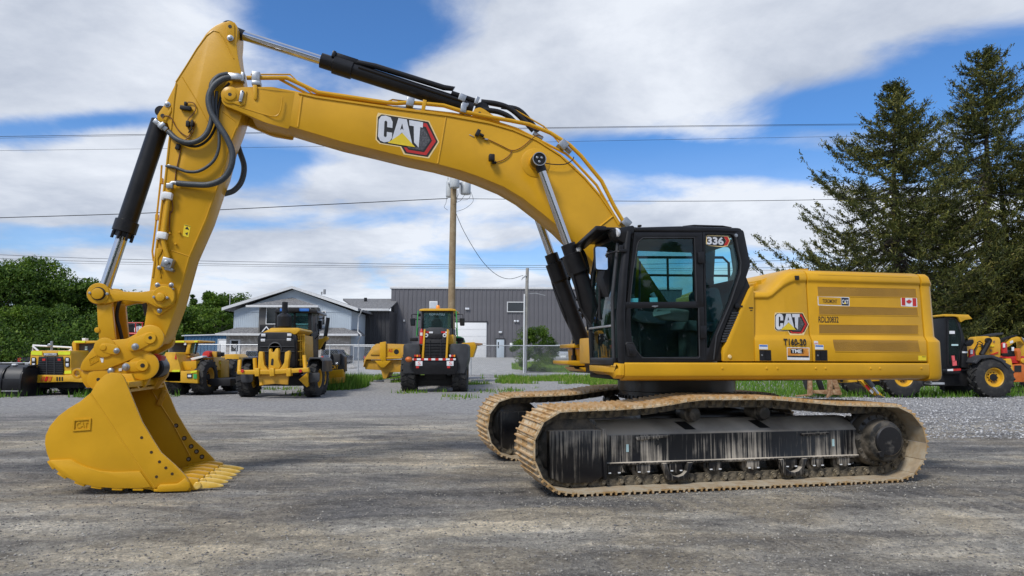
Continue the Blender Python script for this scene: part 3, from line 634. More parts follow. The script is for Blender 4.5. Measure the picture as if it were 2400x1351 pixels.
MB().box2((HX(537) - .05, -.35, -.3), (x1 + .02, .06, zb)).build('stone_base', M['brick'], hs, .01)
sk2 = MB(); zt, zl = HZ(768), HZ(784)
sk2.add([(HX(516), -1.0, zl), (HX(846), -1.0, zl), (HX(806), .02, zt), (HX(557), .02, zt), (HX(516), -1.0, zl - .12), (HX(846), -1.0, zl - .12), (HX(806), .02, zl - .12), (HX(557), .02, zl - .12), (HX(846), 2, zl), (HX(846), 2, zl - .12), (HX(830), 2, zt - .1)], [(0, 1, 2, 3), (0, 4, 5, 1), (4, 7, 6, 5), (0, 3, 7, 4), (1, 8, 10, 2), (1, 5, 9, 8)])
sk2.build('skirt_roof', M['shingle'], hs, smooth=False); MB().box2((HX(517), -1.08, zl - .16), (HX(846), -.99, zl + .03)).build('gutter', M['trim'], hs, .01)
bx = MB(); bx.box2((HX(615), -.95, HZ(784)), (HX(748), .02, HZ(722))); by = bx.build('bay', M['bay'], hs)
br = MB(); br.add([(HX(591), -1.6, HZ(720)), (HX(757), -1.6, HZ(720)), (HX(683), .02, HZ(698)), (HX(591), -1.6, HZ(720) - .12), (HX(757), -1.6, HZ(720) - .12), (HX(683), .02, HZ(720) - .12)], [(0, 1, 2), (3, 5, 4), (0, 3, 4, 1), (0, 2, 5, 3), (1, 4, 5, 2)]); br.build('bay_roof', M['shingle'], hs, smooth=False)
MB().box2((HX(591), -1.68, HZ(720) - .15), (HX(757), -1.59, HZ(720) + .03)).build('bay_gutter', M['trim'], hs, .01)
for (a, b, c, d, yy, par) in ((607.5, 729, 616, 763, -.02, hs), (632, 723, 658, 762, -.96, by), (664, 723, 735, 762, -.96, by), (754, 729, 763, 763, -.02, hs)):
    f = MB().ring([(HX(a), HZ(d)), (HX(b if False else c), HZ(d)), (HX(c), HZ(b)), (HX(a), HZ(b))], [(HX(a + 1.6), HZ(d - 1.6)), (HX(c - 1.6), HZ(d - 1.6)), (HX(c - 1.6), HZ(b + 1.6)), (HX(a + 1.6), HZ(b + 1.6))], yy - .06, yy + .02).build('window', M['white'], par)
    if par is hs: MB().box2((HX(a + 1.6), yy - .03, HZ(d - 1.6)), (HX(c - 1.6), yy - .01, HZ(b + 1.6))).build('pane', M['win_dark'], f)
    else: MB().box2((HX(a + 1.6), yy - .035, HZ(d - 1.6)), (HX(c - 1.6), yy - .012, HZ(b + 1.6))).build('bay_pane', M['win_dark'], hs)
sg = MB().box2((HX(621), -1.25, HZ(780)), (HX(652), -1.15, HZ(763))).build('sign_board', M['black_matt'], hs, .01)
MB().loft2([(HX(626), -1.28, HZ(779)), (HX(636.5), -1.28, HZ(766)), (HX(647), -1.28, HZ(779)), (HX(645), -1.28, HZ(780)), (HX(636.5), -1.28, HZ(769.5)), (HX(628), -1.28, HZ(780))], [(HX(626), -1.25, HZ(779)), (HX(636.5), -1.25, HZ(766)), (HX(647), -1.25, HZ(779)), (HX(645), -1.25, HZ(780)), (HX(636.5), -1.25, HZ(769.5)), (HX(628), -1.25, HZ(780))]).build('chevron_mark', M['white'], sg, smooth=False)
dr = MB().box2((HX(545), -.44, -.2), (HX(569), -.34, HZ(797))).build('door', M['white'], hs, .01)
MB().box2((HX(549), -.47, HZ(824)), (HX(564.5), -.43, HZ(800))).build('door_poster', M['black_print'], dr)
mb = MB(); dxm, dzm = HX(556.7), HZ(812.5)
for k in (.20, .11): mb.ring([(dxm - k, dzm), (dxm, dzm - k), (dxm + k, dzm), (dxm, dzm + k)], [(dxm - k + .05, dzm), (dxm, dzm - k + .05), (dxm + k - .05, dzm), (dxm, dzm + k - .05)], -.485, -.47)
mb.build('poster_mark', M['white'], dr, smooth=False)
for q in ([(851, 727, -.6), (838, 742, .3), (837.5, 778, .3), (851, 785, -.8)], [(851, 787, -.8), (838, 800, .4), (838, 838, .4)]):
    MB().tube([(HX(a), c, HZ(b)) for a, b, c in q], .06, 8).build('downspout', M['trim'], hs)
for (x, y0, y1, r_) in ((737, 671, 683, .12), (730, 677, 684, .07), (678, 671.5, 678, .16)): MB().cyl((HX(x), 3 if x > 700 else 1.2, HZ(y1)), (HX(x), 3 if x > 700 else 1.2, HZ(y0)), r_).build('roof_vent', M['steel'] if x > 700 else M['black_matt'], hs)
MB().cyl((HX(531), .5, HZ(730)), (HX(531), .5, HZ(690)), .03, n=6).build('antenna', M['trim'], hs)
# blue shed
SY = 67.0; sl = at(430, 838, SY); SX = lambda px: at(px, 800, SY).x - sl.x
SZ = lambda py: at(490, py, SY).z - 1.15
sh = thing('shed', 'low blue metal-clad shed with a white door left of the house', 'shed', (sl.x, SY, 1.15))
MB().box2((.05, .05, -.4), (SX(552) - .05, 9, SZ(785))).build('wall', M['blue_clad'], sh); ribbed_panels(sh, 'wall_panel', 0, SX(552), -.4, SZ(785), 0, .33, M['blue_clad'])
MB().loft2([(-.2, -.2, SZ(786.5)), (SX(552), -.2, SZ(782)), (SX(552), -.2, SZ(785)), (-.2, -.2, SZ(788.5))], [(-.2, 9, SZ(786.5)), (SX(552), 9, SZ(782)), (SX(552), 9, SZ(785)), (-.2, 9, SZ(788.5))]).build('roof', M['trim'], sh)
sd = slab(sh, 'door', 514, 797, 545, 840, M['white'], SX, SZ, .08)
MB().ring([(SX(512), SZ(840)), (SX(547), SZ(840)), (SX(547), SZ(795)), (SX(512), SZ(795))], [(SX(514), SZ(840) + .01), (SX(545), SZ(840) + .01), (SX(545), SZ(797)), (SX(514), SZ(797))], -.18, -.05).build('door_frame', M['trim'], sh)

# ================================================================== chain-link fences
M['galv'] = mat('galvanised steel', (.50, .52, .54), .45, .5, var=.1, vscale=5)
M['wire'] = mat('galvanised wire', (.42, .44, .46), .5, .4)
def fence(label, xa, xb, Y, h, posts, seed, thick=.008, step=.11, bot=True):
    f = thing('chain_link_fence', label, 'fence', (xa, Y, gz(0, Y)))
    Ln = xb - xa
    for i, px in enumerate(posts):
        MB().cyl((px - xa, 0, -.1), (px - xa, 0, h + .03), .035, n=10).build('post', M['galv'], f)
    MB().cyl((0, 0, h), (Ln, 0, h), .028, n=8).build('top_rail', M['galv'], f)
    mb = MB(); v = []; n = int((Ln + h) / step)
    for s_ in (1, -1):
        for i in range(n):
            a = i * step - (h if s_ > 0 else 0); x0_, x1_ = (a, a + h) if s_ > 0 else (a + 0, a - h)
            z0_, z1_ = .03, h
            lo, hi = 0, Ln
            def clip(xq): return min(max(xq, lo), hi)
            xa_, xb_ = clip(x0_), clip(x1_); 
            if xa_ == xb_: continue
            za_ = z0_ + (z1_ - z0_) * (xa_ - x0_) / (x1_ - x0_); zb_ = z0_ + (z1_ - z0_) * (xb_ - x0_) / (x1_ - x0_); t = thick / 2; y = .01 * s_
            mb.add([(xa_ - t, y, za_), (xa_ + t, y, za_), (xa_, y + t, za_), (xb_ - t, y, zb_), (xb_ + t, y, zb_), (xb_, y + t, zb_)], [(0, 1, 4, 3), (1, 2, 5, 4), (2, 0, 3, 5)])
    tag(mb.build('wire_mesh', M['wire'], f, smooth=False), kind='stuff'); return f
FY = 41.2; fx = lambda px: at(px, 850, FY).x
fence('long galvanised chain-link fence along the grass strip in front of the warehouse', fx(395), fx(1470), FY, 1.80, [fx(p) for p in (395, 455, 514, 553, 700, 772, 840, 962, 1104, 1232, 1345, 1466)], 1)
fence('short low chain-link fence at the far left behind the black bucket', at(-60, 850, 33).x, at(75, 850, 33).x, 33, 1.0, [at(p, 850, 33).x for p in (-60, 3, 75)], 2, .008, .11)
fence('taller chain-link fence at the far left in front of the woods', at(-80, 850, 46).x, at(240, 850, 46).x, 46, 1.55, [at(p, 850, 46).x for p in (-80, 10, 42, 115, 240)], 3, .009, .13)
fence('second chain-link fence between the house and the warehouse', at(826, 850, 50).x, at(925, 850, 50).x, 50, 1.55, [at(p, 850, 50).x for p in (828, 870, 925)], 4, .009, .13)

# ================================================================== poles and wires
M['pole'] = mat('weathered pole wood', (.26, .19, .11), .85, vscale=3, col2=(.34, .27, .17), bump=.4, bscale=25); M['pole_grey'] = mat('grey pole wood', (.26, .25, .23), .85, vscale=3, col2=(.36, .35, .32), bump=.4, bscale=25)
M['transformer'] = mat('pale grey enamel', (.50, .53, .55), .4)
PY_ = 36.0; pb = at(1056, 860, PY_); pg = gz(0, PY_)
up1 = thing('utility_pole', 'tall brown wooden utility pole carrying transformers, rising behind the wheel loader', 'utility pole', (pb.x, PY_, pg))
z1 = at(1060, 388, PY_).z - pg
MB().tube([(0, 0, -.3), (.02, 0, z1 * .5), (.06, 0, z1)], [.21, .185, .155], 16).build('pole_shaft', M['pole'], up1)
tz = lambda py: at(1060, py, PY_).z - pg
txx = lambda px: at(px, 440, PY_).x - pb.x
for (xc, y0, y1, w_, dy) in ((1053, 422, 459, 9.5, .35), (1067, 420, 445, 11.5, -.42), (1091, 428, 455, 12.5, .05)):
    r_ = w_ / 1600 * PY_; mb = MB(); zt, zb_ = tz(y0), tz(y1)
    mb.lathe([(r_ * .92, zb_), (r_, zb_ + .04), (r_, zt - .05), (r_ * .9, zt), (.05, zt + .05)], (txx(xc), dy, 0), (0, 0, 1), n=22); t = mb.build('transformer', M['transformer'], up1)
    mb = MB()
    for k in (-.12, .12): mb.lathe([(.045, zt), (.03, zt + .1), (.045, zt + .14), (.02, zt + .3)], (txx(xc) + k, dy, 0), (0, 0, 1), n=10)
    mb.build('bushing', M['trim'], t)
MB().box2((txx(1050), -.1, tz(432)), (txx(1085), .1, tz(429))).build('mounting_bracket', M['galv'], up1)
def wires(pts, r=.010):
    mb = MB()
    for w_ in pts: mb.tube(spline([(txx(a), c, tz(b)) for a, b, c in w_], 6), r, 5)
    return mb
wires([[(1078, 432, 0), (1076, 455, -.1), (1070, 466, -.05)], [(1104, 450, 0), (1109, 470, .1), (1095, 485, .1), (1078, 494, 0), (1066, 496, 0)], [(1090, 456, 0), (1080, 470, 0), (1070, 475, 0)], [(1099, 436, 0), (1103, 455, 0), (1095, 468, 0), (1070, 468, 0)], [(1048, 458, 0), (1046, 475, 0), (1042, 486, 0), (1050, 493, 0)], [(1073, 446, 0), (1071, 478, -.2), (1064, 482, -.2)]]).build('jumper_wire', M['black_matt'], up1)
PY2 = 44.0; p2 = at(1229.5, 872, PY2); pg2 = gz(0, PY2)
up2 = thing('utility_pole', 'thin grey wooden utility pole with white conduit standing on the grass mound', 'utility pole', (p2.x, PY2, pg2))
zt2 = at(1236, 629, PY2).z - pg2; sx2 = lambda px: at(px, 700, PY2).x - p2.x
MB().tube([(.02, 0, -.2), (sx2(1236), 0, zt2)], [.125, .105], 12).build('pole_shaft', M['pole_grey'], up2)
MB().tube([(-.06, -.16, 0), (sx2(1229), -.14, at(1231, 690, PY2).z - pg2)], .045, 8).build('conduit', M['white'], up2)
MB().tube([(sx2(1234), .1, at(1, 685, PY2).z - pg2), (sx2(1255), .1, at(1, 683, PY2).z - pg2), (sx2(1278), .1, at(1, 688, PY2).z - pg2)], .02, 6).build('guy_wire', M['wire'], up2)
mb = MB(); zz = at(1, 646, PY2).z - pg2; mb.beam((sx2(1226), -.1, zz - .05), (sx2(1234), -.1, zz + .12), .10, .08); mb.tube([(sx2(1226), -.1, zz), (sx2(1222), -.1, zz - .2)], .03, 6); mb.build('service_bracket', M['galv'], up2)
def line_(label, pts, Y, r=.016, group=None):
    mb = MB(); P = [at(a, b, Y if not isinstance(Y, tuple) else Y[0] + (Y[1] - Y[0]) * i / (len(pts) - 1)) for i, (a, b) in enumerate(pts)]
    mb.tube(spline(P, 8), r, 6); return tag(mb.build('power_line', M['black_matt']), label, 'power line', group)
line_('topmost overhead wire crossing behind the boom and the spruces', [(-40, 321), (560, 312), (1300, 299.5), (1980, 291.5), (2440, 288)], 62, .022)
line_('overhead wire just under the topmost one, sagging close below it', [(-40, 325), (560, 314), (1300, 301.5), (1980, 294), (2440, 291)], 63, .014)
line_('second overhead wire level, thin, passing behind the arm hoses', [(-40, 354), (740, 344), (1340, 332), (1990, 320), (2440, 313)], 62, .014)
line_('thick overhead cable running left from the transformer pole', [(-40, 512), (340, 500), (700, 483), (1000, 468), (1050, 466)], 36, .020)
line_('overhead cable running right from the transformer pole to the spruces', [(1062, 466), (1200, 467.5), (1500, 472), (1900, 469), (2400, 455)], 36, .014)
line_('upper wire of the low bundle above the house roof', [(-40, 596), (250, 607), (700, 616), (1300, 622.5), (1800, 612), (2440, 590)], 75, .022)
line_('middle wire of the low bundle above the house roof', [(-40, 605), (250, 614), (700, 622), (1300, 628), (1800, 628), (2440, 610)], 75, .020)
line_('lowest wire of the low bundle above the house roof', [(-40, 612), (250, 619), (700, 626), (1300, 632), (1800, 634), (2440, 622)], 75, .014)
line_('sagging service wire from the transformer pole down to the thin grey pole', [(1065, 492), (1090, 548), (1130, 612), (1165, 645), (1195, 654), (1226, 646)], (36, 44), .016)
# ================================================================== trees
M['bark'] = mat('dark bark', (.045, .036, .028), .9, vscale=6, col2=(.09, .075, .06), bump=.6, bscale=14)
M['birch'] = mat('pale birch bark', (.20, .185, .155), .8, vscale=5, col2=(.05, .045, .04), cmix=(.42, .56), bump=.4)
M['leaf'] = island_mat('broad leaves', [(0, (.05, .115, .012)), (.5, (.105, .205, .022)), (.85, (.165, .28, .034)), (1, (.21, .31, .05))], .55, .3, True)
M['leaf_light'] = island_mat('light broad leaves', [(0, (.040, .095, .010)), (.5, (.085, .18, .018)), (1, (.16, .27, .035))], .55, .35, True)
M['leaf_dark'] = island_mat('dark woodland leaves', [(0, (.032, .080, .010)), (.5, (.075, .158, .020)), (.9, (.125, .225, .032)), (1, (.17, .27, .045))], .6, .3, True)  # deeper green leaf mix for some of the trees and undergrowth
M['needle'] = island_mat('spruce needles', [(0, (.030, .044, .011)), (.45, (.078, .098, .022)), (.82, (.145, .165, .036)), (1, (.22, .20, .06))], .6, .15, True)
def quads(c, d, n_, ln, wd):             # leaf quads: centre, long direction, side direction
    a = c - d * ln[:, None] * .5; b = c + d * ln[:, None] * .5; s_ = n_ * wd[:, None] * .5
    return np.stack([a - s_ * .5, a + s_ * .3, b + s_ * .6, b - s_], 1)
def unit(v): return v / np.maximum(np.linalg.norm(v, axis=-1, keepdims=True), 1e-6)
def leafy(name, label, X, Y, z0, H, W_, m, seed, n=17938, leaf=0.12, lobes=46, low=.12, cat='tree', group=None, trunk=True, sx=1.0):
    r = np.random.default_rng(seed); t = thing(name, label, cat, (X, Y, z0), 0, group)
    if trunk:
        mb = MB(); mb.tube([(0, 0, -.3), (r.normal() * .15, 0, H * .35), (r.normal() * .3, r.normal() * .3, H * .9)], [.018 * H, .013 * H, .02], 8)
        for k in range(7):
            a = r.random() * 6.28; h0 = H * (.25 + .45 * r.random()); l = W_ * (.25 + .2 * r.random()); mb.tube([(0, 0, h0), (math.cos(a) * l * .5, math.sin(a) * l * .5, h0 + l * .5), (math.cos(a) * l, math.sin(a) * l, h0 + l * .8)], [.007 * H, .005 * H, .012], 5)
        mb.build('trunk', M['bark'], t)
    # lobes: clumps distributed through the crown
    hz = low + (1 - low) * r.random(lobes) ** .8; prof = np.sin(np.clip((hz - low) / (1 - low), 0, 1) ** .75 * math.pi * .93) ** .7 * .5 + .08
    a = r.random(lobes) * 6.28; rad = prof * W_ * np.sqrt(r.random(lobes)) * .95
    cen = np.stack([np.cos(a) * rad * sx, np.sin(a) * rad, hz * H * .93], -1); size = W_ * (.07 + .11 * r.random(lobes) ** 1.5)
    k = r.integers(0, lobes, n); dirv = unit(r.normal(size=(n, 3))); dirv[:, 2] = dirv[:, 2] * .75 + .1
    c = cen[k] + dirv * (size[k] * (.25 + 1.0 * r.random(n) ** .8))[:, None]; c[:, 2] = np.maximum(c[:, 2], .1)
    d = unit(r.normal(size=(n, 3)) + dirv * .5); s_ = unit(np.cross(d, unit(r.normal(size=(n, 3)) + np.array([0, 0, .5])))) 
    L_ = leaf * (.6 + .8 * r.random(n)); co = quads(c, d, s_, L_, L_ * .75).reshape(-1, 3)
    o = np_mesh('crown', co, np.arange(len(co)).reshape(-1, 4), m, 4); o.parent = t
    return t
def tree_px(name, label, px, py_top, Y, wpx, m, seed, **k):
    g = gz(0, Y); p = at(px, py_top, Y); return leafy(name, label, p.x, Y, g, p.z - g, wpx / 1600 * Y, m, seed, **k)
LG = 'trees of the wood at the left edge'
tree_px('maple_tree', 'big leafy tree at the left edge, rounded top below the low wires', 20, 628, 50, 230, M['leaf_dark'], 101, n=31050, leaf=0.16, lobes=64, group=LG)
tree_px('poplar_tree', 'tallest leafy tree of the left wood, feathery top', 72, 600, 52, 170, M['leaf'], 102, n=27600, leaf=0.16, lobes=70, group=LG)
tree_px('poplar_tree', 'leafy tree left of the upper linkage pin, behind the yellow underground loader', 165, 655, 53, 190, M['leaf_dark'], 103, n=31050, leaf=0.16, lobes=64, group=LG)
tree_px('poplar_tree', 'leafy tree between the two uprights of the bucket linkage', 300, 690, 55, 190, M['leaf'], 105, n=27600, leaf=0.16, lobes=54, group=LG)
tree_px('poplar_tree', 'narrow leafy tree just left of the bucket link', 226, 668, 56, 150, M['leaf_dark'], 106, n=20698, leaf=0.16, lobes=46, group=LG)
tree_px('young_tree', 'young light green tree in front of the left wood above the black bucket', 40, 720, 45, 150, M['leaf'], 107, n=18973, leaf=0.12, lobes=40, low=.05, group=LG)
tree_px('young_tree', 'young tree behind the white rail of the underground loader', 130, 715, 46, 130, M['leaf_dark'], 108, n=18973, leaf=0.12, lobes=40, low=.05, group=LG)
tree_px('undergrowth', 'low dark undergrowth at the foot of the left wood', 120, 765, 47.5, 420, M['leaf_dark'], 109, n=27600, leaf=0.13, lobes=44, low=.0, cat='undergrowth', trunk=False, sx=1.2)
BG = 'trees behind the blue shed and the house'
tree_px('spruce_sapling', 'small dark spruce tip left of the leafy trees behind the shed', 447, 680, 86, 40, M['leaf_dark'], 110, n=6210, leaf=0.20, lobes=16, group=BG)
tree_px('maple_tree', 'broad green tree behind the blue shed, touching the excavator arm', 455, 715, 84, 150, M['leaf'], 111, n=24148, leaf=0.23, lobes=54, group=BG)
tree_px('maple_tree', 'tallest tree behind the blue shed left of the antenna', 500, 684, 88, 120, M['leaf_light'], 112, n=24148, leaf=0.23, lobes=54, group=BG)
tree_px('maple_tree', 'light green tree rising behind the left eave of the house', 548, 696, 90, 130, M['leaf_light'], 113, n=24148, leaf=0.23, lobes=50, group=BG)
tree_px('young_tree', 'small light green tree between the blue shed and the house wall', 523, 735, 76, 70, M['leaf_light'], 114, n=13800, leaf=0.17, lobes=20, low=.02, group=BG)
tree_px('maple_tree', 'dark tree between the excavator arm and the blue shed', 425, 735, 80, 90, M['leaf_dark'], 115, n=17250, leaf=0.21, lobes=40, low=.0, group=BG)
tree_px('bush', 'bushy light green shrub around the thin grey pole by the fence', 1252, 768, 45.5, 95, M['leaf_light'], 116, n=18973, leaf=0.08, lobes=54, low=.0, cat='bush', trunk=False)
tree_px('bush', 'small round shrub at the foot of the stone house wall', 806, 826, 60, 20, M['leaf'], 117, n=3105, leaf=0.08, lobes=10, low=0, cat='bush', trunk=False)
RG = 'leafy trees behind the spruces'
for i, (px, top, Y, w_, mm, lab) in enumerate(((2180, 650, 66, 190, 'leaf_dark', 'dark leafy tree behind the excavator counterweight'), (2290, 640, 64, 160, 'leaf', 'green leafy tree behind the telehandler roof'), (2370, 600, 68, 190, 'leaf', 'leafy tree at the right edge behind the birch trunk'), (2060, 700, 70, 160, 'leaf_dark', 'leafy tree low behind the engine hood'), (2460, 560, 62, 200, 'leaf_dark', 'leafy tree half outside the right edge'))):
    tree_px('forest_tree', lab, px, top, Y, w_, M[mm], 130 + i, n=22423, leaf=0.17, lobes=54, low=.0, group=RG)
tree_px('undergrowth', 'green undergrowth behind the telehandler at the foot of the spruces', 2300, 800, 56, 420, M['leaf'], 140, n=24148, leaf=0.12, lobes=44, low=.0, cat='undergrowth', trunk=False, sx=1.3)

def conifer(name, label, px, py_top, Y, spread_px, seed, base_frac=.12, lean=0.0, group=None, nwhorl=46, left=1.0, right=1.0, pw=.72):
    r = np.random.default_rng(seed); g = gz(0, Y); p = at(px, py_top, Y); H = p.z - g; Wm = spread_px / 1600 * Y / 2
    t = thing(name, label, 'tree', (p.x, Y, g), 0, group)
    mb = MB(); sway = lambda f: lean * f * f * H * .1 + .12 * math.sin(f * 9 + seed)
    mb.tube([(sway(0), 0, -.4)] + [(sway(k), 0, k * H) for k in (.12, .25, .4, .55, .7, .85, .97)], [.0165 * H, .0145 * H, .0125 * H, .0105 * H, .008 * H, .006 * H, .004 * H, .02], 9)
    C, D, Ln, Wd = [], [], [], []
    clump = r.random((14, 12))            # boughs thin out and bunch up around the tree
    for i in range(nwhorl):
        f = min(.985, base_frac + (1 - base_frac) * (i + r.random()) / nwhorl)
        h = f * H; q = (1 - f) / (1 - base_frac); Lm = Wm * (q ** pw) * (1.0 - .30 * max(0, q - .7) / .3)
        for b in range(int(4 + 5 * q + r.integers(0, 3))):
            a = r.random() * 6.28; side = right if math.cos(a) > 0 else left
            dens = clump[min(13, int(f * 14)), int(a / 6.284 * 12)]
            L_ = max(.4, Lm * (.35 + .50 * r.random() + .35 * dens) * (side if abs(math.cos(a)) > .3 else 1))
            ca_, sa_ = math.cos(a), math.sin(a); up0 = .55 * (1 - q) ** 1.5 + .10 * r.normal(); droop = (.34 + .16 * r.random()) * q ** .6; tip = .22 + .22 * r.random()
            path = []
            for k in range(7):
                s_ = k / 6; z = h + L_ * (up0 * s_ - droop * math.sin(s_ * math.pi * .72) + tip * max(0, s_ - .6) ** 1.5 * 1.7)
                wv = .06 * L_ * math.sin(s_ * 5 + a * 3); path.append(Vector((sway(f) + ca_ * L_ * s_ - sa_ * wv, sa_ * L_ * s_ + ca_ * wv, z)))
            mb.tube(path, [.028 + .007 * L_, .028, .024, .02, .016, .011, .006], 4, False)
            nt_ = int((8 + 11 * L_) * (.42 + .95 * dens))
            for k in range(nt_):
                s_ = min(1.0, (.18 if q > .35 else .04) + .86 * r.random() ** .8); x = s_ * 6; j = min(int(x), 5); P0 = path[j].lerp(path[j + 1], x - j); tg = (path[j + 1] - path[j]).normalized()
                sd_ = Vector((-sa_, ca_, 0)) * (1 if r.random() < .5 else -1); tl = (.25 + .70 * r.random() ** 1.3) * (1.2 - .55 * s_) * min(1.25, .5 + L_ * .25)
                dv = (tg * (.35 + .6 * r.random()) + sd_ * (1.1 * r.random() * (1.1 - s_ * .5)) + Vector((0, 0, .75 * r.random() - .35))).normalized()
                for w_ in range(6):
                    u_ = (w_ + r.random()) / 6; C.append(P0 + dv * (tl * u_) + Vector((0, 0, -.10 * u_ * u_ + .05 * u_)) + Vector(r.normal(size=3) * .045))
                    D.append(dv * .7 + Vector(r.normal(size=3) * .55) + Vector((0, 0, .28))); Ln.append(.11 + .13 * r.random()); Wd.append(.045 + .05 * r.random())
    mb.build('trunk', M['bark'], t)
    C = np.array([tuple(v) for v in C]); D = unit(np.array([tuple(v) for v in D])); n = len(C); Sd = unit(np.cross(D, unit(r.normal(size=(n, 3)))))
    co = quads(C, D, Sd, np.array(Ln), np.array(Wd)).reshape(-1, 3); o = np_mesh('crown', co, np.arange(len(co)).reshape(-1, 4), M['needle'], 4); o.parent = t
    return t
# the wood across the road behind the photographer, seen mirrored in the cab glass
def far_wood():
    r = np.random.default_rng(77); n = 26000; k = r.integers(0, 60, n); cx = r.uniform(-70, 80, 60); cy = r.uniform(-62, -44, 60); ch = r.uniform(7, 14, 60)
    t = r.random(n); rad = 4.2 * np.sin(np.clip(t, .05, .97) ** .8 * math.pi) ** .6 * r.random(n) ** .4; a = r.random(n) * 6.28
    c = np.stack([cx[k] + np.cos(a) * rad, cy[k] + np.sin(a) * rad, t * ch[k] + .2], -1); d = unit(r.normal(size=(n, 3))); s_ = unit(np.cross(d, unit(r.normal(size=(n, 3)))))
    L_ = 1.1 * (.6 + .8 * r.random(n)); co = quads(c, d, s_, L_, L_ * .8).reshape(-1, 3)
    return tag(np_mesh('far_wood', co, np.arange(len(co)).reshape(-1, 4), M['leaf_dark'], 4), 'line of woods on the far side of the yard, mirrored in the cab glass', 'woods', kind='stuff')
far_wood()
conifer('spruce_tree', 'left of the two tall dark conifers, shorter, spreading low towards the cab', 2080, 196, 43, 800, 201, .15, .15, left=1.05, right=.85, pw=.86, nwhorl=66)
conifer('spruce_tree', 'tallest dark conifer, right of the shorter one behind the telehandler', 2285, 122, 45, 640, 202, .12, .25, left=.95, right=1.0, pw=.66, nwhorl=70)
conifer('spruce_tree', 'dark conifer at the right edge of the yard, partly cut off by the frame', 2440, 300, 43, 480, 203, .12, 0.0, nwhorl=50, pw=.7)
bt = at(2374, 430, 47); bg_ = gz(0, 47)
bi = thing('birch_tree', 'pale slender dead trunk standing among the conifers at the right edge', 'tree', (at(2378, 830, 47).x, 47, bg_))
mb = MB(); mb.tube([(0, 0, -.3), (.0, 0, 4), (-.12, 0, bt.z - bg_)], [.30, .25, .12], 12); mb.build('trunk', M['birch'], bi)
mb = MB()
for k in range(9): a = k * 2.4; z = 4.0 + k * .75; mb.tube([(-.04, 0, z), (math.cos(a) * .5, math.sin(a) * .5, z + .25), (math.cos(a) * 1.0, math.sin(a) * 1.0, z + .3)], [.035, .02, .008], 5)
mb.build('bare_branch', M['birch'], bi)
# ================================================================== the excavator
EX = thing('excavator', 'large yellow crawler excavator with black cab parked across the gravel yard, bucket on the ground', 'excavator', (PIV[0], PIV[1], 0), A_LOW)
DROT = (0, 0, A_UP - A_LOW)
def U3(px, py, v): return UP.P(px, py, v)
def pl(pts, v): return [(p.x, p.z) for p in (UP.P(a, b, v) for a, b in pts)]
def crop(pts, ox, oy, s): return [(ox + a / s, oy + b / s) for a, b in pts]
def up(mb, name, m, bevel=0, parent=None, **k):      # a part of the slewing upper structure
    if parent is None: return mb.build(name, m, EX, bevel, rot=DROT, **k)
    return mb.build(name, m, parent, bevel, **k)
def low(mb, name, m, bevel=0, parent=None, **k): return mb.build(name, m, parent or EX, bevel, **k)

# ---- undercarriage: crawler tracks, each a part with its shoes and chain links
N_SHOE = 51; V_MID, SHOE_W = 1.30, 0.80
_loop = [(-2.10, .030), (-2.20, .047), (-2.293, .092), (-2.385, .17), (-2.455, .27), (-2.492, .38), (-2.503, .50), (-2.49, .62), (-2.447, .725), (-2.38, .81), (-2.29, .878), (-2.19, .905),
         (-1.9, .912), (-1.53, .918), (-1.15, .936), (-.93, .962), (-.72, .995), (-.5, 1.017), (-.2, 1.014), (.1, 1.014), (.43, 1.008), (.83, .972), (1.27, .932), (1.75, .912),
         (2.08, .908), (2.22, .875), (2.345, .79), (2.45, .67), (2.505, .54), (2.505, .43), (2.475, .32), (2.42, .205), (2.34, .105), (2.22, .05), (2.08, .030)]
_pts = _loop + [_loop[0]]
_seg = [math.dist(_pts[i], _pts[i + 1]) for i in range(len(_loop))]; _tot = sum(_seg)
def on_loop(s):
    s %= _tot
    for i, l in enumerate(_seg):
        if s <= l: t = s / l; a, b = _pts[i], _pts[i + 1]; return (a[0] + (b[0] - a[0]) * t, a[1] + (b[1] - a[1]) * t)
        s -= l
    return _pts[0]
PITCH_S = _tot / N_SHOE
def shoe_mesh():
    mb = MB(); p = PITCH_S; hw = SHOE_W / 2
    mb.prism([(-p / 2 - .004, .002), (-p / 2 + .012, .010), (p / 2 - .020, .010), (p / 2 - .012, .002), (p / 2 - .018, -.008), (-p / 2 + .012, -.010), (-p / 2 - .004, -.012)], -hw, hw)
    for x in (-p * .36, 0.0, p * .36):
        mb.prism([(x - .013, .009), (x - .008, .036), (x + .008, .036), (x + .013, .009)], -hw, hw)
    for x in (-p * .18, p * .18):
        for y in (-.09, .09): mb.box((x, y, .013), (.03, .03, .012))
    o = mb.build('track_shoe', M['shoe'], None, 0, ang=30); return o
def link_mesh():
    mb = MB(); p = PITCH_S
    for y in (-.115, .09):
        out = rcorner([(-p / 2 - .03, -.115), (p / 2 - .035, -.115), (p / 2 - .02, -.07), (p / 2 - .03, -.014), (-p / 2 - .0, -.014), (-p / 2 - .035, -.06)], .022, 2)
        mb.prism(out, y, y + .025)
        mb.lathe([(.04, 0), (.04, .05)], (-p / 2 + .02, y - .0125, -.062), n=12)
        mb.lathe([(.026, 0), (.030, .03)], (.035, y - .006, -.055), n=10)
    mb.cyl((-p / 2 + .02, -.15, -.062), (-p / 2 + .02, .15, -.062), .024, n=10)
    return mb.build('chain_link', M['muddy_link'], None, 0, ang=30)
shoe0, link0 = shoe_mesh(), link_mesh()
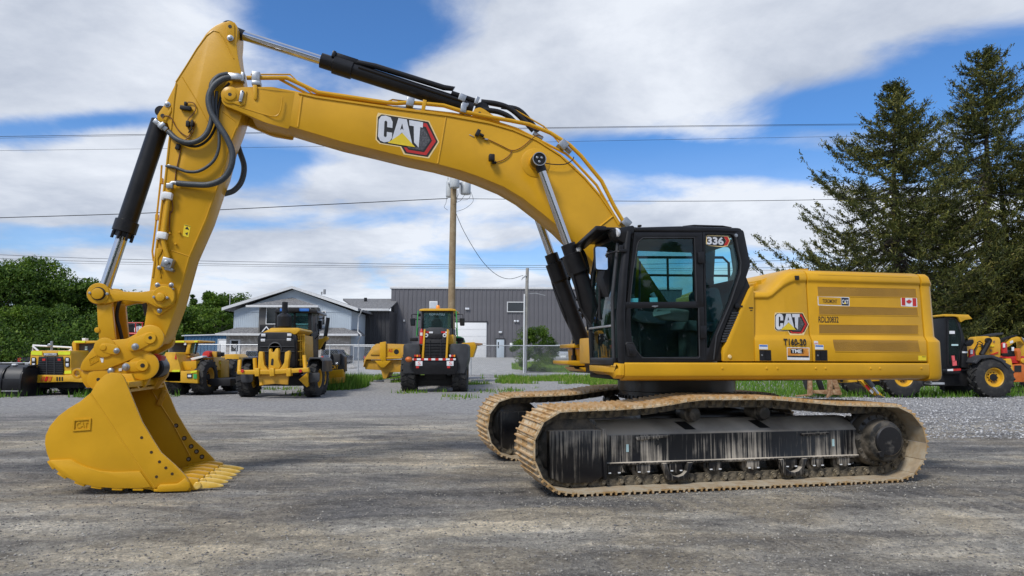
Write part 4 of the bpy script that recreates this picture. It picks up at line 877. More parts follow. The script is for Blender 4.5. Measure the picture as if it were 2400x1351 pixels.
def frame_set(tk, sgn):
    """ roller frame, idler, sprocket, rollers of one track, in track coordinates: y = -(v) with v measured from the machine middle """
    V = lambda v: -sgn * v
    def B(mb, name, m, bevel=0, **k): return mb.build(name, m, tk, bevel, **k)
    def prism_v(mb, pts, v0, v1): return mb.prism(pts, V(v0), V(v1))
    # main side frame: vertical cheek with a sloping top, built as a lofted section
    mb = MB(); sec = [(1.47, .27), (1.47, .30), (1.45, .305), (1.45, .605), (1.43, .625), (1.22, .755), (1.05, .755), (1.05, .27)]
    mb.loft([[Vector((u, V(v), z)) for v, z in sec] for u in (-1.64, 1.72)]); B(mb, 'roller_frame', M['muddy'], .006)
    mb = MB(); mb.box2((-1.60, V(1.452), .286), (1.70, V(1.485), .300)); B(mb, 'frame_rail', M['muddy'], .003)
    # dark slots in the sloping top
    mb = MB()
    for u in (-.56, .42):
        a = Vector((u, V(1.40), .648)); mb.add([(u - .10, V(1.27), .729), (u + .045, V(1.27), .729), (u + .12, V(1.40), .648), (u - .02, V(1.40), .648)], [(0, 1, 2, 3)])
    B(mb, 'drain_slot', M['black_print'], 0)
    mb = MB()
    mb.prism(rcorner([(-1.24, .585), (-.80, .60), (-.82, .575), (-1.22, .545)], .02), V(1.45), V(1.475)); mb.prism(rcorner([(.92, .575), (1.32, .585), (1.30, .565), (.95, .545)], .02), V(1.45), V(1.475))
    B(mb, 'step_lip', M['muddy'], .004)
    mb = MB(); mb.prism(circ(-.965, .515, .034, 10), V(1.44), V(1.4525)); B(mb, 'tie_hole', M['black_print'], 0)
    mb = MB(); mb.prism(rcorner([(-2.27, .675), (-1.62, .675), (-1.615, .17), (-1.78, .098), (-2.11, .104), (-2.265, .168)], .02), V(1.18), V(1.50)); B(mb, 'idler_yoke', M['muddy'], .012)
    mb = MB(); mb.prism(rcorner([(-1.66, .69), (-1.62, .69), (-1.60, .62), (-1.605, .13), (-1.64, .12)], .015), V(1.20), V(1.52)); B(mb, 'yoke_flange', M['muddy'], .004)
    mb = MB(); mb.lathe([(.05, -.09), (.33, -.09), (.39, -.05), (.39, -.03), (.355, -.02), (.355, .02), (.39, .03), (.39, .05), (.33, .09), (.05, .09)], (-2.0, V(1.30), .47), n=40); B(mb, 'idler_wheel', M['muddy_hub'])
    mb = MB()
    mb.lathe([(.10, -.05), (.33, -.05), (.36, -.03), (.36, .03), (.33, .05), (.10, .05)], (2.0, V(1.30), .47), n=40)
    for i in range(21):
        a = 2 * math.pi * i / 21; c = Vector((2.0 + math.cos(a) * .37, V(1.30), .47 + math.sin(a) * .37))
        mb.box(c, (.07, .07, .05), Matrix.Rotation(-a, 3, 'Y'))
    B(mb, 'sprocket', M['muddy_hub'])
    s = -sgn
    mb = MB(); mb.lathe([(.33, .05 * s), (.335, .12 * s), (.31, .17 * s), (.262, .185 * s), (.255, .26 * s), (.245, .31 * s), (.22, .322 * s), (.05, .322 * s)], (2.0, V(1.30), .475), n=44)
    for i in range(16):
        a = 2 * math.pi * i / 16; mb.cyl((2.0 + .29 * math.cos(a), V(1.46), .475 + .29 * math.sin(a)), (2.0 + .29 * math.cos(a), V(1.495), .475 + .29 * math.sin(a)), .02, n=8)
    B(mb, 'final_drive', M['muddy_hub'])
    mb = MB(); mb.lathe([(.185, 0), (.185, .022 * s), (.17, .034 * s), (.02, .037 * s)], (2.01, V(1.622), .482), n=36); mb.cyl((1.88, V(1.62), .33), (1.88, V(1.66), .33), .036, n=14); B(mb, 'hub_cap', M['muddy_cap'])
    for u, z in ((-.47, .823), (.453, .825)):
        mb = MB(); mb.lathe([(.03, -.2 * s), (.085, -.2 * s), (.085, -.02 * s), (.098, -.01 * s), (.098, .05 * s), (.085, .06 * s), (.085, .1 * s), (.07, .125 * s), (.02, .13 * s)], (u, V(1.31), z), n=24); B(mb, 'carrier_roller', M['muddy_hub'])
    for u in (-1.50, -1.143, -.74, -.242, .258, .767, 1.134, 1.509):
        mb = MB(); mb.lathe([(.05, -.2 * s), (.115, -.19 * s), (.115, -.1 * s), (.09, -.09 * s), (.09, .03 * s), (.118, .045 * s), (.118, .1 * s), (.1, .115 * s), (.03, .12 * s)], (u, V(1.30), .215), n=24)
        o = B(mb, 'track_roller', M['muddy_hub'])
        mb = MB(); mb.prism(rcorner([(u - .085, .29), (u + .085, .29), (u + .08, .19), (u + .03, .18), (u, .165), (u - .03, .18), (u - .08, .19)], .012), V(1.40), V(1.465)); B(mb, 'roller_cap', M['muddy'], .004)
        mb = MB()
        for d in (-.055, .06): mb.box((u + d, V(1.468), .192), (.03, .012, .012))
        B(mb, 'cap_bolt', M['sticker'])
    for u in (-.74, .767):
        mb = MB(); o1 = [(u - .19, .285), (u - .135, .285), (u - .11, .19), (u - .06, .145), (u, .13), (u + .06, .145), (u + .11, .19), (u + .13, .285), (u + .19, .285), (u + .135, .165), (u + .12, .10), (u + .08, .088), (u - .08, .088), (u - .14, .10)]
        mb.prism(o1, V(1.44), V(1.52)); B(mb, 'chain_guard', M['muddy'], .006)
    if sgn > 0:
        for u in (-1.33, 1.37):
            mb = MB(); mb.box((u, V(1.452), .46 if u < 0 else .455), (.03, .004, .085)); B(mb, 'reflector_sticker', M['pale_teal'])
def track(sgn, off):
    tk = empty('crawler_track', EX)
    for i in range(N_SHOE):
        a, b = on_loop((i - .5) * PITCH_S + off), on_loop((i + .5) * PITCH_S + off)
        th = math.atan2(b[1] - a[1], b[0] - a[0])
        # the loop runs clockwise seen from the left side: outward is to its left-hand side
        for src, nm in ((shoe0, 0), (link0, 1)):
            o = src.copy() if not (sgn > 0 and i == 0) else src
            if o is not src: COL.objects.link(o)
            o.parent = tk; o.location = ((a[0] + b[0]) / 2, -sgn * V_MID, (a[1] + b[1]) / 2); o.rotation_euler = (0, -th, 0)
    frame_set(tk, sgn)
    return tk
track(1, .04); track(-1, .11)
mb = MB(); mb.box2((-1.0, -1.06, .42), (1.0, 1.06, .80)); low(mb, 'car_body', M['muddy_cap'], .03)
mb = MB()
for su in (-1, 1):
    for sv in (-1, 1): mb.beam((su * .45, sv * .3, .72), (su * .95, sv * 1.1, .60), .30, .28)
low(mb, 'track_leg', M['muddy_cap'], .02)
mb = MB(); mb.lathe([(.62, .78), (.70, .80), (.70, .92), (.78, .93), (.78, 1.03), (.80, 1.04), (.80, 1.20), (.70, 1.25)], (0, 0, 0), (0, 0, 1), n=56)
for i in range(60):
    a = 2 * math.pi * i / 60; mb.box((.785 * math.cos(a), .785 * math.sin(a), .955), (.03, .03, .045), Matrix.Rotation(a, 3, 'Z'))
low(mb, 'slew_ring', M['muddy_cap'])

# ---- boom
VB, VN, VS = .235, .285, .205
boom_top = [(588, 206), (637, 204), (690, 213), (740, 225), (832, 238), (925, 251), (1000, 260), (1054, 268), (1100, 275), (1147, 285), (1202, 301), (1258, 325), (1313, 360), (1340, 383), (1369, 412), (1406, 455), (1436, 497), (1462, 545), (1500, 612), (1540, 672), (1568, 712)]
boom_bot = [(1566, 740), (1550, 760), (1525, 765), (1495, 748), (1455, 702), (1415, 645), (1370, 592), (1313, 535), (1269, 499), (1224, 464), (1180, 438), (1122, 414), (1078, 399), (1022, 384), (960, 371), (880, 351), (800, 332), (712, 306), (680, 296), (672, 299), (620, 287), (588, 274)]
mb = MB(); mb.prism(pl(boom_top + boom_bot, VB), -VB, VB)
boom = up(mb, 'boom', M['yellow'], .006)
mb = MB(); nose = rcorner([(517, 232), (530, 209), (572, 204), (637, 203.5), (690, 213), (676, 298.5), (672, 299.5), (620, 287.5), (560, 261), (524, 247)], [10, 14, 6, 8, 2, 2, 2, 12, 12, 10], 3)
mb.prism(pl(nose, VN), -VN, -VN + .075); mb.prism(pl(nose, VN), VN - .075, VN); xr = U3(664, 250, VN).x
mb.v = [(x, (max(min(y, .237), -.237) if abs(y) > .25 else y) if x > xr else y, z) for x, y, z in mb.v]
up(mb, 'boom_nose', M['yellow'], .006, parent=boom)
# flange lips and weld beads on the boom
mb = MB()
lip = [U3(a, b, VB) for a, b in [(700, 219), (740, 228), (925, 255), (1054, 272), (1147, 289), (1202, 305), (1258, 329), (1313, 364), (1369, 416), (1406, 459), (1432, 497), (1450, 528)]]
for i in range(len(lip) - 1): mb.beam(lip[i], lip[i + 1], .03, .022)
up(mb, 'boom_top_flange', M['yellow'], 0, parent=boom)
def bead(name, pts, v, r, parent, m='yellow'):
    mb = MB(); mb.tube([U3(a, b, v) for a, b in pts], r, 8); return up(mb, name, M[m], 0, parent=parent)
bead('weld_seam', [(1045, 276), (1036, 330), (1026, 384)], VB, .011, boom)
bead('weld_seam', [(708, 226), (703, 262), (698, 298)], VB, .012, boom)
bead('weld_seam', [(1437, 507), (1395, 540), (1360, 568)], VB, .013, boom)
bead('weld_seam', soft([(662, 228), (658, 262), (648, 274), (628, 272), (560, 250)], 2, False), VN, .007, boom)
# round boss and pin of the boom cylinders
bp = U3(1255, 382, VB)
mb = MB(); mb.lathe([(.20, 0), (.20, .006), (.185, .012), (.10, .016), (.09, .10)], (bp.x, bp.y + .001, bp.z), (0, -1, 0), n=40); mb.lathe([(.20, 0), (.20, .01), (.09, .02), (.09, .1)], (bp.x, VB - .001, bp.z), (0, 1, 0), n=40)
up(mb, 'cylinder_boss', M['yellow'], 0, parent=boom)
# boom nose pin, keeper and bracket
p = U3(540, 224, VN)
mb = MB(); mb.lathe([(.11, 0), (.11, .012), (.075, .016), (.07, .03), (.03, .032)], (p.x, p.y, p.z), (0, -1, 0), n=30); up(mb, 'nose_pin', M['yellow'], .002, parent=boom)
mb = MB(); mb.lathe([(.022, 0), (.022, .034)], (p.x, p.y, p.z), (0, -1, 0), n=14); up(mb, 'pin_bore', M['black_print'], 0, parent=boom)
mb = MB(); mb.prism(pl(rcorner([(538, 237), (560, 239), (566, 213), (579, 214), (574, 246), (566, 250), (540, 241)], 3), VN), -VN - .014, -VN); up(mb, 'keeper_plate', M['yellow'], .002, parent=boom)
mb = MB(); a, b = U3(569.5, 216, VN), U3(564, 241, VN); mb.beam((a.x, -VN - .026, a.z), (b.x, -VN - .026, b.z), .024, .04)
for q in (a, b): mb.sphere((q.x, -VN - .04, q.z * .97 + (a.z + b.z) / 2 * .03), .012, 8)
up(mb, 'pin_lock_bar', M['zinc'], .003, parent=boom)
# ---- stick
st_top = [(367, 273), (374, 261), (390, 239), (409, 201), (413, 190), (437, 151), (461, 112), (483, 79), (494, 68), (505, 60), (520, 53), (539, 49.5), (550, 53), (556.5, 63), (556, 80), (554, 103), (557, 130), (562, 155), (566, 172), (572, 205), (573, 240), (566, 272), (557, 300), (540, 341), (524, 406), (511, 438), (485, 516), (446, 604), (415, 715), (387, 790), (378, 805), (352, 812), (338, 800), (335, 780), (337, 770), (343, 733), (354, 655), (372, 515), (385, 414), (394, 330), (398, 304), (392, 288), (380, 287), (370, 283)]
mb = MB(); mb.prism(pl(st_top, VS), -VS, VS); stick = up(mb, 'stick', M['yellow'], .006)
bead('stick_edge_lip', [(413, 196), (408, 232), (404, 275), (397, 330), (388, 416), (375, 515), (358, 650)], VS, .012, stick)
bead('stick_edge_lip', [(412, 193), (437, 154), (461, 115), (484, 84), (500, 72), (514, 76), (525, 92), (548, 138)], VS, .008, stick)
bead('weld_seam', [(427, 181), (460, 235), (486, 284)], VS, .006, stick)
bead('weld_seam', [(521, 262), (553, 286)], VS, .006, stick)
bead('weld_seam', [(554, 299), (537, 341), (521, 404), (482, 514), (443, 603), (412, 712)], VS, .007, stick)
bead('weld_seam', [(400, 587), (446, 602)], VS, .006, stick)
mb = MB(); p = U3(538.5, 62, VS); c2 = U3(540, 90, VS)
mb.prism(pl(rcorner([(529, 60), (532, 52), (540, 50.5), (548, 54), (550, 62), (550, 92), (545, 97), (536, 97), (532, 92)], 4), VS), -VS - .016, -VS); up(mb, 'pin_plate', M['yellow'], .003, parent=stick)
def bolt(parent, px, py, v, r=.022, m='zinc', proud=.03, wash=True):
    mb = MB(); c = U3(px, py, v); pr = [(r * 1.65, 0), (r * 1.65, .006)] if wash else []
    mb.lathe(pr + [(r, .009), (r, proud), (r * .7, proud + .003)], (c.x, c.y, c.z), (0, -1, 0), n=18); return up(mb, 'bolt', M[m], 0, parent=parent)
def bore(parent, px, py, v, r=.025):
    mb = MB(); c = U3(px, py, v); mb.lathe([(r, 0), (r, .004)], (c.x, c.y, c.z), (0, -1, 0), n=16); return up(mb, 'pin_bore', M['black_print'], 0, parent=parent)
bolt(stick, 540, 90, VS + .016, .024); bore(stick, 539, 62.5, VS + .016, .022)
bolt(stick, 392.5, 245.5, VS, .022); bore(stick, 381, 271.5, VS, .024)
mb = MB(); mb.prism(pl(rcorner([(384, 281), (389, 285), (402, 262), (402, 250)], 2), VS), -VS - .012, -VS); up(mb, 'lug_plate', M['yellow'], .003, parent=stick)
# small fittings on the stick side
mb = MB(); a = U3(437, 256, VS); mb.box((a.x, a.y - .03, a.z), (.13, .05, .05), Matrix.Rotation(R_(6), 3, 'Y')); mb.box((a.x - .005, a.y - .03, a.z + .055), (.03, .04, .05)); up(mb, 'work_lamp', M['black_matt'], .008, parent=stick)
mb = MB(); a = U3(442, 293, VS); mb.box((a.x, a.y - .03, a.z), (.04, .05, .07)); mb.box((a.x + .05, a.y - .03, a.z + .01), (.03, .05, .07)); mb.tube(spline([(a.x + .03, a.y - .04, a.z + .0), (a.x + .05, a.y - .045, a.z - .06), (a.x + .01, a.y - .03, a.z - .11)], 4), .009, 6); up(mb, 'wire_connector', M['black_matt'], .004, parent=stick)
def wire(parent, pts, v, r=.006, m='cable'):
    mb = MB(); mb.tube(spline([U3(a, b, v) for a, b in pts], 5), r, 6); return up(mb, 'wiring', M[m], 0, parent=parent)
wire(stick, [(440, 247), (441, 240), (455, 243), (459, 255), (452, 268), (441, 280), (439, 292)], VS + .02)
wire(stick, [(381, 279), (385, 272), (398, 274), (405, 283), (412, 297), (425, 312), (440, 320), (446, 312), (442, 300)], VS + .015)
wire(stick, [(457, 285), (455, 300), (447, 318), (432, 330)], VS + .015)
wire(stick, [(424, 345), (419, 372), (413, 400), (410, 424)], VS + .01, .007)
mb = MB(); a = U3(418, 346, VS); mb.box((a.x, a.y - .02, a.z), (.05, .04, .07), Matrix.Rotation(.3, 3, 'Y')); up(mb, 'wire_connector', M['black_matt'], .006, parent=stick)
mb = MB(); mb.prism(pl([(432, 526), (447, 530), (442, 557), (428, 553)], VS), -VS - .003, -VS); up(mb, 'warning_label', M['warn'], 0, parent=stick)
mb = MB(); mb.prism(pl([(439, 531), (444, 540), (433.5, 537)], VS), -VS - .004, -VS - .003); mb.prism(pl([(434, 547), (441, 545), (439, 553)], VS), -VS - .004, -VS - .003); mb.prism(pl([(432.5, 527), (446.5, 530.6), (446.3, 532), (432.3, 528.5)], VS), -VS - .004, -VS - .003); up(mb, 'label_print', M['black_print'], 0, parent=stick)
for (x, y) in ((399, 548), (422, 546), (390, 572), (413, 573)):
    bolt(stick, x, y, VS, .013, 'yellow', .03, False)
mb = MB(); mb.prism(pl(rcorner([(367, 582), (381, 583), (379, 592), (370, 607), (372, 625), (379, 650), (375, 652), (366, 620)], 3), VS), -VS - .012, -VS); up(mb, 'hose_bracket', M['yellow'], .002, parent=stick)
bolt(stick, 373, 628, VS + .01, .014, 'zinc', .03)
# hard line with its clamps down the stick, valve block
hv = VS + .045
mb = MB(); mb.tube([U3(a, b, hv) for a, b in [(398, 432), (394, 470), (386, 530), (382, 562), (386, 580), (394, 606)]], .028, 12); up(mb, 'hydraulic_pipe', M['yellow'], 0, parent=stick)
for (x, y) in ((394, 460), (382, 553)):
    mb = MB(); a = U3(x, y, hv); mb.box((a.x, a.y - .003, a.z), (.098, .085, .085), Matrix.Rotation(R_(8), 3, 'Y')); mb.box((a.x - .055, a.y + .01, a.z), (.04, .05, .1), Matrix.Rotation(R_(8), 3, 'Y')); up(mb, 'pipe_clamp', M['sticker'], .012, parent=stick)
mb = MB(); a = U3(397.5, 619, VS); mb.box((a.x, a.y - .06, a.z), (.12, .12, .12), Matrix.Rotation(R_(14), 3, 'Y')); mb.box((a.x + .02, a.y - .05, a.z - .075), (.10, .10, .04), Matrix.Rotation(R_(14), 3, 'Y')); mb.lathe([(.03, 0), (.03, .02)], (a.x, a.y - .12, a.z), (0, -1, 0), n=14); up(mb, 'valve_block', M['zinc'], .01, parent=stick)
bore(stick, 397.5, 618, VS + .145, .012)
wire(stick, [(403, 470), (405, 490), (400, 500), (399, 496), (397, 530), (398, 545)], VS + .02, .007)
# thin line along the front edge
mb = MB(); mb.tube([U3(a, b, 0.02) for a, b in [(379, 388), (377, 420), (367, 510), (357, 590), (360, 613)]], .012, 8)
for a, b in ((379, 425), (368, 510)): mb.box(U3(a, b, .02), (.03, .05, .07))
up(mb, 'grease_line', M['yellow'], 0, parent=stick)
# stick foot plates and link pivot
mb = MB(); mb.prism(pl(rcorner([(347, 690), (362, 666), (408, 669), (413, 700), (408, 719), (374, 741), (366, 737), (352, 716)], 5), VS), -VS - .03, -VS); up(mb, 'link_plate', M['yellow'], .004, parent=stick)
for x, y in ((369, 668.5), (401.5, 668.5), (374, 728.5)): bolt(stick, x, y, VS + .03, .017)
bolt(stick, 406, 678, VS + .03, .008)
# ---- bucket linkage: two side links, the power link and a hollow link box
VLk = .285
link = MB(); lk = rcorner([(206, 689), (208, 679), (224, 666), (240, 668), (262, 680), (290, 684), (330, 685), (358, 681), (380, 678), (398, 682), (409, 699), (402, 716), (385, 724), (366, 720), (345, 709), (310, 706), (285, 704), (262, 709), (242, 713), (222, 706), (210, 700)], 5, 2)
link.prism(pl(lk, VLk), -VLk, -VLk + .05); link.prism(pl(lk, VLk), VLk - .05, VLk); slk = up(link, 'side_link', M['yellow'], .006)
def disc(parent, name, px, py, v, prof, m='yellow', n=30):
    c = U3(px, py, v); mb = MB(); mb.lathe(prof, (c.x, c.y, c.z), (0, -1, 0), n=n); return up(mb, name, M[m], 0, parent=parent)
disc(slk, 'link_boss', 230.5, 688.5, VLk, [(.125, 0), (.118, .012), (.10, .014)]); disc(slk, 'link_boss', 383, 696.5, VLk, [(.13, 0), (.12, .012), (.1, .013)])
disc(slk, 'link_pin', 230.5, 689, VLk + .012, [(.065, 0), (.065, .035), (.05, .04)], 'yellow'); disc(slk, 'seal_ring', 231, 689, VLk + .012, [(.078, 0), (.078, .01)], 'black_print')
disc(slk, 'link_pin', 378, 697.5, VLk + .012, [(.05, 0), (.05, .05), (.04, .055)]); disc(slk, 'seal_ring', 378, 698, VLk + .012, [(.068, 0), (.068, .012)], 'yellow'); 
for x, y in ((213.5, 688), (254, 690), (363, 697.5), (394, 699)): disc(slk, 'lock_pin', x, y, VLk + .01, [(.016, 0), (.016, .045), (.01, .05)], 'zinc', 12)
mb = MB(); mb.cyl(U3(230, 689, VLk - .02), Vector((U3(230, 689, VLk).x, VLk - .02, U3(230, 689, VLk).z)), .06); mb.cyl(U3(380, 697, VLk - .02), Vector((U3(380, 697, VLk).x, VLk - .02, U3(380, 697, VLk).z)), .06); up(mb, 'cross_pin', M['steel'], 0, parent=slk)
mb = MB(); pk = pl([(226, 703), (262, 707), (262, 720), (266, 760), (270, 796), (232, 798), (228, 750)], .25)
mb.prism(pk, -.25, -.19); mb.prism(pk, .19, .25)
mb.prism(pl([(226, 712), (236, 712), (240, 796), (231, 796)], .25), -.20, .20); pl_ = up(mb, 'power_link', M['yellow'], .008)
mb = MB(); mb.prism(pl(circ(228, 774, 6.5, 16), .25), -.262, -.24); up(mb, 'link_eye', M['yellow'], .004, parent=pl_)
mb = MB(); mb.tube(spline([U3(283, 700, .0), U3(276, 722, .0), U3(274, 745, .0), U3(280, 770, .0), U3(286, 795, .0)], 5), .022, 8); mb.tube(spline([U3(338, 712, -.1), U3(342, 725, -.1), U3(344, 740, -.1)], 4), .03, 8); up(mb, 'hydraulic_hose', M['black_matt'], 0, parent=pl_)
# ---- quick coupler
VC = .27
cp = rcorner([(231, 800), (262, 797), (296, 795), (318, 783), (345, 770), (368, 769), (379, 780), (382, 796), (376, 812), (345, 828), (300, 846), (245, 868), (199, 870), (186, 868), (192, 848)], 6, 2)
mb = MB(); mb.prism(pl(cp, VC), -VC, -VC + .09); mb.prism(pl(cp, VC), VC - .09, VC); cpl = up(mb, 'quick_coupler', M['yellow'], .008)
cp2 = rcorner([(189, 869), (240, 869), (330, 836), (355, 831), (366, 845), (364, 862), (336, 912), (322, 912), (290, 880), (250, 880), (214, 905), (204, 912), (190, 892)], 6, 2)
mb = MB(); mb.prism(pl(cp2, VC - .03), -VC + .03, -VC + .11); mb.prism(pl(cp2, VC - .03), VC - .11, VC - .03); up(mb, 'coupler_jaw', M['yellow'], .008, parent=cpl)
mb = MB(); mb.box2((U3(250, 830, 0).x, -.2, U3(250, 850, 0).z), (U3(345, 830, 0).x, .2, U3(345, 808, 0).z)); mb.box2((U3(225, 872, 0).x, -.2, U3(225, 885, 0).z), (U3(330, 870, 0).x, .2, U3(330, 858, 0).z)); up(mb, 'coupler_core', M['yellow_dull'], .01, parent=cpl)
mb = MB(); mb.ring(pl(circ(180, 876, 12, 18), .1), pl(circ(180, 876, 6.5, 18), .1), -.1, -.04); up(mb, 'lifting_eye', M['yellow'], .006, parent=cpl)
def strap(pts, v, th, r=6): 
    mb = MB(); mb.prism(pl(rcorner(pts, r, 3), v), -v - th, -v + .01); return up(mb, 'pin_retainer', M['yellow'], .004, parent=cpl)
disc(cpl, 'pin_boss', 352, 793, VC, [(.155, 0), (.155, .02), (.14, .026), (.05, .027)]); strap([(300, 806), (308, 795), (350, 779), (362, 783), (366, 795), (360, 803), (328, 820), (310, 824), (299, 818)], VC + .02, .02)
disc(cpl, 'pin_boss', 352, 793, VC + .038, [(.068, 0), (.062, .012), (.03, .013)]); bore(cpl, 352, 792, VC + .05, .02); bolt(cpl, 317, 813, VC + .04, .024, 'zinc', .03)
disc(cpl, 'pin_boss', 246, 815, VC, [(.115, 0), (.115, .015), (.1, .02), (.04, .021)]); strap([(232, 815), (240, 804), (252, 805), (275, 809), (282, 820), (276, 832), (262, 831), (240, 825)], VC + .014, .014)
disc(cpl, 'pin_boss', 242, 815, VC + .026, [(.04, 0), (.03, .012), (.012, .013)]); bolt(cpl, 273.5, 822.5, VC + .028, .02, 'zinc', .03)
disc(cpl, 'pin_boss', 338, 858, VC - .03, [(.165, 0), (.165, .02), (.14, .026), (.05, .027)]); strap([(292, 850), (310, 849), (340, 846), (350, 856), (347, 868), (330, 871), (300, 872), (288, 866)], VC - .01, .022)
disc(cpl, 'pin_boss', 334, 857, VC + .01, [(.07, 0), (.062, .014), (.03, .015)]); bore(cpl, 334, 857, VC + .026, .024); bolt(cpl, 295, 860.5, VC + .012, .026, 'zinc', .028)
disc(cpl, 'pin_boss', 233, 888, VC - .03, [(.13, 0), (.13, .015), (.1, .022), (.04, .023)]); bore(cpl, 230.5, 890, VC - .005, .02); disc(cpl, 'bolt', 260, 870, VC, [(.04, 0), (.03, .02), (.01, .03)], 'zinc', 12)
mb = MB(); mb.prism(pl([(235, 840), (243, 838), (242, 850), (238, 850)], VC), -VC - .003, -VC); mb.prism(pl([(279, 864), (286, 863), (286, 870), (279, 870)], VC - .03), -VC + .02, -VC + .03); up(mb, 'label', M['sticker'], 0, parent=cpl)
# raised maker's plate on the coupler
mb = MB(); mb.ring(pl([(208, 842), (227, 832), (231, 846), (211, 857)], VC), pl([(209.5, 843), (226, 834), (229.5, 845.5), (212, 855)], VC), -VC - .006, -VC)
put_text(mb, 'CAT', (U3(212, 853, VC).x, -VC - .004, U3(212, 853, VC).z), U3(229, 844.5, VC) - U3(212, 853, VC), U3(210, 844, VC) - U3(212, 853, VC), .02); up(mb, 'raised_plate', M['yellow'], 0, parent=cpl)
mb = MB(); c = U3(366, 862, -.05); mb.lathe([(.11, -.14), (.125, -.12), (.125, .12), (.11, .14)], (c.x, c.y, c.z), (0, 1, 0), n=30); up(mb, 'coupler_cylinder', M['black'], .006, parent=cpl)
mb = MB(); a = U3(372, 838, 0); mb.box((a.x, -.02, a.z), (.12, .2, .06), Matrix.Rotation(.25, 3, 'Y')); up(mb, 'red_lock', M['red'], .01, parent=cpl)
mb = MB(); mb.prism(pl(rcorner([(352, 832), (380, 836), (396, 852), (394, 880), (368, 914), (340, 912), (366, 870), (366, 846)], 5), -.2), .18, .24); up(mb, 'coupler_jaw', M['yellow_dull'], .008, parent=cpl)
# ---- bucket
VK0, VK1 = .74, -.60       # near and far cheek
def zc(pts): return crop(pts, 80, 850, 4.095)
side = zc([(545, 290), (600, 190), (680, 120), (730, 98), (790, 100), (835, 115), (860, 145), (900, 240), (960, 390), (1035, 570), (1130, 730), (1215, 865), (1350, 985), (1455, 1090), (1500, 1160), (1500, 1240), (1190, 1230), (1000, 1210), (800, 1208), (600, 1195), (440, 1160), (270, 1080), (165, 980), (120, 870), (102, 780), (108, 700), (150, 610), (230, 515), (330, 440), (440, 375)])
bk = empty('bucket', EX); bk.rotation_euler = DROT
def bkp(mb, name, m, bevel=0, **k): return mb.build(name, m, bk, bevel, **k)
S2 = pl(side, VK0)
mb = MB(); mb.prism(S2, -VK0, -VK0 + .035); bkp(mb, 'side_plate', M['yellow'], .004)
mb = MB(); mb.prism(S2, -VK1 - .035, -VK1); bkp(mb, 'side_plate', M['yellow'], .004)
# curved wrapper from the top lip round the back to the cutting edge
wrap = zc([(905, 262), (800, 250), (680, 230), (600, 240), (545, 290), (440, 375), (330, 440), (230, 515), (150, 610), (108, 700), (102, 780), (120, 870), (165, 980), (270, 1080), (440, 1160), (600, 1195), (800, 1212), (1000, 1215), (1200, 1225), (1480, 1240)])
W2 = [Vector((p.x, 0, p.z)) for p in spline([Vector((a, 0, b)) for a, b in pl(wrap, VK0)], 4)]
mb = MB(); loops = []
for k, p in enumerate(W2):
    t = (W2[min(k + 1, len(W2) - 1)] - W2[max(k - 1, 0)]).normalized(); nrm = Vector((t.z, 0, -t.x))
    q = p + nrm * -.03
    loops.append([(p.x, -VK0 + .03, p.z), (p.x, -VK1 - .03, p.z), (q.x, -VK1 - .03, q.z), (q.x, -VK0 + .03, q.z)])
mb.loft(loops); bkp(mb, 'wrapper', M['bucket_in'])
mb = MB(); mb.prism(pl(zc([(600, 190), (680, 120), (835, 115), (905, 262), (700, 262), (590, 262)]), VK0), -.42, -.36); mb.prism(pl(zc([(600, 190), (680, 120), (835, 115), (905, 262), (700, 262), (590, 262)]), VK0), .30, .36)
mb.box2((S2[2][0] - .05, -VK0 + .03, U3(270, 905, .7).z - .02), (U3(303, 905, .7).x, -VK1 - .03, U3(270, 900, .7).z + .02)); bkp(mb, 'hinge_plate', M['yellow'], .006)
mb = MB()
for i in range(7):           # wear strips under the belly
    k = 48 + i * 4; p = W2[min(k, len(W2) - 2)]; t = (W2[min(k + 1, len(W2) - 1)] - W2[k - 1]).normalized()
    mb.box((p.x, -(VK0 + VK1) / 2, p.z - .003), (.105, VK0 - VK1 + .03, .026), Matrix.Rotation(-math.atan2(t.z, t.x), 3, 'Y'))
bkp(mb, 'wear_strip', M['yellow'], .004)
bl = lambda name, pts, r: bkp(MB().tube([U3(a, b, VK0) for a, b in zc(pts)], r, 8), name, M['yellow'])
bkp(MB().tube([Vector((q.x, -VK1 - .04, q.z)) for q in (U3(*c, VK0) for c in zc([(760, 330), (1000, 700), (1190, 1060)]))], .008, 6), 'weld_seam', M['yellow'])
bl('weld_seam', [(545, 300), (700, 530), (850, 760), (1000, 975), (1160, 1200)], .007)
mb = MB(); wp = zc([(150, 950), (165, 935), (360, 928), (420, 965), (500, 1000), (640, 1038), (760, 1050), (1020, 1042), (1130, 1195), (1000, 1207), (800, 1206), (600, 1193), (440, 1158), (270, 1078), (170, 980)])
mb.prism(pl(wp, VK0), -VK0 - .022, -VK0 + .004); bkp(mb, 'wear_plate', M['yellow'], .008)
mb = MB(); sp = zc([(1185, 1200), (1215, 1168), (1380, 1160), (1455, 1105), (1500, 1150), (1508, 1200), (1475, 1232), (1200, 1240)]); mb.prism(pl(sp, VK0), -VK0 - .035, -VK0 + .004); bkp(mb, 'corner_shroud', M['yellow'], .012)
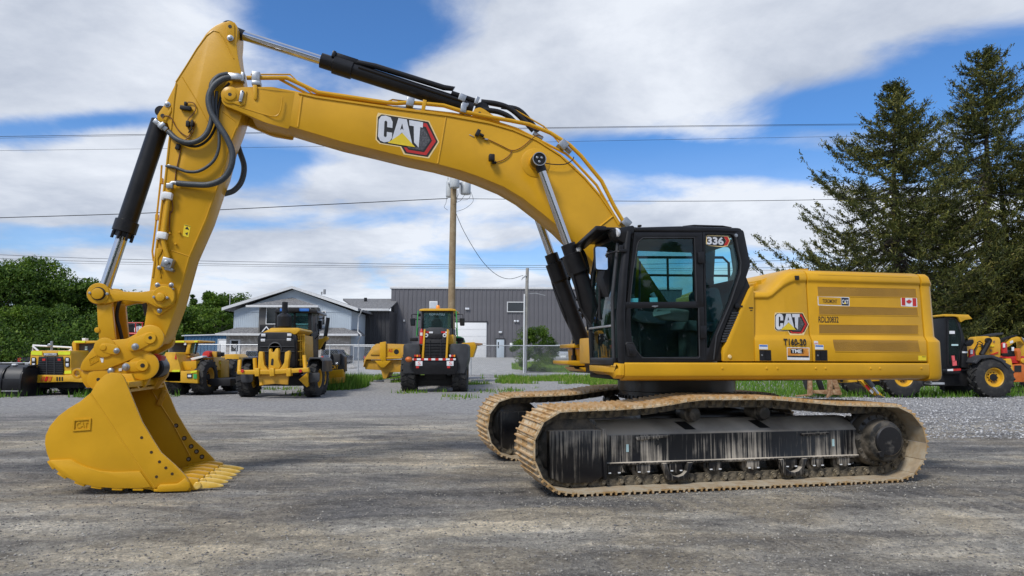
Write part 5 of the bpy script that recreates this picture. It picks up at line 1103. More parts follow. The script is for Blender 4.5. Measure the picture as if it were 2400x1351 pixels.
for x, y in ((1032, 721), (1125, 861), (1203, 953), (1264, 1011), (1325, 1069), (1174, 1097)):
    c = U3(*zc([(x, y)])[0], VK0); mb = MB(); mb.lathe([(.016, 0), (.016, .003)], (c.x, c.y, c.z), (0, -1, 0), n=14); bkp(mb, 'bolt_hole', M['hole'])
    fx = Vector((c.x, -VK1 - .035, c.z)); mb = MB(); mb.lathe([(.030, 0), (.028, .003)], fx, (0, -1, 0), n=16); bkp(mb, 'bolt_hole', M['hole'])
    mb = MB(); mb.lathe([(.018, .004), (.016, .014)], fx, (0, -1, 0), n=12); bkp(mb, 'bolt_hole_plug', M['zinc'])
mb = MB(); ra, rb = U3(172, 990, VK0), U3(212.5, 1006, VK0)
mb.ring([(ra.x, ra.z + .03), (rb.x, ra.z + .04), (rb.x, rb.z - .01), (ra.x, rb.z - .02)], [(ra.x + .016, ra.z + .014), (rb.x - .016, ra.z + .024), (rb.x - .016, rb.z + .006), (ra.x + .016, rb.z - .004)], -VK0 - .012, -VK0)
vs, fs = text_geo('CAT', .03); e0 = Vector((ra.x + .03, -VK0 - .008, rb.z + .016)); mb.add([e0 + Vector((a * (rb.x - ra.x - .06), 0, b * (ra.z - rb.z - .01))) for a, b in vs], fs)
bkp(mb, 'raised_plate', M['yellow'], .003)
mb = MB(); mb.beam(U3(388, 915, VK1 + .04), U3(372, 950, VK1 + .04) + Vector((-.0, 0, 0)), .05, .06); bkp(mb, 'stiffener', M['bucket_in'], .006)
# cutting lip and six teeth
lx, lz = U3(452, 1128, VK0).x, .055
mb = MB(); mb.prism([(lx - .45, .045), (lx - .16, .10), (lx - .06, .085), (lx - .03, .055), (lx - .08, .028), (lx - .42, .018)], -VK0 + .0, -VK1 - .0); bkp(mb, 'cutting_edge', M['yellow'], .008)
def tooth_parts():
    def sec(x, w0, h0, zc_): return [(x, -w0, zc_ - h0), (x, w0, zc_ - h0), (x, w0 * .8, zc_ + h0), (x, -w0 * .8, zc_ + h0)]
    root = empty('tooth', bk)
    a = MB().loft([sec(-.22, .026, .02, .10), sec(-.10, .040, .040, .095), sec(-.02, .052, .066, .085), sec(.06, .054, .070, .085), sec(.20, .050, .056, .072)]).build('adapter', M['yellow'], root, .012)
    b = MB(); b.loft([sec(.19, .036, .040, .066), sec(.32, .027, .030, .058), sec(.42, .019, .017, .050), sec(.46, .011, .008, .046)]); b.lathe([(.036, -.052), (.042, -.044), (.042, .044), (.036, .052)], (.19, 0, .062), n=16); b.build('tooth_tip', M['tooth'], root, .008)
    c = MB().lathe([(.03, -.057), (.034, -.05), (.034, .05), (.03, .057)], (.05, 0, .082), n=10).build('lock', M['yellow'], root, .006)
    return root
t0 = tooth_parts()
for i in range(6):
    t = t0 if i == 0 else dup(t0, bk)
    t.location = (lx - .15, -VK0 + .075 + i * (VK0 - VK1 - .15) / 5, -.012)
mb = MB()
for i in range(5):
    y = -VK0 + .075 + (i + .5) * (VK0 - VK1 - .15) / 5; mb.lathe([(.055, 0), (.05, .02), (.03, .022)], (lx - .22, y, .098), (0, 0, 1), n=18)
bkp(mb, 'edge_bolt', M['yellow'])
mb = MB(); mb.lathe([(.03, 0), (.022, .012)], (lx - .10, -VK0 + .018, .075), (0, -1, 0), n=8); bkp(mb, 'bolt', M['zinc'])

# ---- hydraulic cylinders
def cylinder(p_pin_rod, p_gland, p_mid, p_end, v, r_rod, r_bar, name, gland=.26):
    cy = empty(name, EX); cy.rotation_euler = DROT
    A, G, E_ = U3(*p_pin_rod, v), U3(*p_gland, v), U3(*p_end, v)
    d = (E_ - A).normalized(); G = A + d * (G - A).dot(d)
    MB().cyl(A + d * .02, G + d * .1, r_rod, n=24).build('rod', M['chrome'], cy)
    return cy, A, G, E_, d
# stick cylinder
cy, A, G, E_, d = cylinder((540, 74), (752, 143), None, (1128, 262), 0.0, .062, .1, 'stick_cylinder')
MB().tube([G, G + d * .16, G + d * .17, G + d * .42, G + d * .43, E_ - d * .12], [.098, .098, .122, .122, .104, .104], 28).build('barrel', M['black'], cy)
mb = MB(); mb.lathe([(.1, -.1), (.1, .1)], E_, n=24); mb.lathe([(.09, -.12), (.09, .12)], A, n=24); mb.tube([A, A + d * .17], [.085, .07], 20); mb.build('cylinder_eye', M['black'], cy)
perp = Vector((-d.z, 0, d.x)); perp = perp if perp.z > 0 else -perp
mb = MB(); mb.box(G + d * .30 + perp * .105 + Vector((0, -.03, 0)), (.34, .12, .07), Matrix.Rotation(-math.atan2(d.z, d.x), 3, 'Y')); mb.box(G + d * .15 + perp * .10 + Vector((0, -.03, 0)), (.05, .16, .09), Matrix.Rotation(-math.atan2(d.z, d.x), 3, 'Y')); mb.build('port_block', M['black'], cy, .012)
L_ = (E_ - G).length
mb = MB(); mb.tube([G + d * .42 + perp * .10 + Vector((0, -.05, 0)), G + d * .7 + perp * .125 + Vector((0, -.07, 0)), G + d * (L_ * .74) + perp * .135 + Vector((0, -.07, 0)), G + d * (L_ * .80) + perp * .16 + Vector((0, -.07, 0)), U3(1058, 219, .07), U3(1112, 237, .07)], .038, 12)
mb.tube([G + d * .5 + Vector((0, -.1, 0)) + perp * .03, G + d * (L_ * .9) + Vector((0, -.11, 0)) + perp * .02], .022, 10); mb.build('cylinder_pipe', M['black'], cy)
mb = MB(); mb.box(U3(1083, 231, .09), (.10, .09, .10), Matrix.Rotation(.35, 3, 'Y')); mb.box(U3(1090, 246, .09), (.09, .07, .06), Matrix.Rotation(.35, 3, 'Y')); mb.box(U3(1117, 238, .09), (.05, .10, .11), Matrix.Rotation(.35, 3, 'Y')); mb.build('pipe_clamp', M['zinc'], cy, .008)
# bucket cylinder
cy, A, G, E_, d = cylinder((238, 700), (297, 558), None, (383, 268), 0.0, .066, .1, 'bucket_cylinder')
MB().tube([G, G + d * .055, G + d * .06, G + d * .20, G + d * .21, E_ - d * .1], [.105, .105, .135, .135, .112, .112], 30).build('barrel', M['black'], cy)
mb = MB(); mb.lathe([(.07, -.11), (.07, .11)], E_, n=24); mb.lathe([(.09, -.1), (.09, .1)], A, n=24); mb.tube([A, A + d * .14], [.09, .085], 20); mb.build('cylinder_eye', M['black'], cy)
mb = MB()
for i in range(8):
    a = 2 * math.pi * i / 8; e = Vector((-d.z, 0, d.x)); q = G + d * .05 + e * (.115 * math.cos(a)) + Vector((0, .115 * math.sin(a), 0)); mb.cyl(q - d * .09, q, .018, n=8)
mb.build('gland_bolt', M['black'], cy)
mb = MB(); a, b = U3(368, 288, .17), U3(392, 306, .17); mb.beam(a, b, .06, .06); mb.box(a, (.08, .06, .06), Matrix.Rotation(.7, 3, 'Y')); mb.box(U3(380, 296, .18), (.05, .07, .09), Matrix.Rotation(.7, 3, 'Y')); mb.build('hose_fitting', M['zinc'], cy, .01)
# boom cylinders
for v in (.45, -.45):
    cy = empty('boom_cylinder', EX); cy.rotation_euler = DROT
    A, G, E_ = U3(1261, 377, .45), U3(1345, 568, .45), U3(1412, 800, .45)
    G = Vector((G.x, 0, G.z)); A.y = E_.y = G.y = -v
    d = (E_ - A).normalized(); G = A + d * (G - A).dot(d)
    MB().cyl(A + d * .05, G + d * .1, .058, n=24).build('rod', M['chrome'], cy)
    MB().tube([G, G + d * .13, G + d * .14, G + d * .40, G + d * .43, E_], [.098, .098, .132, .132, .11, .11], 28).build('barrel', M['black'], cy)
    e = Vector((-d.z, 0, d.x))
    mb = MB(); s_ = -1 if v > 0 else 1
    mb.lathe([(.085, -.075), (.092, -.06), (.092, .06), (.085, .075)], A, n=28); mb.tube([A, A + d * .16], [.07, .066], 20); mb.build('rod_eye', M['black'], cy)
    mb = MB(); mb.lathe([(.092, .072), (.092, .09), (.082, .09), (.082, .072)], A, (0, s_, 0), n=28, caps=False)
    for k in range(3): mb.lathe([(.016, .076), (.016, .085), (.01, .088)], A + Vector((.036 * math.cos(2.1 * k + .5), 0, .036 * math.sin(2.1 * k + .5))), (0, s_, 0), n=10)
    mb.build('pin_cap', M['zinc'], cy)
    mb = MB(); mb.beam(G + d * .1 + e * .13, G + d * .40 + e * .13, .09, .05); mb.tube(spline([G + d * .12 + e * .15, G + d * .2 + e * .17, G + d * .4 + e * .15, G + d * .48 + e * .11, G + d * .75 + e * .115], 4), .022, 8); mb.build('port_block', M['black'], cy, .01)
    mb = MB(); mb.tube(spline([G + d * .38 - e * .1 + Vector((0, s_ * .07, 0)), G + d * .6 - e * .115 + Vector((0, s_ * .05, 0)), G + d * .9 - e * .12, G + d * 1.25 - e * .05 + Vector((0, s_ * .1, 0))], 4), .02, 8); mb.build('cylinder_hose', M['black_matt'], cy)
wire(boom, [(1278, 383), (1300, 386), (1325, 385), (1341, 376), (1345, 368)], VB + .06, .007, 'black_matt')
# ---- lines along the boom
def bline(pts, v, r, m='yellow', name='boom_pipe'):
    mb = MB(); mb.tube([U3(a, b, v) for a, b in pts], r, 10); return up(mb, name, M[m], 0, parent=boom)
bline([(578, 183), (630, 183), (672, 183), (690, 191), (745, 217), (800, 225), (905, 241), (930, 243), (955, 241), (990, 243), (1040, 248), (1085, 262), (1150, 275), (1200, 284), (1240, 292), (1290, 312), (1335, 340), (1362, 366), (1410, 425), (1440, 485), (1465, 527)], .20, .027)
bline([(588, 175), (680, 175), (702, 196), (732, 220)], .10, .010)
bline([(655, 186), (700, 210), (722, 221), (800, 233), (930, 253), (960, 256), (1060, 267), (1150, 283), (1210, 302), (1262, 328), (1325, 360), (1342, 374), (1398, 434), (1436, 500), (1452, 525)], .16, .018)
bline([(905, 240), (920, 234), (935, 236), (1050, 248), (1092, 254), (1120, 244), (1136, 244), (1205, 257), (1275, 297), (1290, 312), (1320, 345)], -.05, .011)
for x, y, w_ in ((961, 243, .10), (1085, 258, .08), (1318, 342, .12), (1465, 524, .12)):
    mb = MB(); mb.box(U3(x, y, .16), (w_, .16, .12), Matrix.Rotation(.15 if x < 1200 else .75, 3, 'Y')); up(mb, 'pipe_clamp', M['zinc'], .012, parent=boom)
mb = MB(); mb.box(U3(993, 251, .16), (.05, .14, .15), Matrix.Rotation(.15, 3, 'Y')); up(mb, 'pipe_bracket', M['yellow'], .006, parent=boom)
for pts, v in (([(1128, 239), (1165, 244), (1195, 255), (1225, 280), (1250, 307)], .05), ([(1132, 258), (1165, 262), (1190, 272), (1205, 285)], .08), ([(1175, 250), (1215, 258), (1245, 288), (1260, 310)], -.12)):
    mb = MB(); mb.tube(spline([U3(a, b, v) for a, b in pts], 5), .036, 12); up(mb, 'hydraulic_hose', M['black_matt'], 0, parent=boom)
mb = MB(); mb.beam(U3(1250, 312, .12), U3(1272, 326, .12), .05, .05); mb.beam(U3(1325, 347, .1), U3(1338, 358, .1), .06, .06); mb.beam(U3(918, 253, .16), U3(952, 255, .16), .045, .045); mb.beam(U3(970, 258, .16), U3(990, 260, .16), .045, .045); up(mb, 'pipe_coupling', M['zinc'], .008, parent=boom)
mb = MB(); lugp = rcorner([(1105, 276), (1110, 258), (1124, 253), (1134, 258), (1172, 284), (1168, 292), (1105, 282)], 6); mb.prism(pl(lugp, .12), -.15, -.10); mb.prism(pl(lugp, .12), .10, .15); up(mb, 'cylinder_lug', M['yellow'], .005, parent=boom)
bore(boom, 1124, 266, .15, .022)
# clamp at the nose with its tab
mb = MB(); mb.box(U3(601, 184, .2), (.10, .12, .14)); mb.box(U3(602, 198, .24), (.11, .12, .06)); up(mb, 'pipe_clamp', M['zinc'], .012, parent=boom)
mb = MB(); mb.prism(pl(rcorner([(592, 200), (603, 200), (602, 232), (598, 236), (594, 232)], 4), VN), -VN - .014, -VN + .0); up(mb, 'clamp_tab', M['yellow'], .004, parent=boom)
mb = MB(); mb.beam(U3(538, 182, .26), U3(568, 183, .26), .075, .075); mb.box(U3(570, 183, .24), (.045, .10, .12)); mb.beam(U3(534, 174, .26), U3(562, 175, .26), .03, .03); up(mb, 'pipe_coupling', M['zinc'], .012, parent=boom)
# sensor and lamp on the boom side
mb = MB(); a = U3(1119, 314, VB); mb.box((a.x, a.y - .035, a.z), (.05, .06, .09), Matrix.Rotation(.45, 3, 'Y')); mb.box((a.x + .055, a.y - .03, a.z - .025), (.06, .05, .025), Matrix.Rotation(.4, 3, 'Y')); up(mb, 'angle_sensor', M['black_matt'], .006, parent=boom)
mb = MB(); mb.beam(U3(1100, 316, VB + .004), U3(1112, 322, VB + .004), .008, .01); mb.box(U3(1140, 327, VB + .02), (.045, .02, .02), Matrix.Rotation(.1, 3, 'Y')); up(mb, 'sensor_bracket', M['steel'], .002, parent=boom)
mb = MB(); a = U3(1152, 374, VB); mb.box((a.x - .01, a.y - .07, a.z), (.075, .09, .09)); mb.box((a.x + .03, a.y - .04, a.z - .055), (.06, .06, .03)); up(mb, 'work_lamp', M['black_matt'], .012, parent=boom)
wire(boom, [(1130, 324), (1145, 328), (1175, 342), (1200, 353), (1222, 346), (1246, 326), (1258, 318), (1272, 320)], VB + .012)
wire(boom, [(1160, 382), (1180, 375), (1194, 364), (1200, 353)], VB + .012)
# ---- hoses between boom and stick
def hose(pts, r=.034, name='hydraulic_hose', m='hose'):
    mb = MB(); mb.tube(spline([U3(a, b, v) for a, b, v in pts], 8), r, 14); return up(mb, name, M[m], 0, parent=stick)
hose([(540, 182, .27), (520, 187, .29), (500, 203, .31), (489, 230, .32), (494, 262, .33), (510, 290, .34), (532, 325, .35), (545, 360, .35), (540, 395, .34), (522, 420, .32), (490, 433, .29), (450, 433, .27), (415, 430, .26)], .037)
hose([(534, 174, .20), (512, 180, .24), (496, 200, .27), (497, 240, .28), (496, 280, .28), (485, 312, .29), (465, 330, .29), (440, 335, .28), (415, 327, .27), (395, 309, .22)], .032)
hose([(508, 215, .25), (506, 255, .25), (512, 300, .26), (513, 345, .27), (500, 378, .27), (470, 400, .27), (440, 403, .26), (410, 393, .24), (390, 390, .2)], .019)
hose([(538, 195, .25), (522, 215, .24), (512, 255, .24), (508, 290, .24), (490, 325, .24), (462, 343, .24), (430, 338, .24), (405, 320, .22)], .016, m='black_matt')
hose([(520, 190, -.30), (545, 300, -.34), (560, 350, -.36), (572, 390, -.36), (566, 425, -.34), (548, 447, -.30), (525, 455, -.25)], .037)
mb = MB(); mb.tube(spline([U3(a, b, .26) for a, b in [(415, 430), (405, 429), (399, 434), (398, 442)]], 5), .026, 10); mb.box(U3(398.5, 437, .26), (.075, .07, .06)); mb.beam(U3(388, 389, .19), U3(400, 390, .2), .035, .035); up(mb, 'pipe_coupling', M['zinc'], .008, parent=stick)
# ================================================================== upper structure: skirt, hood, counterweight, cab
def ring_loops(outer, inner, n=72):
    cx = sum(p[0] for p in inner) / len(inner); cz = sum(p[1] for p in inner) / len(inner)
    def hit(poly, ang):
        dx, dz = math.cos(ang), math.sin(ang); best = 1e9
        for i in range(len(poly)):
            (x1, z1), (x2, z2) = poly[i], poly[(i + 1) % len(poly)]
            ex, ez = x2 - x1, z2 - z1; den = dx * ez - dz * ex
            if abs(den) < 1e-12: continue
            t = ((x1 - cx) * ez - (z1 - cz) * ex) / den; s_ = ((x1 - cx) * dz - (z1 - cz) * dx) / den
            if t > 0 and -1e-9 <= s_ <= 1 + 1e-9: best = min(best, t)
        return (cx + dx * best, cz + dz * best)
    angs = set(2 * math.pi * i / n for i in range(n))
    for p in list(outer) + list(inner): angs.add(math.atan2(p[1] - cz, p[0] - cx) % (2 * math.pi))
    angs = sorted(angs); A = []
    for a in angs:
        if not A or a - A[-1] > 1e-4: A.append(a)
    return [hit(outer, a) for a in A], [hit(inner, a) for a in A]
# profile of the hood side (v, z)
HOOD = [(1.47, 1.447), (1.47, 1.695), (1.462, 1.715), (1.434, 1.76), (1.427, 1.772), (1.405, 2.40), (1.405, 2.425), (1.425, 2.455), (1.425, 2.49), (1.405, 2.545), (1.355, 2.583), (1.25, 2.603), (1.0, 2.61)]
def vskin(z):
    for (v0, z0), (v1, z1) in zip(HOOD, HOOD[1:]):
        if z0 <= z <= z1 and z1 > z0: return v0 + (v1 - v0) * (z - z0) / (z1 - z0)
    return 1.4
def HP(px, py, off=.003):                # a point lying on the hood skin
    v = 1.42
    for _ in range(4): p = UP.P(px, py, v + off); v = vskin(p.z)
    return UP.P(px, py, v + off)
def uat(px, py=800): return HP(px, py, 0).x
ztop_u = [(uat(1770), U3(1770, 679, 1.42).z), (uat(1808), U3(1808, 679, 1.42).z), (uat(1818), U3(1818, 674, 1.42).z), (uat(1832), U3(1832, 660, 1.4).z), (uat(1848), U3(1848, 644, 1.4).z), (uat(1860), U3(1860, 636, 1.4).z), (uat(1872), 2.598), (1.132, 2.61)]
def section(u, zt, vin=.9):
    z0 = 1.82; out = []
    for v, z in HOOD:
        if z > z0: z = z0 + (z - z0) * (zt - z0) / (2.61 - z0)
        out.append(Vector((u, -v, z)))
    return [Vector((u, -vin, 1.447))] + out + [Vector((u, -vin, zt))]
mb = MB(); mb.loft([section(u, z) for u, z in ztop_u]); pA = up(mb, 'hood_door', M['yellow'], .010, ang=28)
mb = MB(); mb.loft([section(u, 2.61) for u in (1.146, 2.765)]); pB = up(mb, 'engine_door', M['yellow'], .010, ang=28)
# counterweight: the same side line, carried round the rear corner
mb = MB(); loops = []
for u, dv in ((2.783, 0), (2.90, 0), (2.96, .015), (3.005, .05), (3.03, .11), (3.04, .2)):
    L_ = []
    cw = [(1.40, 1.20), (1.455, 1.225), (1.475, 1.28), (1.475, 1.70)] + HOOD[2:11]
    zt = 2.603 - max(0, (u - 2.9)) ** 2 * 6.0
    for v, z in cw:
        if z > 2.4: z = 2.4 + (z - 2.4) * (zt - 2.4) / .203
        L_.append(Vector((u - (.035 if z > 1.75 and u > 2.95 else 0), -(v - dv), z)))
    loops.append([Vector((u, 1.45 - dv, 1.2))] + L_ + [Vector((L_[-1].x, 1.40 - dv, zt))])
mb.loft(loops); up(mb, 'counterweight', M['yellow'], .02, ang=32)
mb = MB(); mb.box2((1.0, -1.15, 1.45), (2.77, 1.3, 2.56)); up(mb, 'engine_bay', M['black_matt'], .01)
mb = MB(); mb.prism(pl([(1784, 656), (1850, 631.5), (1895, 629.5), (1895, 700), (1784, 700)], 1.05), -1.05, 1.35); mb.prism(pl([(1756, 668), (1785, 658), (1785, 690), (1756, 690)], .95), -.95, 1.3); mb.box2((1.1, -1.2, 2.55), (2.77, 1.4, 2.606)); up(mb, 'hood_top', M['yellow'], .01)
# triangular storage door next to the cab
mb = MB(); mb.prism(pl(rcorner([(1694.5, 847.3), (1694, 822), (1716, 770), (1740, 716), (1757, 678), (1763, 671), (1767, 671), (1769.5, 847.3)], [3, 14, 40, 40, 10, 4, 2, 2]), 1.455), -1.455, -1.05); pT = up(mb, 'storage_door', M['yellow'], .022)
mb = MB(); mb.box(U3(1760, 722, 1.456), (.055, .01, .014)); mb.box(U3(1761, 728, 1.456), (.03, .006, .01)); up(mb, 'door_slot', M['black_print'], .002, parent=pT)
mb = MB(); c = U3(1710, 836.5, 1.456); mb.lathe([(.025, 0), (.02, .014), (.008, .016)], c, (0, -1, 0), n=12); up(mb, 'bolt', M['cream'], 0, parent=pT)
# lower skirt
sk = [(1.30, 1.215), (1.43, 1.235), (1.475, 1.275), (1.482, 1.32), (1.482, 1.415), (1.470, 1.43), (1.2, 1.432)]
us = U3(1464, 860, 1.48).x; ue = 2.775
mb = MB(); mb.loft([[Vector((u, -v, z)) for v, z in sk] for u in (us + .004, ue)]); skirt = up(mb, 'side_skirt', M['yellow'], .008, ang=25)
for x in (1693, 1797, 1822, 1912, 1935, 2041, 2063, 2160):
    c = U3(x, 864, 1.482); mb = MB(); mb.lathe([(.016, 0), (.012, .007), (.004, .009)], c, (0, -1, 0), n=10); up(mb, 'rivet', M['yellow'], 0, parent=skirt)
mb = MB(); loops = []
for u, v in ((us - .004, 1.482), (us - .05, 1.475), (us - .085, 1.44), (us - .10, 1.38), (us - .105, 1.0), (us - .10, .45)):
    k = 1 if v > 1.3 else 0
    loops.append([Vector((u + .1 * (1 - k), -v + .1 * k, 1.24 + (.03 if v < 1.4 else 0))), Vector((u, -v, 1.285 + (.03 if v < 1.4 else 0))), Vector((u, -v, 1.415 if v > 1.43 else 1.385)), Vector((u + .1 * (1 - k), -v + .1 * k, 1.425 if v > 1.43 else 1.39))])
mb.loft(loops); up(mb, 'front_skirt', M['yellow'], .006)
mb = MB(); mb.box2((-1.15, -1.36, 1.26), (2.76, 1.40, 1.445)); mb.box2((-1.0, -.8, 1.19), (1.8, .8, 1.27)); up(mb, 'main_frame', M['black_matt'], .02)
# perforated screens let into the engine door
def gridpatch(mb, quad, off, th, nu=3, nv=7):
    rows = []
    for j in range(nv + 1):
        t = j / nv; row = []
        for i in range(nu + 1):
            u = i / nu; a = [quad[0][k] * (1 - u) * (1 - t) + quad[1][k] * u * (1 - t) + quad[2][k] * u * t + quad[3][k] * (1 - u) * t for k in (0, 1)]
            row.append(HP(a[0], a[1], off))
        rows.append(row)
    fr = [p for r in rows for p in r]; bk_ = [p + Vector((0, th, 0)) for p in fr]; n = nu + 1; N_ = len(fr); fs = []
    for j in range(nv):
        for i in range(nu): q = j * n + i; fs += [(q, q + 1, q + n + 1, q + n)]
    per = [i for i in range(n)] + [j * n + nu for j in range(1, nv + 1)] + [nv * n + i for i in range(nu - 1, -1, -1)] + [j * n for j in range(nv - 1, 0, -1)]
    fs += [(per[i], per[(i + 1) % len(per)], N_ + per[(i + 1) % len(per)], N_ + per[i]) for i in range(len(per))]
    mb.add(fr + bk_, fs)
def patch(name, quad, m, parent, off=.004, n=1, th=.004):
    mb = MB(); gridpatch(mb, quad, off, th); return up(mb, name, M[m], 0, parent=parent)
for qd in ([(1915, 672), (2146, 677), (2149, 698), (1917, 694.5)], [(1918, 717.5), (2150, 722), (2152, 741), (1919, 738.5)], [(1919, 761), (2152, 762.5), (2152, 784), (1919.5, 782.5)], [(1952, 796.5), (2151, 798), (2157, 826), (1957, 824.5)]):
    P4 = [HP(a, b, .0005) for a, b in qd]; mb = MB()
    gridpatch(mb, qd, .003, .006); sc = up(mb, 'vent_screen', M['screen'], 0, parent=pB)
    for i in range(4):
        mb2 = MB(); mb2.beam(P4[i], P4[(i + 1) % 4], .008, .008); up(mb2, 'screen_edge', M['yellow'], 0, parent=pB)
mb = MB(); a, b = uat(1925, 700), uat(2140, 700)
mb.loft2([(a - .03, -1.4145, 2.525), (b + .0, -1.4145, 2.525), (b - .03, -1.35, 2.588), (a - .10, -1.35, 2.588)], [(a - .03, -1.40, 2.52), (b, -1.40, 2.52), (b - .03, -1.34, 2.58), (a - .10, -1.34, 2.58)]); up(mb, 'vent_screen', M['screen'], 0, parent=pB)
# recessed door latches, small latch, stickers and lettering
for par, quad in ((pA, [(1780, 820.5), (1807, 821), (1808, 846), (1781, 845.5)]), (pB, [(1911, 821), (1939, 821), (1939.5, 846), (1911.5, 846)])):
    o = patch('door_latch', quad, 'black_matt', par, .006, th=.02)
    q2 = [(quad[0][0] + 13, quad[0][1] + 2.5), (quad[1][0] - 3, quad[1][1] + 2.5), (quad[2][0] - 3, quad[2][1] - 2.5), (quad[3][0] + 13, quad[3][1] - 2.5)]
    patch('latch_paddle', q2, 'black', o, .013, th=.006)
    c = HP(quad[0][0] + 6, quad[0][1] + 12.5, .007); mb = MB(); mb.lathe([(.011, 0), (.009, .004)], c, (0, -1, 0), n=10); up(mb, 'latch_lock', M['zinc'], 0, parent=o)
patch('top_latch', [(1864.5, 646.5), (1873, 646.5), (1873, 656.5), (1865, 656)], 'black_matt', pA, .018, th=.03)
def decal(name, layers, parent, base=.002):
    mb = MB(); ms = []
    for k, (m, geo) in enumerate(layers):
        if m not in ms: ms.append(m)
        mb.cur = ms.index(m); off = base + .0012 * k
        if isinstance(geo, tuple):
            o, r_, t_ = geo[1]; vs, fs = text_geo(geo[0], geo[2] if len(geo) > 2 else 0)
            mb.add([HP(o[0] + (r_[0] - o[0]) * a + (t_[0] - o[0]) * b, o[1] + (r_[1] - o[1]) * a + (t_[1] - o[1]) * b, off) for a, b in vs], fs)
        else: mb.add([HP(a, b, off) for a, b in geo], [tuple(range(len(geo)))])
    return up(mb, name, [M[m] for m in ms], 0, parent=parent, smooth=False)
LOGO = {  # strokes of the emblem in the coordinates of an enlarged view of the hood
 'cream': [(606, 640), (945, 640), (1018, 782), (955, 915), (788, 915), (762, 866), (625, 866), (598, 840), (598, 668)],
 'black_print': [(630, 648), (940, 648), (1008, 782), (947, 906), (797, 906), (768, 858), (632, 858), (606, 835), (606, 672)],
 'red_print': [(908, 662), (930, 662), (996, 782), (936, 895), (808, 895), (786, 862), (806, 862), (818, 876), (922, 876), (970, 782), (926, 688), (908, 688)],
 'grey_print': [(888, 702), (918, 702), (958, 782), (914, 864), (822, 864), (800, 850), (870, 850)],
 'C': [(705, 735), (705, 690), (690, 660), (658, 652), (628, 660), (613, 690), (613, 812), (628, 842), (655, 850), (690, 838), (705, 808), (705, 770), (670, 770), (670, 803), (660, 812), (651, 803), (651, 697), (660, 688), (670, 697), (670, 735)],
 'A': [(742, 655), (797, 655), (842, 835), (770, 757), (700, 842)],
 'An': [(768, 690), (779, 738), (768, 728), (757, 740)],
 'T': [(812, 657), (905, 657), (905, 697), (888, 697), (884, 848), (852, 815), (845, 697), (817, 697)],
 'gold_print': [(772, 760), (862, 849), (678, 849)]}
def logo_layers(f):
    g = lambda k: [f(x, y) for x, y in LOGO[k]]
    return [('cream', g('cream')), ('black_print', g('black_print')), ('red_print', g('red_print')), ('grey_print', g('grey_print')), ('silver_print', g('C')), ('silver_print', g('A')), ('black_print', g('An')), ('silver_print', g('T')), ('gold_print', g('gold_print'))]
decal('emblem', logo_layers(lambda x, y: (1700 + x / 5.197, 610 + y / 5.197)), pA)
def boomlogo(x, y):
    a, b = (x - 612) / 293, (y - 652) / 198; zx, zy = 400 + a * 280 - b * 8, 402 + a * 45 + b * 170
    return (740 + zx / 2.7026, 120 + zy / 2.7026)
mb = MB(); ms = []
for k, (m, geo) in enumerate(logo_layers(boomlogo)):
    if m not in ms: ms.append(m)
    mb.cur = ms.index(m); mb.add([U3(a, b, VB + .002 + .0012 * k) for a, b in geo], [tuple(range(len(geo)))])
up(mb, 'emblem', [M[m] for m in ms], 0, parent=boom, smooth=False)
rect = lambda x0, y0, x1, y1, s=0: [(x0, y0), (x1, y0 + s), (x1, y1 + s), (x0, y1)]
decal('dealer_sticker', [('sticker', [(1916, 694), (1990.5, 697), (1991, 718.5), (1917, 716)]), ('yellow', [(1918, 696), (1971, 698.2), (1971.5, 716), (1918.7, 714)]), ('navy', [(1972, 698), (1989, 698.8), (1989.4, 716.8), (1972.3, 716)]),
    ('black_print', ('TOROMONT', [(1928, 710.2), (1962, 711.6), (1928, 701.2)], .008)), ('sticker', ('CAT', [(1973.5, 712.6), (1988.3, 713.3), (1973.3, 702.5)], .02)), ('gold_print', [(1980.5, 708), (1983.5, 713), (1977.5, 712.8)])], pB)
leaf = [(0, -10), (1.5, -7), (4, -8.2), (3.3, -3.5), (6, -6), (6.8, -4.4), (9.5, -4.8), (8.5, -1.8), (10, -1), (5.2, 3), (5.8, 4.6), (.7, 4), (.7, 8), (-.7, 8), (-.7, 4), (-5.8, 4.6), (-5.2, 3), (-10, -1), (-8.5, -1.8), (-9.5, -4.8), (-6.8, -4.4), (-6, -6), (-3.3, -3.5), (-4, -8.2), (-1.5, -7)]
decal('flag_sticker', [('sticker', [(2111, 696), (2149, 698), (2150, 720), (2112, 718)]), ('red', [(2113, 698), (2121.5, 698.4), (2122.3, 716.8), (2113.7, 716.3)]), ('red', [(2138.5, 699.2), (2147.3, 699.7), (2148, 718.2), (2139.2, 717.8)]), ('red', [(2130.6 + x * .66, 708 + y * .68) for x, y in leaf])], pB)
decal('serial_number', [('black_print', ('RDL20832', [(1918.5, 756.5), (1965.5, 757), (1918.3, 742)], .018))], pB)
decal('fleet_number', [('black_print', ('T160-20', [(1836.5, 810), (1890, 811), (1836, 793.6)], .03))], pA, .014)
decal('sponsor_sticker', [('sticker', [(1844, 814.5), (1897, 815.2), (1897.5, 844.5), (1845, 843.8)]), ('orange_print', [(1845.5, 816), (1895.7, 816.6), (1896, 836), (1846, 835)]), ('black_print', [(1853, 817.5), (1882, 817.8), (1886, 823), (1883, 829.3), (1853.5, 829)]), ('black_print', [(1846, 834), (1896, 834.8), (1896, 838), (1846, 837)]),
    ('sticker', ('TME', [(1855, 827.6), (1879, 828.2), (1854.8, 819)], .025)), ('orange_print', ('3', [(1881, 827), (1885, 827.2), (1881, 819.6)], .01))], pA)
decal('blue_label', [('sticker', [(1779, 808), (1799.5, 808.5), (1799.7, 819.5), (1779.3, 819)]), ('blue', [(1780, 809), (1798.7, 809.5), (1798.8, 813), (1780.1, 812.6)])], pA)
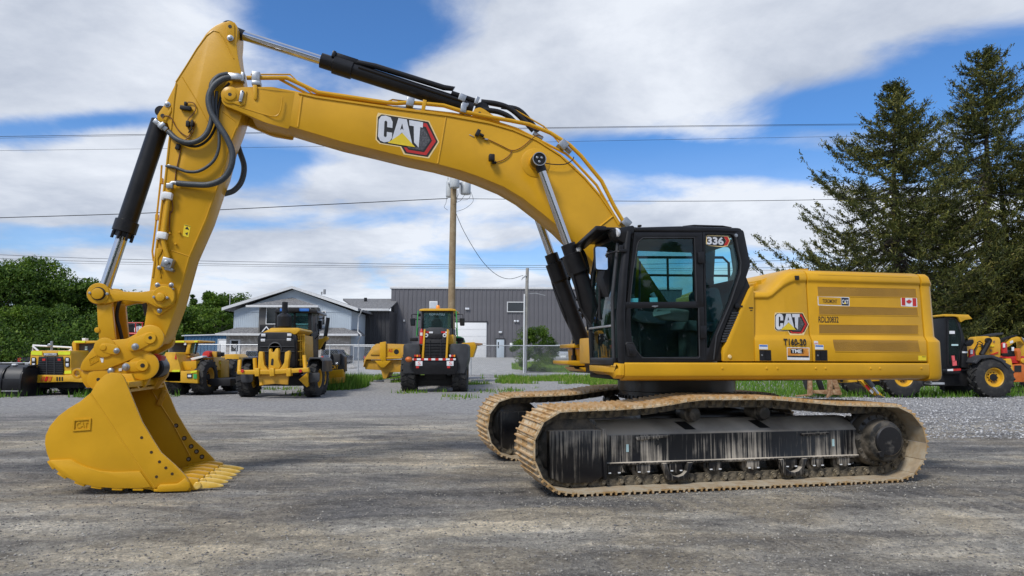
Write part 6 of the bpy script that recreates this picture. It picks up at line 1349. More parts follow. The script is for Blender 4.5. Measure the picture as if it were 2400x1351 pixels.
decal('blue_label', [('sticker', [(1910, 808.5), (1930, 809), (1930.3, 819.8), (1910.3, 819.4)]), ('blue', [(1911, 809.6), (1929.2, 810), (1929.3, 813.4), (1911.1, 813)])], pB)
decal('small_label', [('sticker', [(1907.5, 799.5), (1917, 800), (1918, 808), (1908, 807.6)]), ('pink', [(1908.5, 804), (1916.8, 804.4), (1917, 806), (1908.6, 805.6)])], pB)
decal('warning_label', [('warn', [(2152, 834), (2170.5, 834.6), (2171, 845.4), (2152.5, 845)]), ('black_print', [(2161, 836), (2169.5, 836.3), (2169.5, 837.5), (2161, 837.2)])], pB)

# ---- cab
zc5 = lambda pts: crop(pts, 1370, 510, 3.7524)
VCn, VCf = 1.45, .46
cab = empty('cab', EX); cab.rotation_euler = DROT
def cb(mb, name, m, bevel=0, parent=None, **k): return mb.build(name, M[m], parent or cab, bevel, **k)
P5 = lambda pts, v: pl(zc5(pts), v)
mb = MB(); mb.prism(P5([(438, 128), (430, 80), (470, 84), (850, 74), (1370, 90), (1398, 112), (1405, 150), (1320, 138)], 1.43), -1.43, -VCf); cb(mb, 'cab_roof', 'black', .03)
mb = MB(); mb.prism(P5([(500, 84), (500, 66), (468, 66), (468, 90)], 1.0), -1.02, -.98); mb.prism(P5([(850, 80), (950, 69), (1200, 76), (1290, 92)], 1.2), -1.25, -.8); cb(mb, 'roof_hatch', 'black_matt', .01)
# door
do = [(440, 130), (1036, 132), (1066, 1268), (352, 1278), (385, 700)]
di_up = rcorner([(402, 752), (430, 480), (468, 250), (480, 215), (515, 188), (962, 186), (975, 738)], [4, 4, 30, 30, 30, 6, 4])
dup_, dlo = P5([(440, 130), (1036, 132), (1050, 790), (370, 790), (395, 560)], VCn), P5([(371, 788), (1050, 788), (1066, 1268), (352, 1278)], VCn)
door = cb(MB().ring(*ring_loops(dup_, P5(di_up, VCn)), -VCn, -VCn + .05), 'cab_door', 'black', .004)
dl_in = rcorner([(405, 800), (1000, 796), (1008, 1225), (515, 1230), (470, 1185), (425, 1110), (408, 1000)], [6, 6, 14, 20, 20, 20, 10])
cb(MB().ring(*ring_loops(dlo, P5(dl_in, VCn)), -VCn - .002, -VCn + .05), 'door_lower_frame', 'black', .004, door)
cb(MB().prism(P5(di_up, VCn - .02), -VCn + .02, -VCn + .025), 'window_pane', 'glass', 0, door)
cb(MB().prism(P5(dl_in, VCn - .02), -VCn + .02, -VCn + .025), 'window_pane', 'glass_dark', 0, door)
gas = P5(rcorner([(452, 480), (482, 250), (500, 205), (530, 178), (965, 175), (968, 190), (532, 192), (512, 212), (494, 255), (440, 560)], 3), VCn); 
mb = MB(); gpts = [U3(*p, VCn + .003) for p in zc5([(398, 760), (428, 480), (462, 250), (475, 212), (512, 180), (968, 178), (985, 740)])]; mb.tube(gpts, .006, 6); g2 = [U3(*p, VCn + .005) for p in zc5([(360, 1115), (375, 1100), (430, 1105), (455, 1170), (505, 1236), (1000, 1238), (1012, 1225), (1004, 800)])]; mb.tube(g2, .006, 6); cb(mb, 'door_gasket', 'charcoal', 0, door)
mb = MB(); mb.prism(P5([(360, 745), (975, 742), (978, 795), (362, 798)], VCn), -VCn - .006, -VCn + .01); cb(mb, 'door_bar', 'black', .003, door)
mb = MB(); mb.beam(U3(*zc5([(592, 783)])[0], VCn + .012), U3(*zc5([(645, 780)])[0], VCn + .012), .02, .012); mb.box(U3(*zc5([(618, 784)])[0], VCn + .01), (.03, .02, .02)); cb(mb, 'door_lock', 'zinc', .003, door)
mb = MB(); mb.prism(P5(rcorner([(358, 1130), (368, 1105), (425, 1112), (460, 1190), (440, 1222), (380, 1222)], 8), VCn), -VCn - .018, -VCn); cb(mb, 'door_handle_recess', 'black_matt', .006, door)
mb = MB(); mb.prism(P5([(385, 1150), (420, 1150), (425, 1205), (388, 1210)], VCn), -VCn - .028, -VCn - .01); cb(mb, 'door_handle', 'black', .006, door)
for q in ([(988, 308), (1042, 306), (1044, 408), (992, 408)], [(1006, 956), (1060, 954), (1063, 1066), (1010, 1066)]):
    mb = MB(); mb.prism(P5(q, VCn), -VCn - .035, -VCn); cb(mb, 'door_hinge', 'black', .008, door)
# rear side window and rear pillar
ro = [(1040, 130), (1320, 135), (1392, 112), (1402, 130), (1456, 395), (1456, 425), (1424, 520), (1400, 600), (1300, 800), (1215, 1010), (1140, 1265), (1066, 1268)]
ri = rcorner([(1062, 152), (1290, 150), (1315, 175), (1362, 395), (1358, 480), (1270, 740), (1140, 1040), (1100, 1150), (1078, 1150)], [6, 8, 12, 30, 30, 10, 10, 10, 6])
cb(MB().ring(*ring_loops(P5(ro, VCn), P5(ri, VCn)), -VCn, -VCn + .07), 'rear_pillar', 'black', .008)
cb(MB().prism(P5(ri, VCn - .02), -VCn + .02, -VCn + .025), 'rear_side_window', 'glass', 0)
mb = MB(); mb.tube([U3(*p, VCn + .004) for p in zc5([(1308, 150), (1330, 180), (1375, 395), (1370, 490), (1280, 760), (1160, 1040), (1135, 1250)])], .009, 6); cb(mb, 'window_gasket', 'charcoal')
mb = MB(); mb.prism(P5([(1424, 522), (1470, 645), (1400, 765), (1300, 905), (1212, 1100), (1200, 1180), (1225, 1265), (1138, 1265), (1214, 1010), (1300, 800)], VCn - .03), -VCn + .03, -VCf); back = cb(mb, 'cab_rear_panel', 'black_matt', .01)
for i in range(12):
    t = i / 11; cx_, cy_ = 1322 + (1222 - 1322) * t, 842 + (1090 - 842) * t
    w_ = 62 if i < 10 else 48
    a, b = U3(*zc5([(cx_ - w_ / 2, cy_ + 2)])[0], VCn - .015), U3(*zc5([(cx_ + w_ / 2, cy_ - 2)])[0], VCn - .015)
    mb = MB(); mb.beam(a, b, .035, .022); cb(mb, 'louvre', 'charcoal', .004, back)
mb = MB(); c = U3(*zc5([(1334, 782)])[0], VCn - .02); mb.lathe([(.03, 0), (.03, .03), (.015, .034)], c, (0, -1, 0), n=14); mb.beam(c + Vector((0, -.02, 0)), c + Vector((.07, -.02, .0)), .02, .02); cb(mb, 'latch', 'black', 0, back)
mb = MB(); c = U3(*zc5([(1330, 160)])[0], VCn); mb.lathe([(.022, 0), (.022, .012), (.01, .014)], c, (0, -1, 0), n=14); cb(mb, 'knob', 'zinc', 0)
# model number decal inside the rear window top
mb = MB(); ms = ['cream', 'black_print', 'silver_print', 'red_print']
def lay(m, pts, off): mb.cur = ms.index(m); mb.add([U3(*p, VCn - .018 + off) for p in zc5(pts)], [tuple(range(len(pts)))])
lay('cream', [(1070, 165), (1085, 155), (1215, 160), (1262, 165), (1280, 205), (1258, 252), (1215, 262), (1085, 248), (1068, 230)], .001)
lay('red_print', [(1222, 168), (1258, 170), (1274, 206), (1254, 247), (1222, 250), (1248, 206)], .002)
lay('black_print', [(1076, 165), (1222, 168), (1245, 206), (1222, 252), (1080, 245)], .003)
mb.cur = 2; o_, e_, f_ = (U3(*zc5([p])[0], VCn - .012) for p in ((1078, 238), (1224, 244), (1077, 168))); put_text(mb, '336', o_, e_ - o_, f_ - o_, .04)
mb.build('model_number', [M[m] for m in ms], cab, smooth=False)
# front: near corner post, far post, windshield, bars
uf = -1.36
mb = MB(); mb.tube([(uf + .07, -1.405, 1.40), (uf + .055, -1.41, 2.0), (uf + .10, -1.40, 2.5), (uf + .17, -1.38, 2.98)], [.055, .058, .055, .05], 14); cb(mb, 'corner_post', 'black', 0)
mb = MB(); mb.tube([(uf - .01, -1.33, 1.43), (uf - .02, -1.33, 2.2), (uf + .06, -1.32, 2.85)], .022, 10); cb(mb, 'door_grab_rail', 'charcoal', 0)
mb = MB(); mb.tube([(uf - .0, -.47, 1.40), (uf - .02, -.47, 2.0), (uf + .02, -.47, 2.55), (uf + .10, -.47, 3.0)], .035, 10); cb(mb, 'corner_post', 'black', 0)
mb = MB(); loops = []
for z, du in ((1.47, 0), (2.0, -.02), (2.5, .015), (2.92, .08)): loops.append([Vector((uf + du - .012, -1.30, z)), Vector((uf + du - .03, -.9, z)), Vector((uf + du - .012, -.49, z))])
mb.loft(loops, caps=False, close=False); cb(mb, 'windshield', 'windshield')
mb = MB(); mb.beam((uf - .035, -1.32, 1.86), (uf - .035, -.48, 1.86), .03, .025); cb(mb, 'windshield_bar', 'steel', .004)
mb = MB(); mb.beam((uf - .0, -1.36, 1.44), (uf - .0, -.46, 1.44), .07, .09); mb.beam((uf + .09, -1.36, 2.94), (uf + .09, -.46, 2.94), .09, .07); cb(mb, 'windshield_frame', 'black', .012)
mb = MB(); mb.tube([(uf - .05, -.75, 1.92), (uf - .05, -.95, 2.15), (uf - .045, -.9, 2.5)], .012, 6); mb.tube([(uf - .055, -.95, 1.95), (uf - .06, -.98, 2.45)], .016, 6); cb(mb, 'wiper', 'black_matt')
# visor with its two lamps
mb = MB(); mb.prism(P5([(242, 108), (250, 100), (430, 68), (448, 92), (438, 130), (385, 236), (345, 225), (300, 198), (262, 160)], 1.42), -1.42, -1.22); mb.beam((-1.52, -1.36, 3.02), (-1.52, -.46, 2.93), .14, .06); mb.beam((-1.36, -1.30, 3.03), (-1.32, -.46, 2.99), .30, .04); cb(mb, 'sun_visor', 'black', .014)
for c in (U3(*zc5([(262, 134)])[0], 1.40), Vector((-1.59, -.52, 2.90))):
    mb = MB(); mb.lathe([(.055, 0), (.06, .02), (.05, .035), (.01, .04)], c + Vector((.045, .01, 0)), (-1, -.35, -.1), n=18); cb(mb, 'work_lamp', 'lamp')
mb = MB(); mb.prism([(-1.45, 2.45), (-1.38, 2.20), (-1.30, 2.60), (-1.33, 2.80)], -1.20, -.90); cb(mb, 'mirror_gusset', 'black_matt', .01)
# mirror on its arm
c = U3(1410.5, 605.5, 1.30); mr = Matrix.Rotation(R_(8), 3, 'Z') @ Matrix.Rotation(R_(-3), 3, 'X')
mb = MB(); mb.box(c + Vector((0, .045, 0)), (.175, .07, .295), mr); mir = cb(mb, 'side_mirror', 'black_matt', .03)
mb = MB(); fr = [mr @ Vector((x, 0, z)) for x, z in rcorner([(-.078, -.137), (.078, -.137), (.078, .137), (-.078, .137)], .03)]
mb.add([c + p + mr @ Vector((0, .005, 0)) for p in fr], [tuple(range(len(fr)))]); cb(mb, 'mirror_glass', 'mirror', 0, mir, smooth=False)
mb = MB(); mb.tube([c + Vector((.04, .06, .05)), U3(1443, 590, 1.40), U3(1462, 590, 1.44)], .012, 8); mb.box(U3(1460, 588, 1.43), (.09, .05, .04)); mb.box(U3(1455, 582, 1.42), (.04, .04, .07)); cb(mb, 'mirror_arm', 'black', .004, mir)
# far side of the cab with its windows
fo = [(-1.34, 1.42), (-1.30, 2.4), (-1.20, 3.02), (.30, 3.04), (.36, 2.65), (.24, 2.40), (-.05, 1.42)]
fi = rcorner(P5([(425, 748), (462, 256), (860, 256), (930, 285), (948, 350), (948, 748)], VCf), [.03, .05, .12, .06, .05, .03])
fi2 = rcorner(P5([(1120, 640), (1140, 262), (1275, 262), (1305, 480), (1210, 640)], VCf), .05)
um = (fi[-1][0] + min(p[0] for p in fi2)) / 2
um = (max(p[0] for p in fi) + min(p[0] for p in fi2)) / 2; ur = max(p[0] for p in fi2)
mb = MB(); mb.ring(*ring_loops([(-1.34, 1.42), (min(-1.30, min(p[0] for p in fi) - .05), 2.4), (min(-1.25, min(p[0] for p in fi) - .03), 3.02), (um, 3.03), (um, 1.42)], fi), -VCf - .04, -VCf); mb.ring(*ring_loops([(um, 1.42), (um, 3.03), (ur + .06, 3.04), (ur + .10, 2.6), (ur + .04, 2.30), (.2, 1.42)], fi2), -VCf - .04, -VCf); cb(mb, 'far_side_frame', 'cabin', .004)
cb(MB().prism(fi, -VCf - .022, -VCf - .018), 'far_side_window', 'glass_clear')
mb = MB(); mb.box2((-1.30, -1.40, 2.90), (.24, -.5, 2.94)); mb.box2((-1.32, -1.42, 1.41), (-.1, -.5, 1.455)); cb(mb, 'cab_lining', 'cabin', .01)
# interior: seat, consoles, joystick, monitor
mb = MB(); mb.prism(rcorner([(-0.40, 1.82), (-0.35, 1.95), (0.10, 1.92), (0.12, 1.80)], .04), -1.18, -.70); mb.prism(rcorner([(0.00, 1.90), (-0.13, 2.28), (-0.06, 2.36), (0.08, 2.36), (0.18, 1.92)], .05), -1.17, -.71); mb.prism(rcorner([(-0.09, 2.40), (-0.11, 2.60), (-0.05, 2.70), (0.04, 2.68), (0.07, 2.40)], .04), -1.08, -.80); seat = cb(mb, 'operator_seat', 'seat', .03)
mb = MB(); mb.box2((-.30, -1.12, 1.46), (.05, -.76, 1.82)); cb(mb, 'seat_base', 'cabin', .02, seat)
mb = MB(); mb.prism(rcorner([(-.85, 2.00), (-.80, 2.10), (-.40, 2.06), (-.42, 1.92), (-.75, 1.94)], .03), -1.34, -1.22); mb.prism(rcorner([(-.85, 2.00), (-.80, 2.10), (-.40, 2.06), (-.42, 1.92), (-.75, 1.94)], .03), -.66, -.54); cb(mb, 'armrest', 'cabin_grey', .015)
mb = MB(); mb.tube([(-.80, -.6, 2.08), (-.81, -.6, 2.20), (-.86, -.6, 2.30)], [.03, .022, .03], 10); mb.tube([(-.80, -1.28, 2.08), (-.81, -1.28, 2.18), (-.86, -1.28, 2.26)], [.03, .022, .03], 10); mb.tube([(-1.02, -.95, 1.46), (-1.0, -.95, 1.75)], .02, 8); mb.tube([(-1.05, -.8, 1.46), (-1.0, -.8, 1.75)], .02, 8); cb(mb, 'joystick', 'cabin_grey', 0)
mb = MB(); mb.box((-1.10, -.60, 2.22), (.05, .16, .22), Matrix.Rotation(.3, 3, 'Z')); mb.tube([(-1.15, -.56, 2.2), (-1.2, -.53, 1.9), (-1.22, -.52, 1.5)], .02, 8); cb(mb, 'monitor', 'cabin', .01)
mb = MB(); mb.tube([(-1.22, -.53, 1.5), (-1.21, -.53, 2.2), (-1.14, -.53, 2.7)], .03, 8); mb.tube([(-.72, -.56, 2.75), (-.74, -.56, 2.1), (-.74, -.58, 1.5)], .014, 6); cb(mb, 'grab_bar', 'cabin', 0)
mb = MB(); q = zc5([(600, 832), (752, 815), (756, 842), (606, 870)]); mb.prism(pl(q, 1.40), -1.405, -1.40); cb(mb, 'notice_card', 'pale_teal', 0)
mb = MB(); q = zc5([(404, 712), (472, 710), (470, 752), (402, 756)]); mb.prism(pl(q, 1.42), -1.423, -1.42); q = zc5([(572, 706), (640, 704), (642, 745), (574, 746)]); mb.prism(pl(q, 1.42), -1.423, -1.42); cb(mb, 'window_sticker', 'pale_teal', 0)
# handrail on the far side, front platform, steps
mb = MB(); hv = -1.2
mb.tube([(-.78, -hv, 2.6), (-.78, -hv, 2.98), (-.70, -hv, 3.06), (1.42, -hv, 3.12), (1.52, -hv, 3.03), (1.52, -hv, 2.5)], .022, 10); mb.tube([(-.78, -hv, 2.78), (1.52, -hv, 2.82)], .020, 10); mb.tube([(.45, -hv, 2.55), (.45, -hv, 3.09)], .02, 8); up(mb, 'handrail', M['black_matt'])
pf = -1.05
mb = MB(); 
def fp(pts, v0, v1, name, m='yellow', bev=.01):
    mb = MB(); mb.prism(pl(pts, v0), -v0, -v1); return up(mb, name, M[m], bev)
fp([(1330, 846), (1386, 846), (1440, 846), (1440, 858), (1348, 858), (1330, 854)], -.55, -1.4, 'step_platform')
fp([(1345, 806), (1440, 804), (1440, 818), (1345, 815)], -.6, -1.4, 'step_platform')
fp([(1363, 818), (1440, 818), (1440, 846), (1365, 846)], -.65, -1.4, 'step_box')
fp([(1366, 806), (1377, 780), (1440, 740), (1440, 806)], -.7, -1.4, 'tool_box')
fp([(1360, 862), (1440, 862), (1440, 876), (1372, 872)], -.5, -1.4, 'front_frame')
mb = MB(); mb.tube([U3(1345, 846, -1.0), U3(1345, 786, -1.0), U3(1364, 742, -1.0), U3(1375, 735, -1.0)], .025, 10); mb.box(U3(1347, 841, -.98), (.09, .07, .10)); up(mb, 'grab_rail', M['black_matt'], .004)
mb = MB(); mb.tube(spline([U3(1347, 856, -.6), U3(1350, 862, -.6), U3(1364, 862, -.6), U3(1374, 860, -.6)], 4), .02, 8); mb.box(U3(1377, 861, -.6), (.06, .06, .06)); up(mb, 'front_hose', M['black_matt'])
mb = MB()
for i, (x0, y0, x1, y1) in enumerate(((1355, 725, 1382, 752), (1362, 735, 1386, 765), (1372, 740, 1388, 790), (1350, 700, 1375, 735))):
    mb.tube(spline([U3(x0, y0, .25), U3((x0 + x1) / 2 + 4, (y0 + y1) / 2 - 4, .2), U3(x1, y1, .1), U3(x1 + 4, y1 + 40, .1)], 5), .022, 8)
up(mb, 'hose_bundle', M['black_matt'])
mb = MB(); mb.box2((-1.3, -.32, 1.40), (-.2, .32, 1.75)); mb.prism(pl([(1440, 800), (1500, 730), (1570, 720), (1600, 850), (1440, 850)], .3), -.34, -.27); mb.prism(pl([(1440, 800), (1500, 730), (1570, 720), (1600, 850), (1440, 850)], .3), .27, .34); up(mb, 'boom_foot_bracket', M['yellow_dull'], .02)
# ================================================================== parked machines behind the excavator
class VH:                                # a machine standing at distance Y; local x to the right, y away from the camera, z up
    def __init__(s, name, label, cat, px, py, Y, rz=0.0, group=None, z=None, sk=0.0):
        s.sk = sk                        # tangent of the small angle by which the machine's long axis turns left
        s.Y = Y; p = at(px, py, Y); s.o = Vector((p.x, Y, gz(0, Y) if z is None else z)); s.rz = rz
        s.t = thing(name, label, cat, s.o, rz, group)
    def p(s, px, py, dy=0.0):            # photo point on the plane dy metres behind the machine's origin
        q = at(px, py, s.Y + dy) - s.o
        if s.rz: c, n = math.cos(-s.rz), math.sin(-s.rz); q = Vector((q.x * c - q.y * n, q.x * n + q.y * c, q.z))
        return q
    def xz(s, pts, dy=0.0): return [((at(a, b, s.Y + dy) - s.o).x, (at(a, b, s.Y + dy) - s.o).z) for a, b in pts]
    def plate(s, name, pts, d0, d1, m, bev=.01, parent=None, dyp=None):
        
        q = s.xz(pts, d0 if dyp is None else dyp); k = (d1 - d0) * s.sk
        return MB().loft2([(x, d0, z) for x, z in q], [(x - k, d1, z) for x, z in q]).build(name, M[m], parent or s.t, bev * .45)
    def rect(s, name, x0, y0, x1, y1, d0, d1, m, bev=.01, parent=None): return s.plate(name, [(x0, y0), (x1, y0), (x1, y1), (x0, y1)], d0, d1, m, bev, parent)
    def tube(s, name, pts, r, m, parent=None, n=8): return MB().tube([s.p(*q) for q in pts], r, n).build(name, M[m], parent or s.t)
def wheel(parent, c, R, W, rim_r, rim_m, axis='x', side=1, tread='block', name='wheel'):
    w0 = empty(name, parent, c); ax = Vector((1, 0, 0)) if axis == 'x' else Vector((0, 1, 0)); h = W / 2
    mb = MB(); mb.lathe([(rim_r, -h * .8), (rim_r * 1.12, -h), (R * .86, -h), (R * .96, -h * .86), (R * .975, -h * .5), (R * .975, h * .5), (R * .96, h * .86), (R * .86, h), (rim_r * 1.12, h), (rim_r, h * .8)], (0, 0, 0), ax, 40, caps=False)
    n = 20 if tread == 'block' else 18
    for i in range(n):
        for k in (-1, 1):
            a = 2 * math.pi * (i + (.5 if k > 0 else 0)) / n; u = Vector((0, math.cos(a), math.sin(a))) if axis == 'x' else Vector((math.cos(a), 0, math.sin(a)))
            tg = ax.cross(u); rot = Matrix((ax, tg, u)).transposed()
            if tread == 'block': mb.box(u * (R * .98) + ax * (k * h * .50), (h * .86, R * .19, R * .07), rot @ Matrix.Rotation(k * .35, 3, 'Z'))
            else: mb.box(u * (R * .97) + ax * (k * h * .48), (h * 1.05, R * .10, R * .10), rot @ Matrix.Rotation(k * .75, 3, 'Z'))
    mb.build('tyre', M['rubber'], w0)
    mb = MB(); s_ = side; mb.lathe([(rim_r * 1.06, -h * .85 * s_), (rim_r * 1.06, h * .80 * s_), (rim_r * .98, h * .86 * s_), (rim_r * .90, h * .78 * s_), (rim_r * .80, h * .35 * s_), (rim_r * .45, h * .30 * s_), (rim_r * .40, h * .55 * s_), (.02, h * .58 * s_)], (0, 0, 0), ax, 32); rim = mb.build('rim', M[rim_m], w0)
    mb = MB(); mb.lathe([(rim_r * .42, h * .30 * s_), (rim_r * .38, h * .62 * s_), (.02, h * .64 * s_)], (0, 0, 0), ax, 20)
    for i in range(10):
        a = 2 * math.pi * i / 10; u = Vector((0, math.cos(a), math.sin(a))) if axis == 'x' else Vector((math.cos(a), 0, math.sin(a))); q = u * rim_r * .5; mb.cyl(q + ax * (h * .3 * s_), q + ax * (h * .48 * s_), rim_r * .05, n=6)
    mb.build('hub', M['black_matt'], w0); return w0

# ---- wheel loader seen from behind
v = VH('wheel_loader', 'yellow and dark grey wheel loader seen from behind, hard hat hung on its bumper', 'wheel loader', 1020, 918, 28.4)
R = .78
for px_, dy in ((961, .9), (1079, .9), (965, 4.1), (1075, 4.1)):
    q = v.p(px_, 900, dy); wheel(v.t, (q.x, dy, R), R, .62, .36, 'pale_yellow', 'x', 1 if px_ > 1020 else -1)
for a, b in ((945, 984), (1055, 1097)):
    v.plate('fender', rcorner([(a, 876), (a, 812), (a + 3, 806), (b - 4, 806), (b, 812), (b, 842), (b - 8, 876)], 3), .05, 1.6, 'charcoal', .05)
v.plate('counterweight', rcorner([(967, 842), (1072, 842), (1072, 868), (1066, 878), (974, 878), (967, 868)], 2), -.12, .8, 'black', .03)
tp = v.rect('bumper_tape', 967, 840.5, 1068, 845, -.16, .1, 'white', .004)
for i in range(6): v.rect('red_stripe', 969 + i * 17, 840.3, 977 + i * 17, 845.2, -.165, .1, 'red', 0, tp)
for a in (974, 1047):
    pl0 = v.rect('placard', a, 847, a + 16, 858, -.15, -.12, 'sticker', .004); o_ = v.p(a + 5, 856, -.155); mb = MB(); put_text(mb, 'S', o_, Vector((.12, 0, 0)), Vector((0, 0, .14)), .0); mb.build('placard_print', M['pink'], pl0, smooth=False)
    v.rect('reflector', a + 1, 859, a + 8, 863.5, -.14, -.12, 'red', .004)
for a, c in ((970, 0), (1052, 1)):
    tl = v.rect('tail_light', a, 831, a + 16, 838, -.1, .2, 'black_matt', .01)
    for k, m_ in enumerate(('red', 'amber', 'red') if c == 0 else ('white', 'red', 'amber')): v.rect('lens', a + 1 + k * 5, 832, a + 5 + k * 5, 837, -.12, -.09, m_, .004, tl)
v.plate('engine_hood', rcorner([(994, 797), (996, 778), (1004, 768), (1038, 768), (1047, 778), (1049, 797), (1047, 840), (995, 840)], 3), .1, 2.0, 'charcoal', .04)
gr = v.rect('radiator_grille', 995.5, 796, 1045.5, 839, .03, .15, 'black_matt', .01)
for y in (803, 809.5, 816, 823, 830): v.rect('grille_bar', 996, y, 1045, y + .9, -.01, .03, 'charcoal', 0, gr)
for x in (1007, 1033): v.rect('grille_bar', x, 797, x + .9, 838, -.02, .03, 'charcoal', 0, gr)
v.rect('upper_grille', 1006, 783, 1035, 794, .06, .12, 'black_matt', .01)
for a in ([(988, 840), (993, 840), (997, 773), (993.5, 772)], [(1044, 840), (1048.5, 840), (1051.5, 773), (1047.5, 772)]): v.plate('side_post', a, -.02, .5, 'pale_yellow', .01)
for a in (995.5, 1034): v.rect('warning_tape', a, 777, a + 10, 781, .06, .1, 'red', 0); v.rect('warning_tape', a + 10, 777.5, a + 19, 781.5, .06, .1, 'sticker', 0)
for x in (998.8, 1042.2):
    q = v.p(x, 786.5, .02); mb = MB(); mb.lathe([(.085, 0), (.085, .05), (.07, .06), (.02, .055)], (q.x, .08, q.z), (0, -1, 0), 20); hl_ = mb.build('headlight', M['lamp'], v.t); MB().lathe([(.035, .058), (.03, .066)], (q.x, .08, q.z), (0, -1, 0), 12).build('bulb', M['black_matt'], hl_)
v.rect('side_tank', 1050, 785, 1063, 807.5, .3, 1.6, 'pale_yellow', .03)
ex_ = v.p(988, 790, .3); mb = MB(); mb.lathe([(.07, -.30), (.085, -.28), (.085, .20), (.05, .28), (.03, .34)], (ex_.x, .3, ex_.z), (0, 0, 1), 16); fe = mb.build('fire_extinguisher', M['red'], v.t); v.rect('extinguisher_label', 984.5, 780, 990, 787, .2, .212, 'sticker', 0, fe)
v.plate('cab_roof', rcorner([(982, 729), (984, 725), (994, 723.5), (1058, 723.5), (1067, 725), (1069, 729)], 1.5), 1.3, 3.3, 'pale_yellow', .04)
q = v.p(1026.5, 722, 2.0); MB().lathe([(.09, -.06), (.09, .06), (.05, .12)], (q.x, 2.0, q.z), (0, 0, 1), 14).build('beacon', M['amber'], v.t)
for a in ([(988, 729), (993, 729), (992, 785), (987, 785)], [(1056, 729), (1061.5, 729), (1062, 785), (1057, 785)]):
    v.plate('cab_pillar', a, 1.4, 1.55, 'black', .02); v.plate('cab_pillar', a, 3.0, 3.15, 'black', .02)
v.rect('cab_header', 990, 728, 1060, 733, 1.42, 1.52, 'black', .02)
v.rect('rear_window', 991, 731, 1058, 772, 1.47, 1.48, 'glass_clear', 0); v.rect('windscreen', 991, 731, 1058, 782, 3.05, 3.06, 'glass_clear', 0)
o_ = v.p(1006, 739.5, 1.455); mb = MB(); ex_t = v.p(1042.5, 740, 1.455) - o_; put_text(mb, 'KOMATSU', o_, ex_t, Vector((0, 0, .09)), .02); mb.build('window_lettering', M['pale_teal'], v.t, smooth=False)
st = v.plate('driver_seat', rcorner([(1009, 772), (1012, 752), (1017, 747), (1030, 747), (1035, 752), (1038, 772)], 3), 2.2, 2.4, 'seat', .05); v.plate('headrest', rcorner([(1018, 746), (1019, 735), (1027, 735), (1028, 746)], 2), 2.2, 2.35, 'seat', .03, st)
v.rect('cab_base', 992, 770, 1060, 800, 1.35, 3.1, 'charcoal', .03)
for s_, xa, xb, xc in ((-1, 985, 963, 967), (1, 1064, 1087, 1083)):
    mir = v.plate('side_mirror', rcorner([(xc - 6, 746), (xc + 6, 746), (xc + 5.5, 764), (xc - 5, 764)], 2), 1.3, 1.42, 'black', .03)
    v.plate('mirror_glass', rcorner([(xc - 4.5, 748), (xc + 4.8, 748), (xc + 4.2, 762), (xc - 4, 762)], 2), 1.285, 1.30, 'win_dark', 0, mir)
    v.tube('mirror_arm', [(xa, 749, 1.5), (xb + s_ * -2, 749, 1.4), (xb + s_ * -2, 738, 1.4), (xb + s_ * -6, 737, 1.45), (xa, 738, 1.6)], .018, 'black', mir)
    v.tube('marker_rod', [(xa + s_ * 5, 729, 1.1), (xa + s_ * 7, 760, 1.1), (xa + s_ * 8, 789, 1.1)], .024, 'green')
    v.tube('grab_handle', [(xa + s_ * 1, 768, 1.2), (xa + s_ * 5, 769, 1.2), (xa + s_ * 6, 785, 1.2), (xa + s_ * 2, 788, 1.2)], .016, 'black')
    lm = v.rect('work_lamp', xa + s_ * 3 - 3, 735, xa + s_ * 3 + 3, 742, 1.4, 1.55, 'black', .02)
    v.rect('side_light', xa + s_ * 14 - 10, 792, xa + s_ * 14 + 8, 800, 2.9, 3.1, 'black_matt', .02)
v.rect('rear_axle', 975, 880, 1064, 905, .7, 1.1, 'black_matt', .04); v.rect('chassis', 995, 840, 1045, 890, .6, 4.4, 'black_matt', .05)
hh = v.p(958, 843, -.2); mb = MB(); mb.sphere((hh.x, -.2, hh.z), .13, 12, (1.15, 1, .9)); tag(mb.build('hard_hat', M['orange'], None, loc=v.o), 'orange hard hat hanging on the left end of the wheel loader bumper', 'hard hat')
# ---- wide yellow attachment lying in front of the loader
v = VH('snow_blower_attachment', 'broad yellow steel attachment on the grass beyond the wheel loader, sticking out on both sides', 'attachment', 985, 888, 34.5)
v.plate('shell', rcorner([(851, 862), (854, 842), (874, 812), (882, 806), (905, 806), (940, 807), (1000, 810), (1000, 842), (940, 841), (905, 843), (858, 843)], 2), 0, 1.3, 'yellow_dull', .04)
v.plate('lower_shell', rcorner([(852, 845), (945, 843), (1000, 846), (1000, 872), (912, 873), (905, 888), (898, 888), (893, 868), (856, 866)], 2), .15, 1.5, 'yellow_dull', .04)
v.plate('rib', [(890, 803), (904, 801), (904, 846), (896, 848), (890, 840)], -.12, .1, 'yellow', .02); v.plate('gusset', [(878, 846), (916, 846), (900, 862), (893, 862)], -.12, .2, 'yellow', .02); v.plate('rib', [(868, 832), (892, 832), (892, 818), (880, 818)], -.06, .1, 'yellow_dull', .02); v.plate('rib', [(905, 838), (940, 838), (940, 841), (905, 841)], -.08, .1, 'yellow', .02)
o_ = v.p(910, 826, -.01); mb = MB(); put_text(mb, 'AS', o_, v.p(920, 826, -.01) - o_, Vector((0, 0, .17)), .03); mb.build('maker_mark', M['red'], v.t, smooth=False); v.plate('oval_badge', circ(929, 825, 6, 14), -.01, .02, 'black_print', 0); v.rect('badge_border', 905, 817, 938, 834, -.004, .02, 'yellow', 0)
v.plate('right_wing', rcorner([(1078, 808), (1085, 804), (1112, 802), (1116, 812), (1108, 838), (1078, 838)], 2), 0, 1.3, 'yellow', .04); v.plate('spout', [(1100, 803), (1130, 805), (1130, 808.5), (1112, 811)], .2, .9, 'rust_tan', .02)
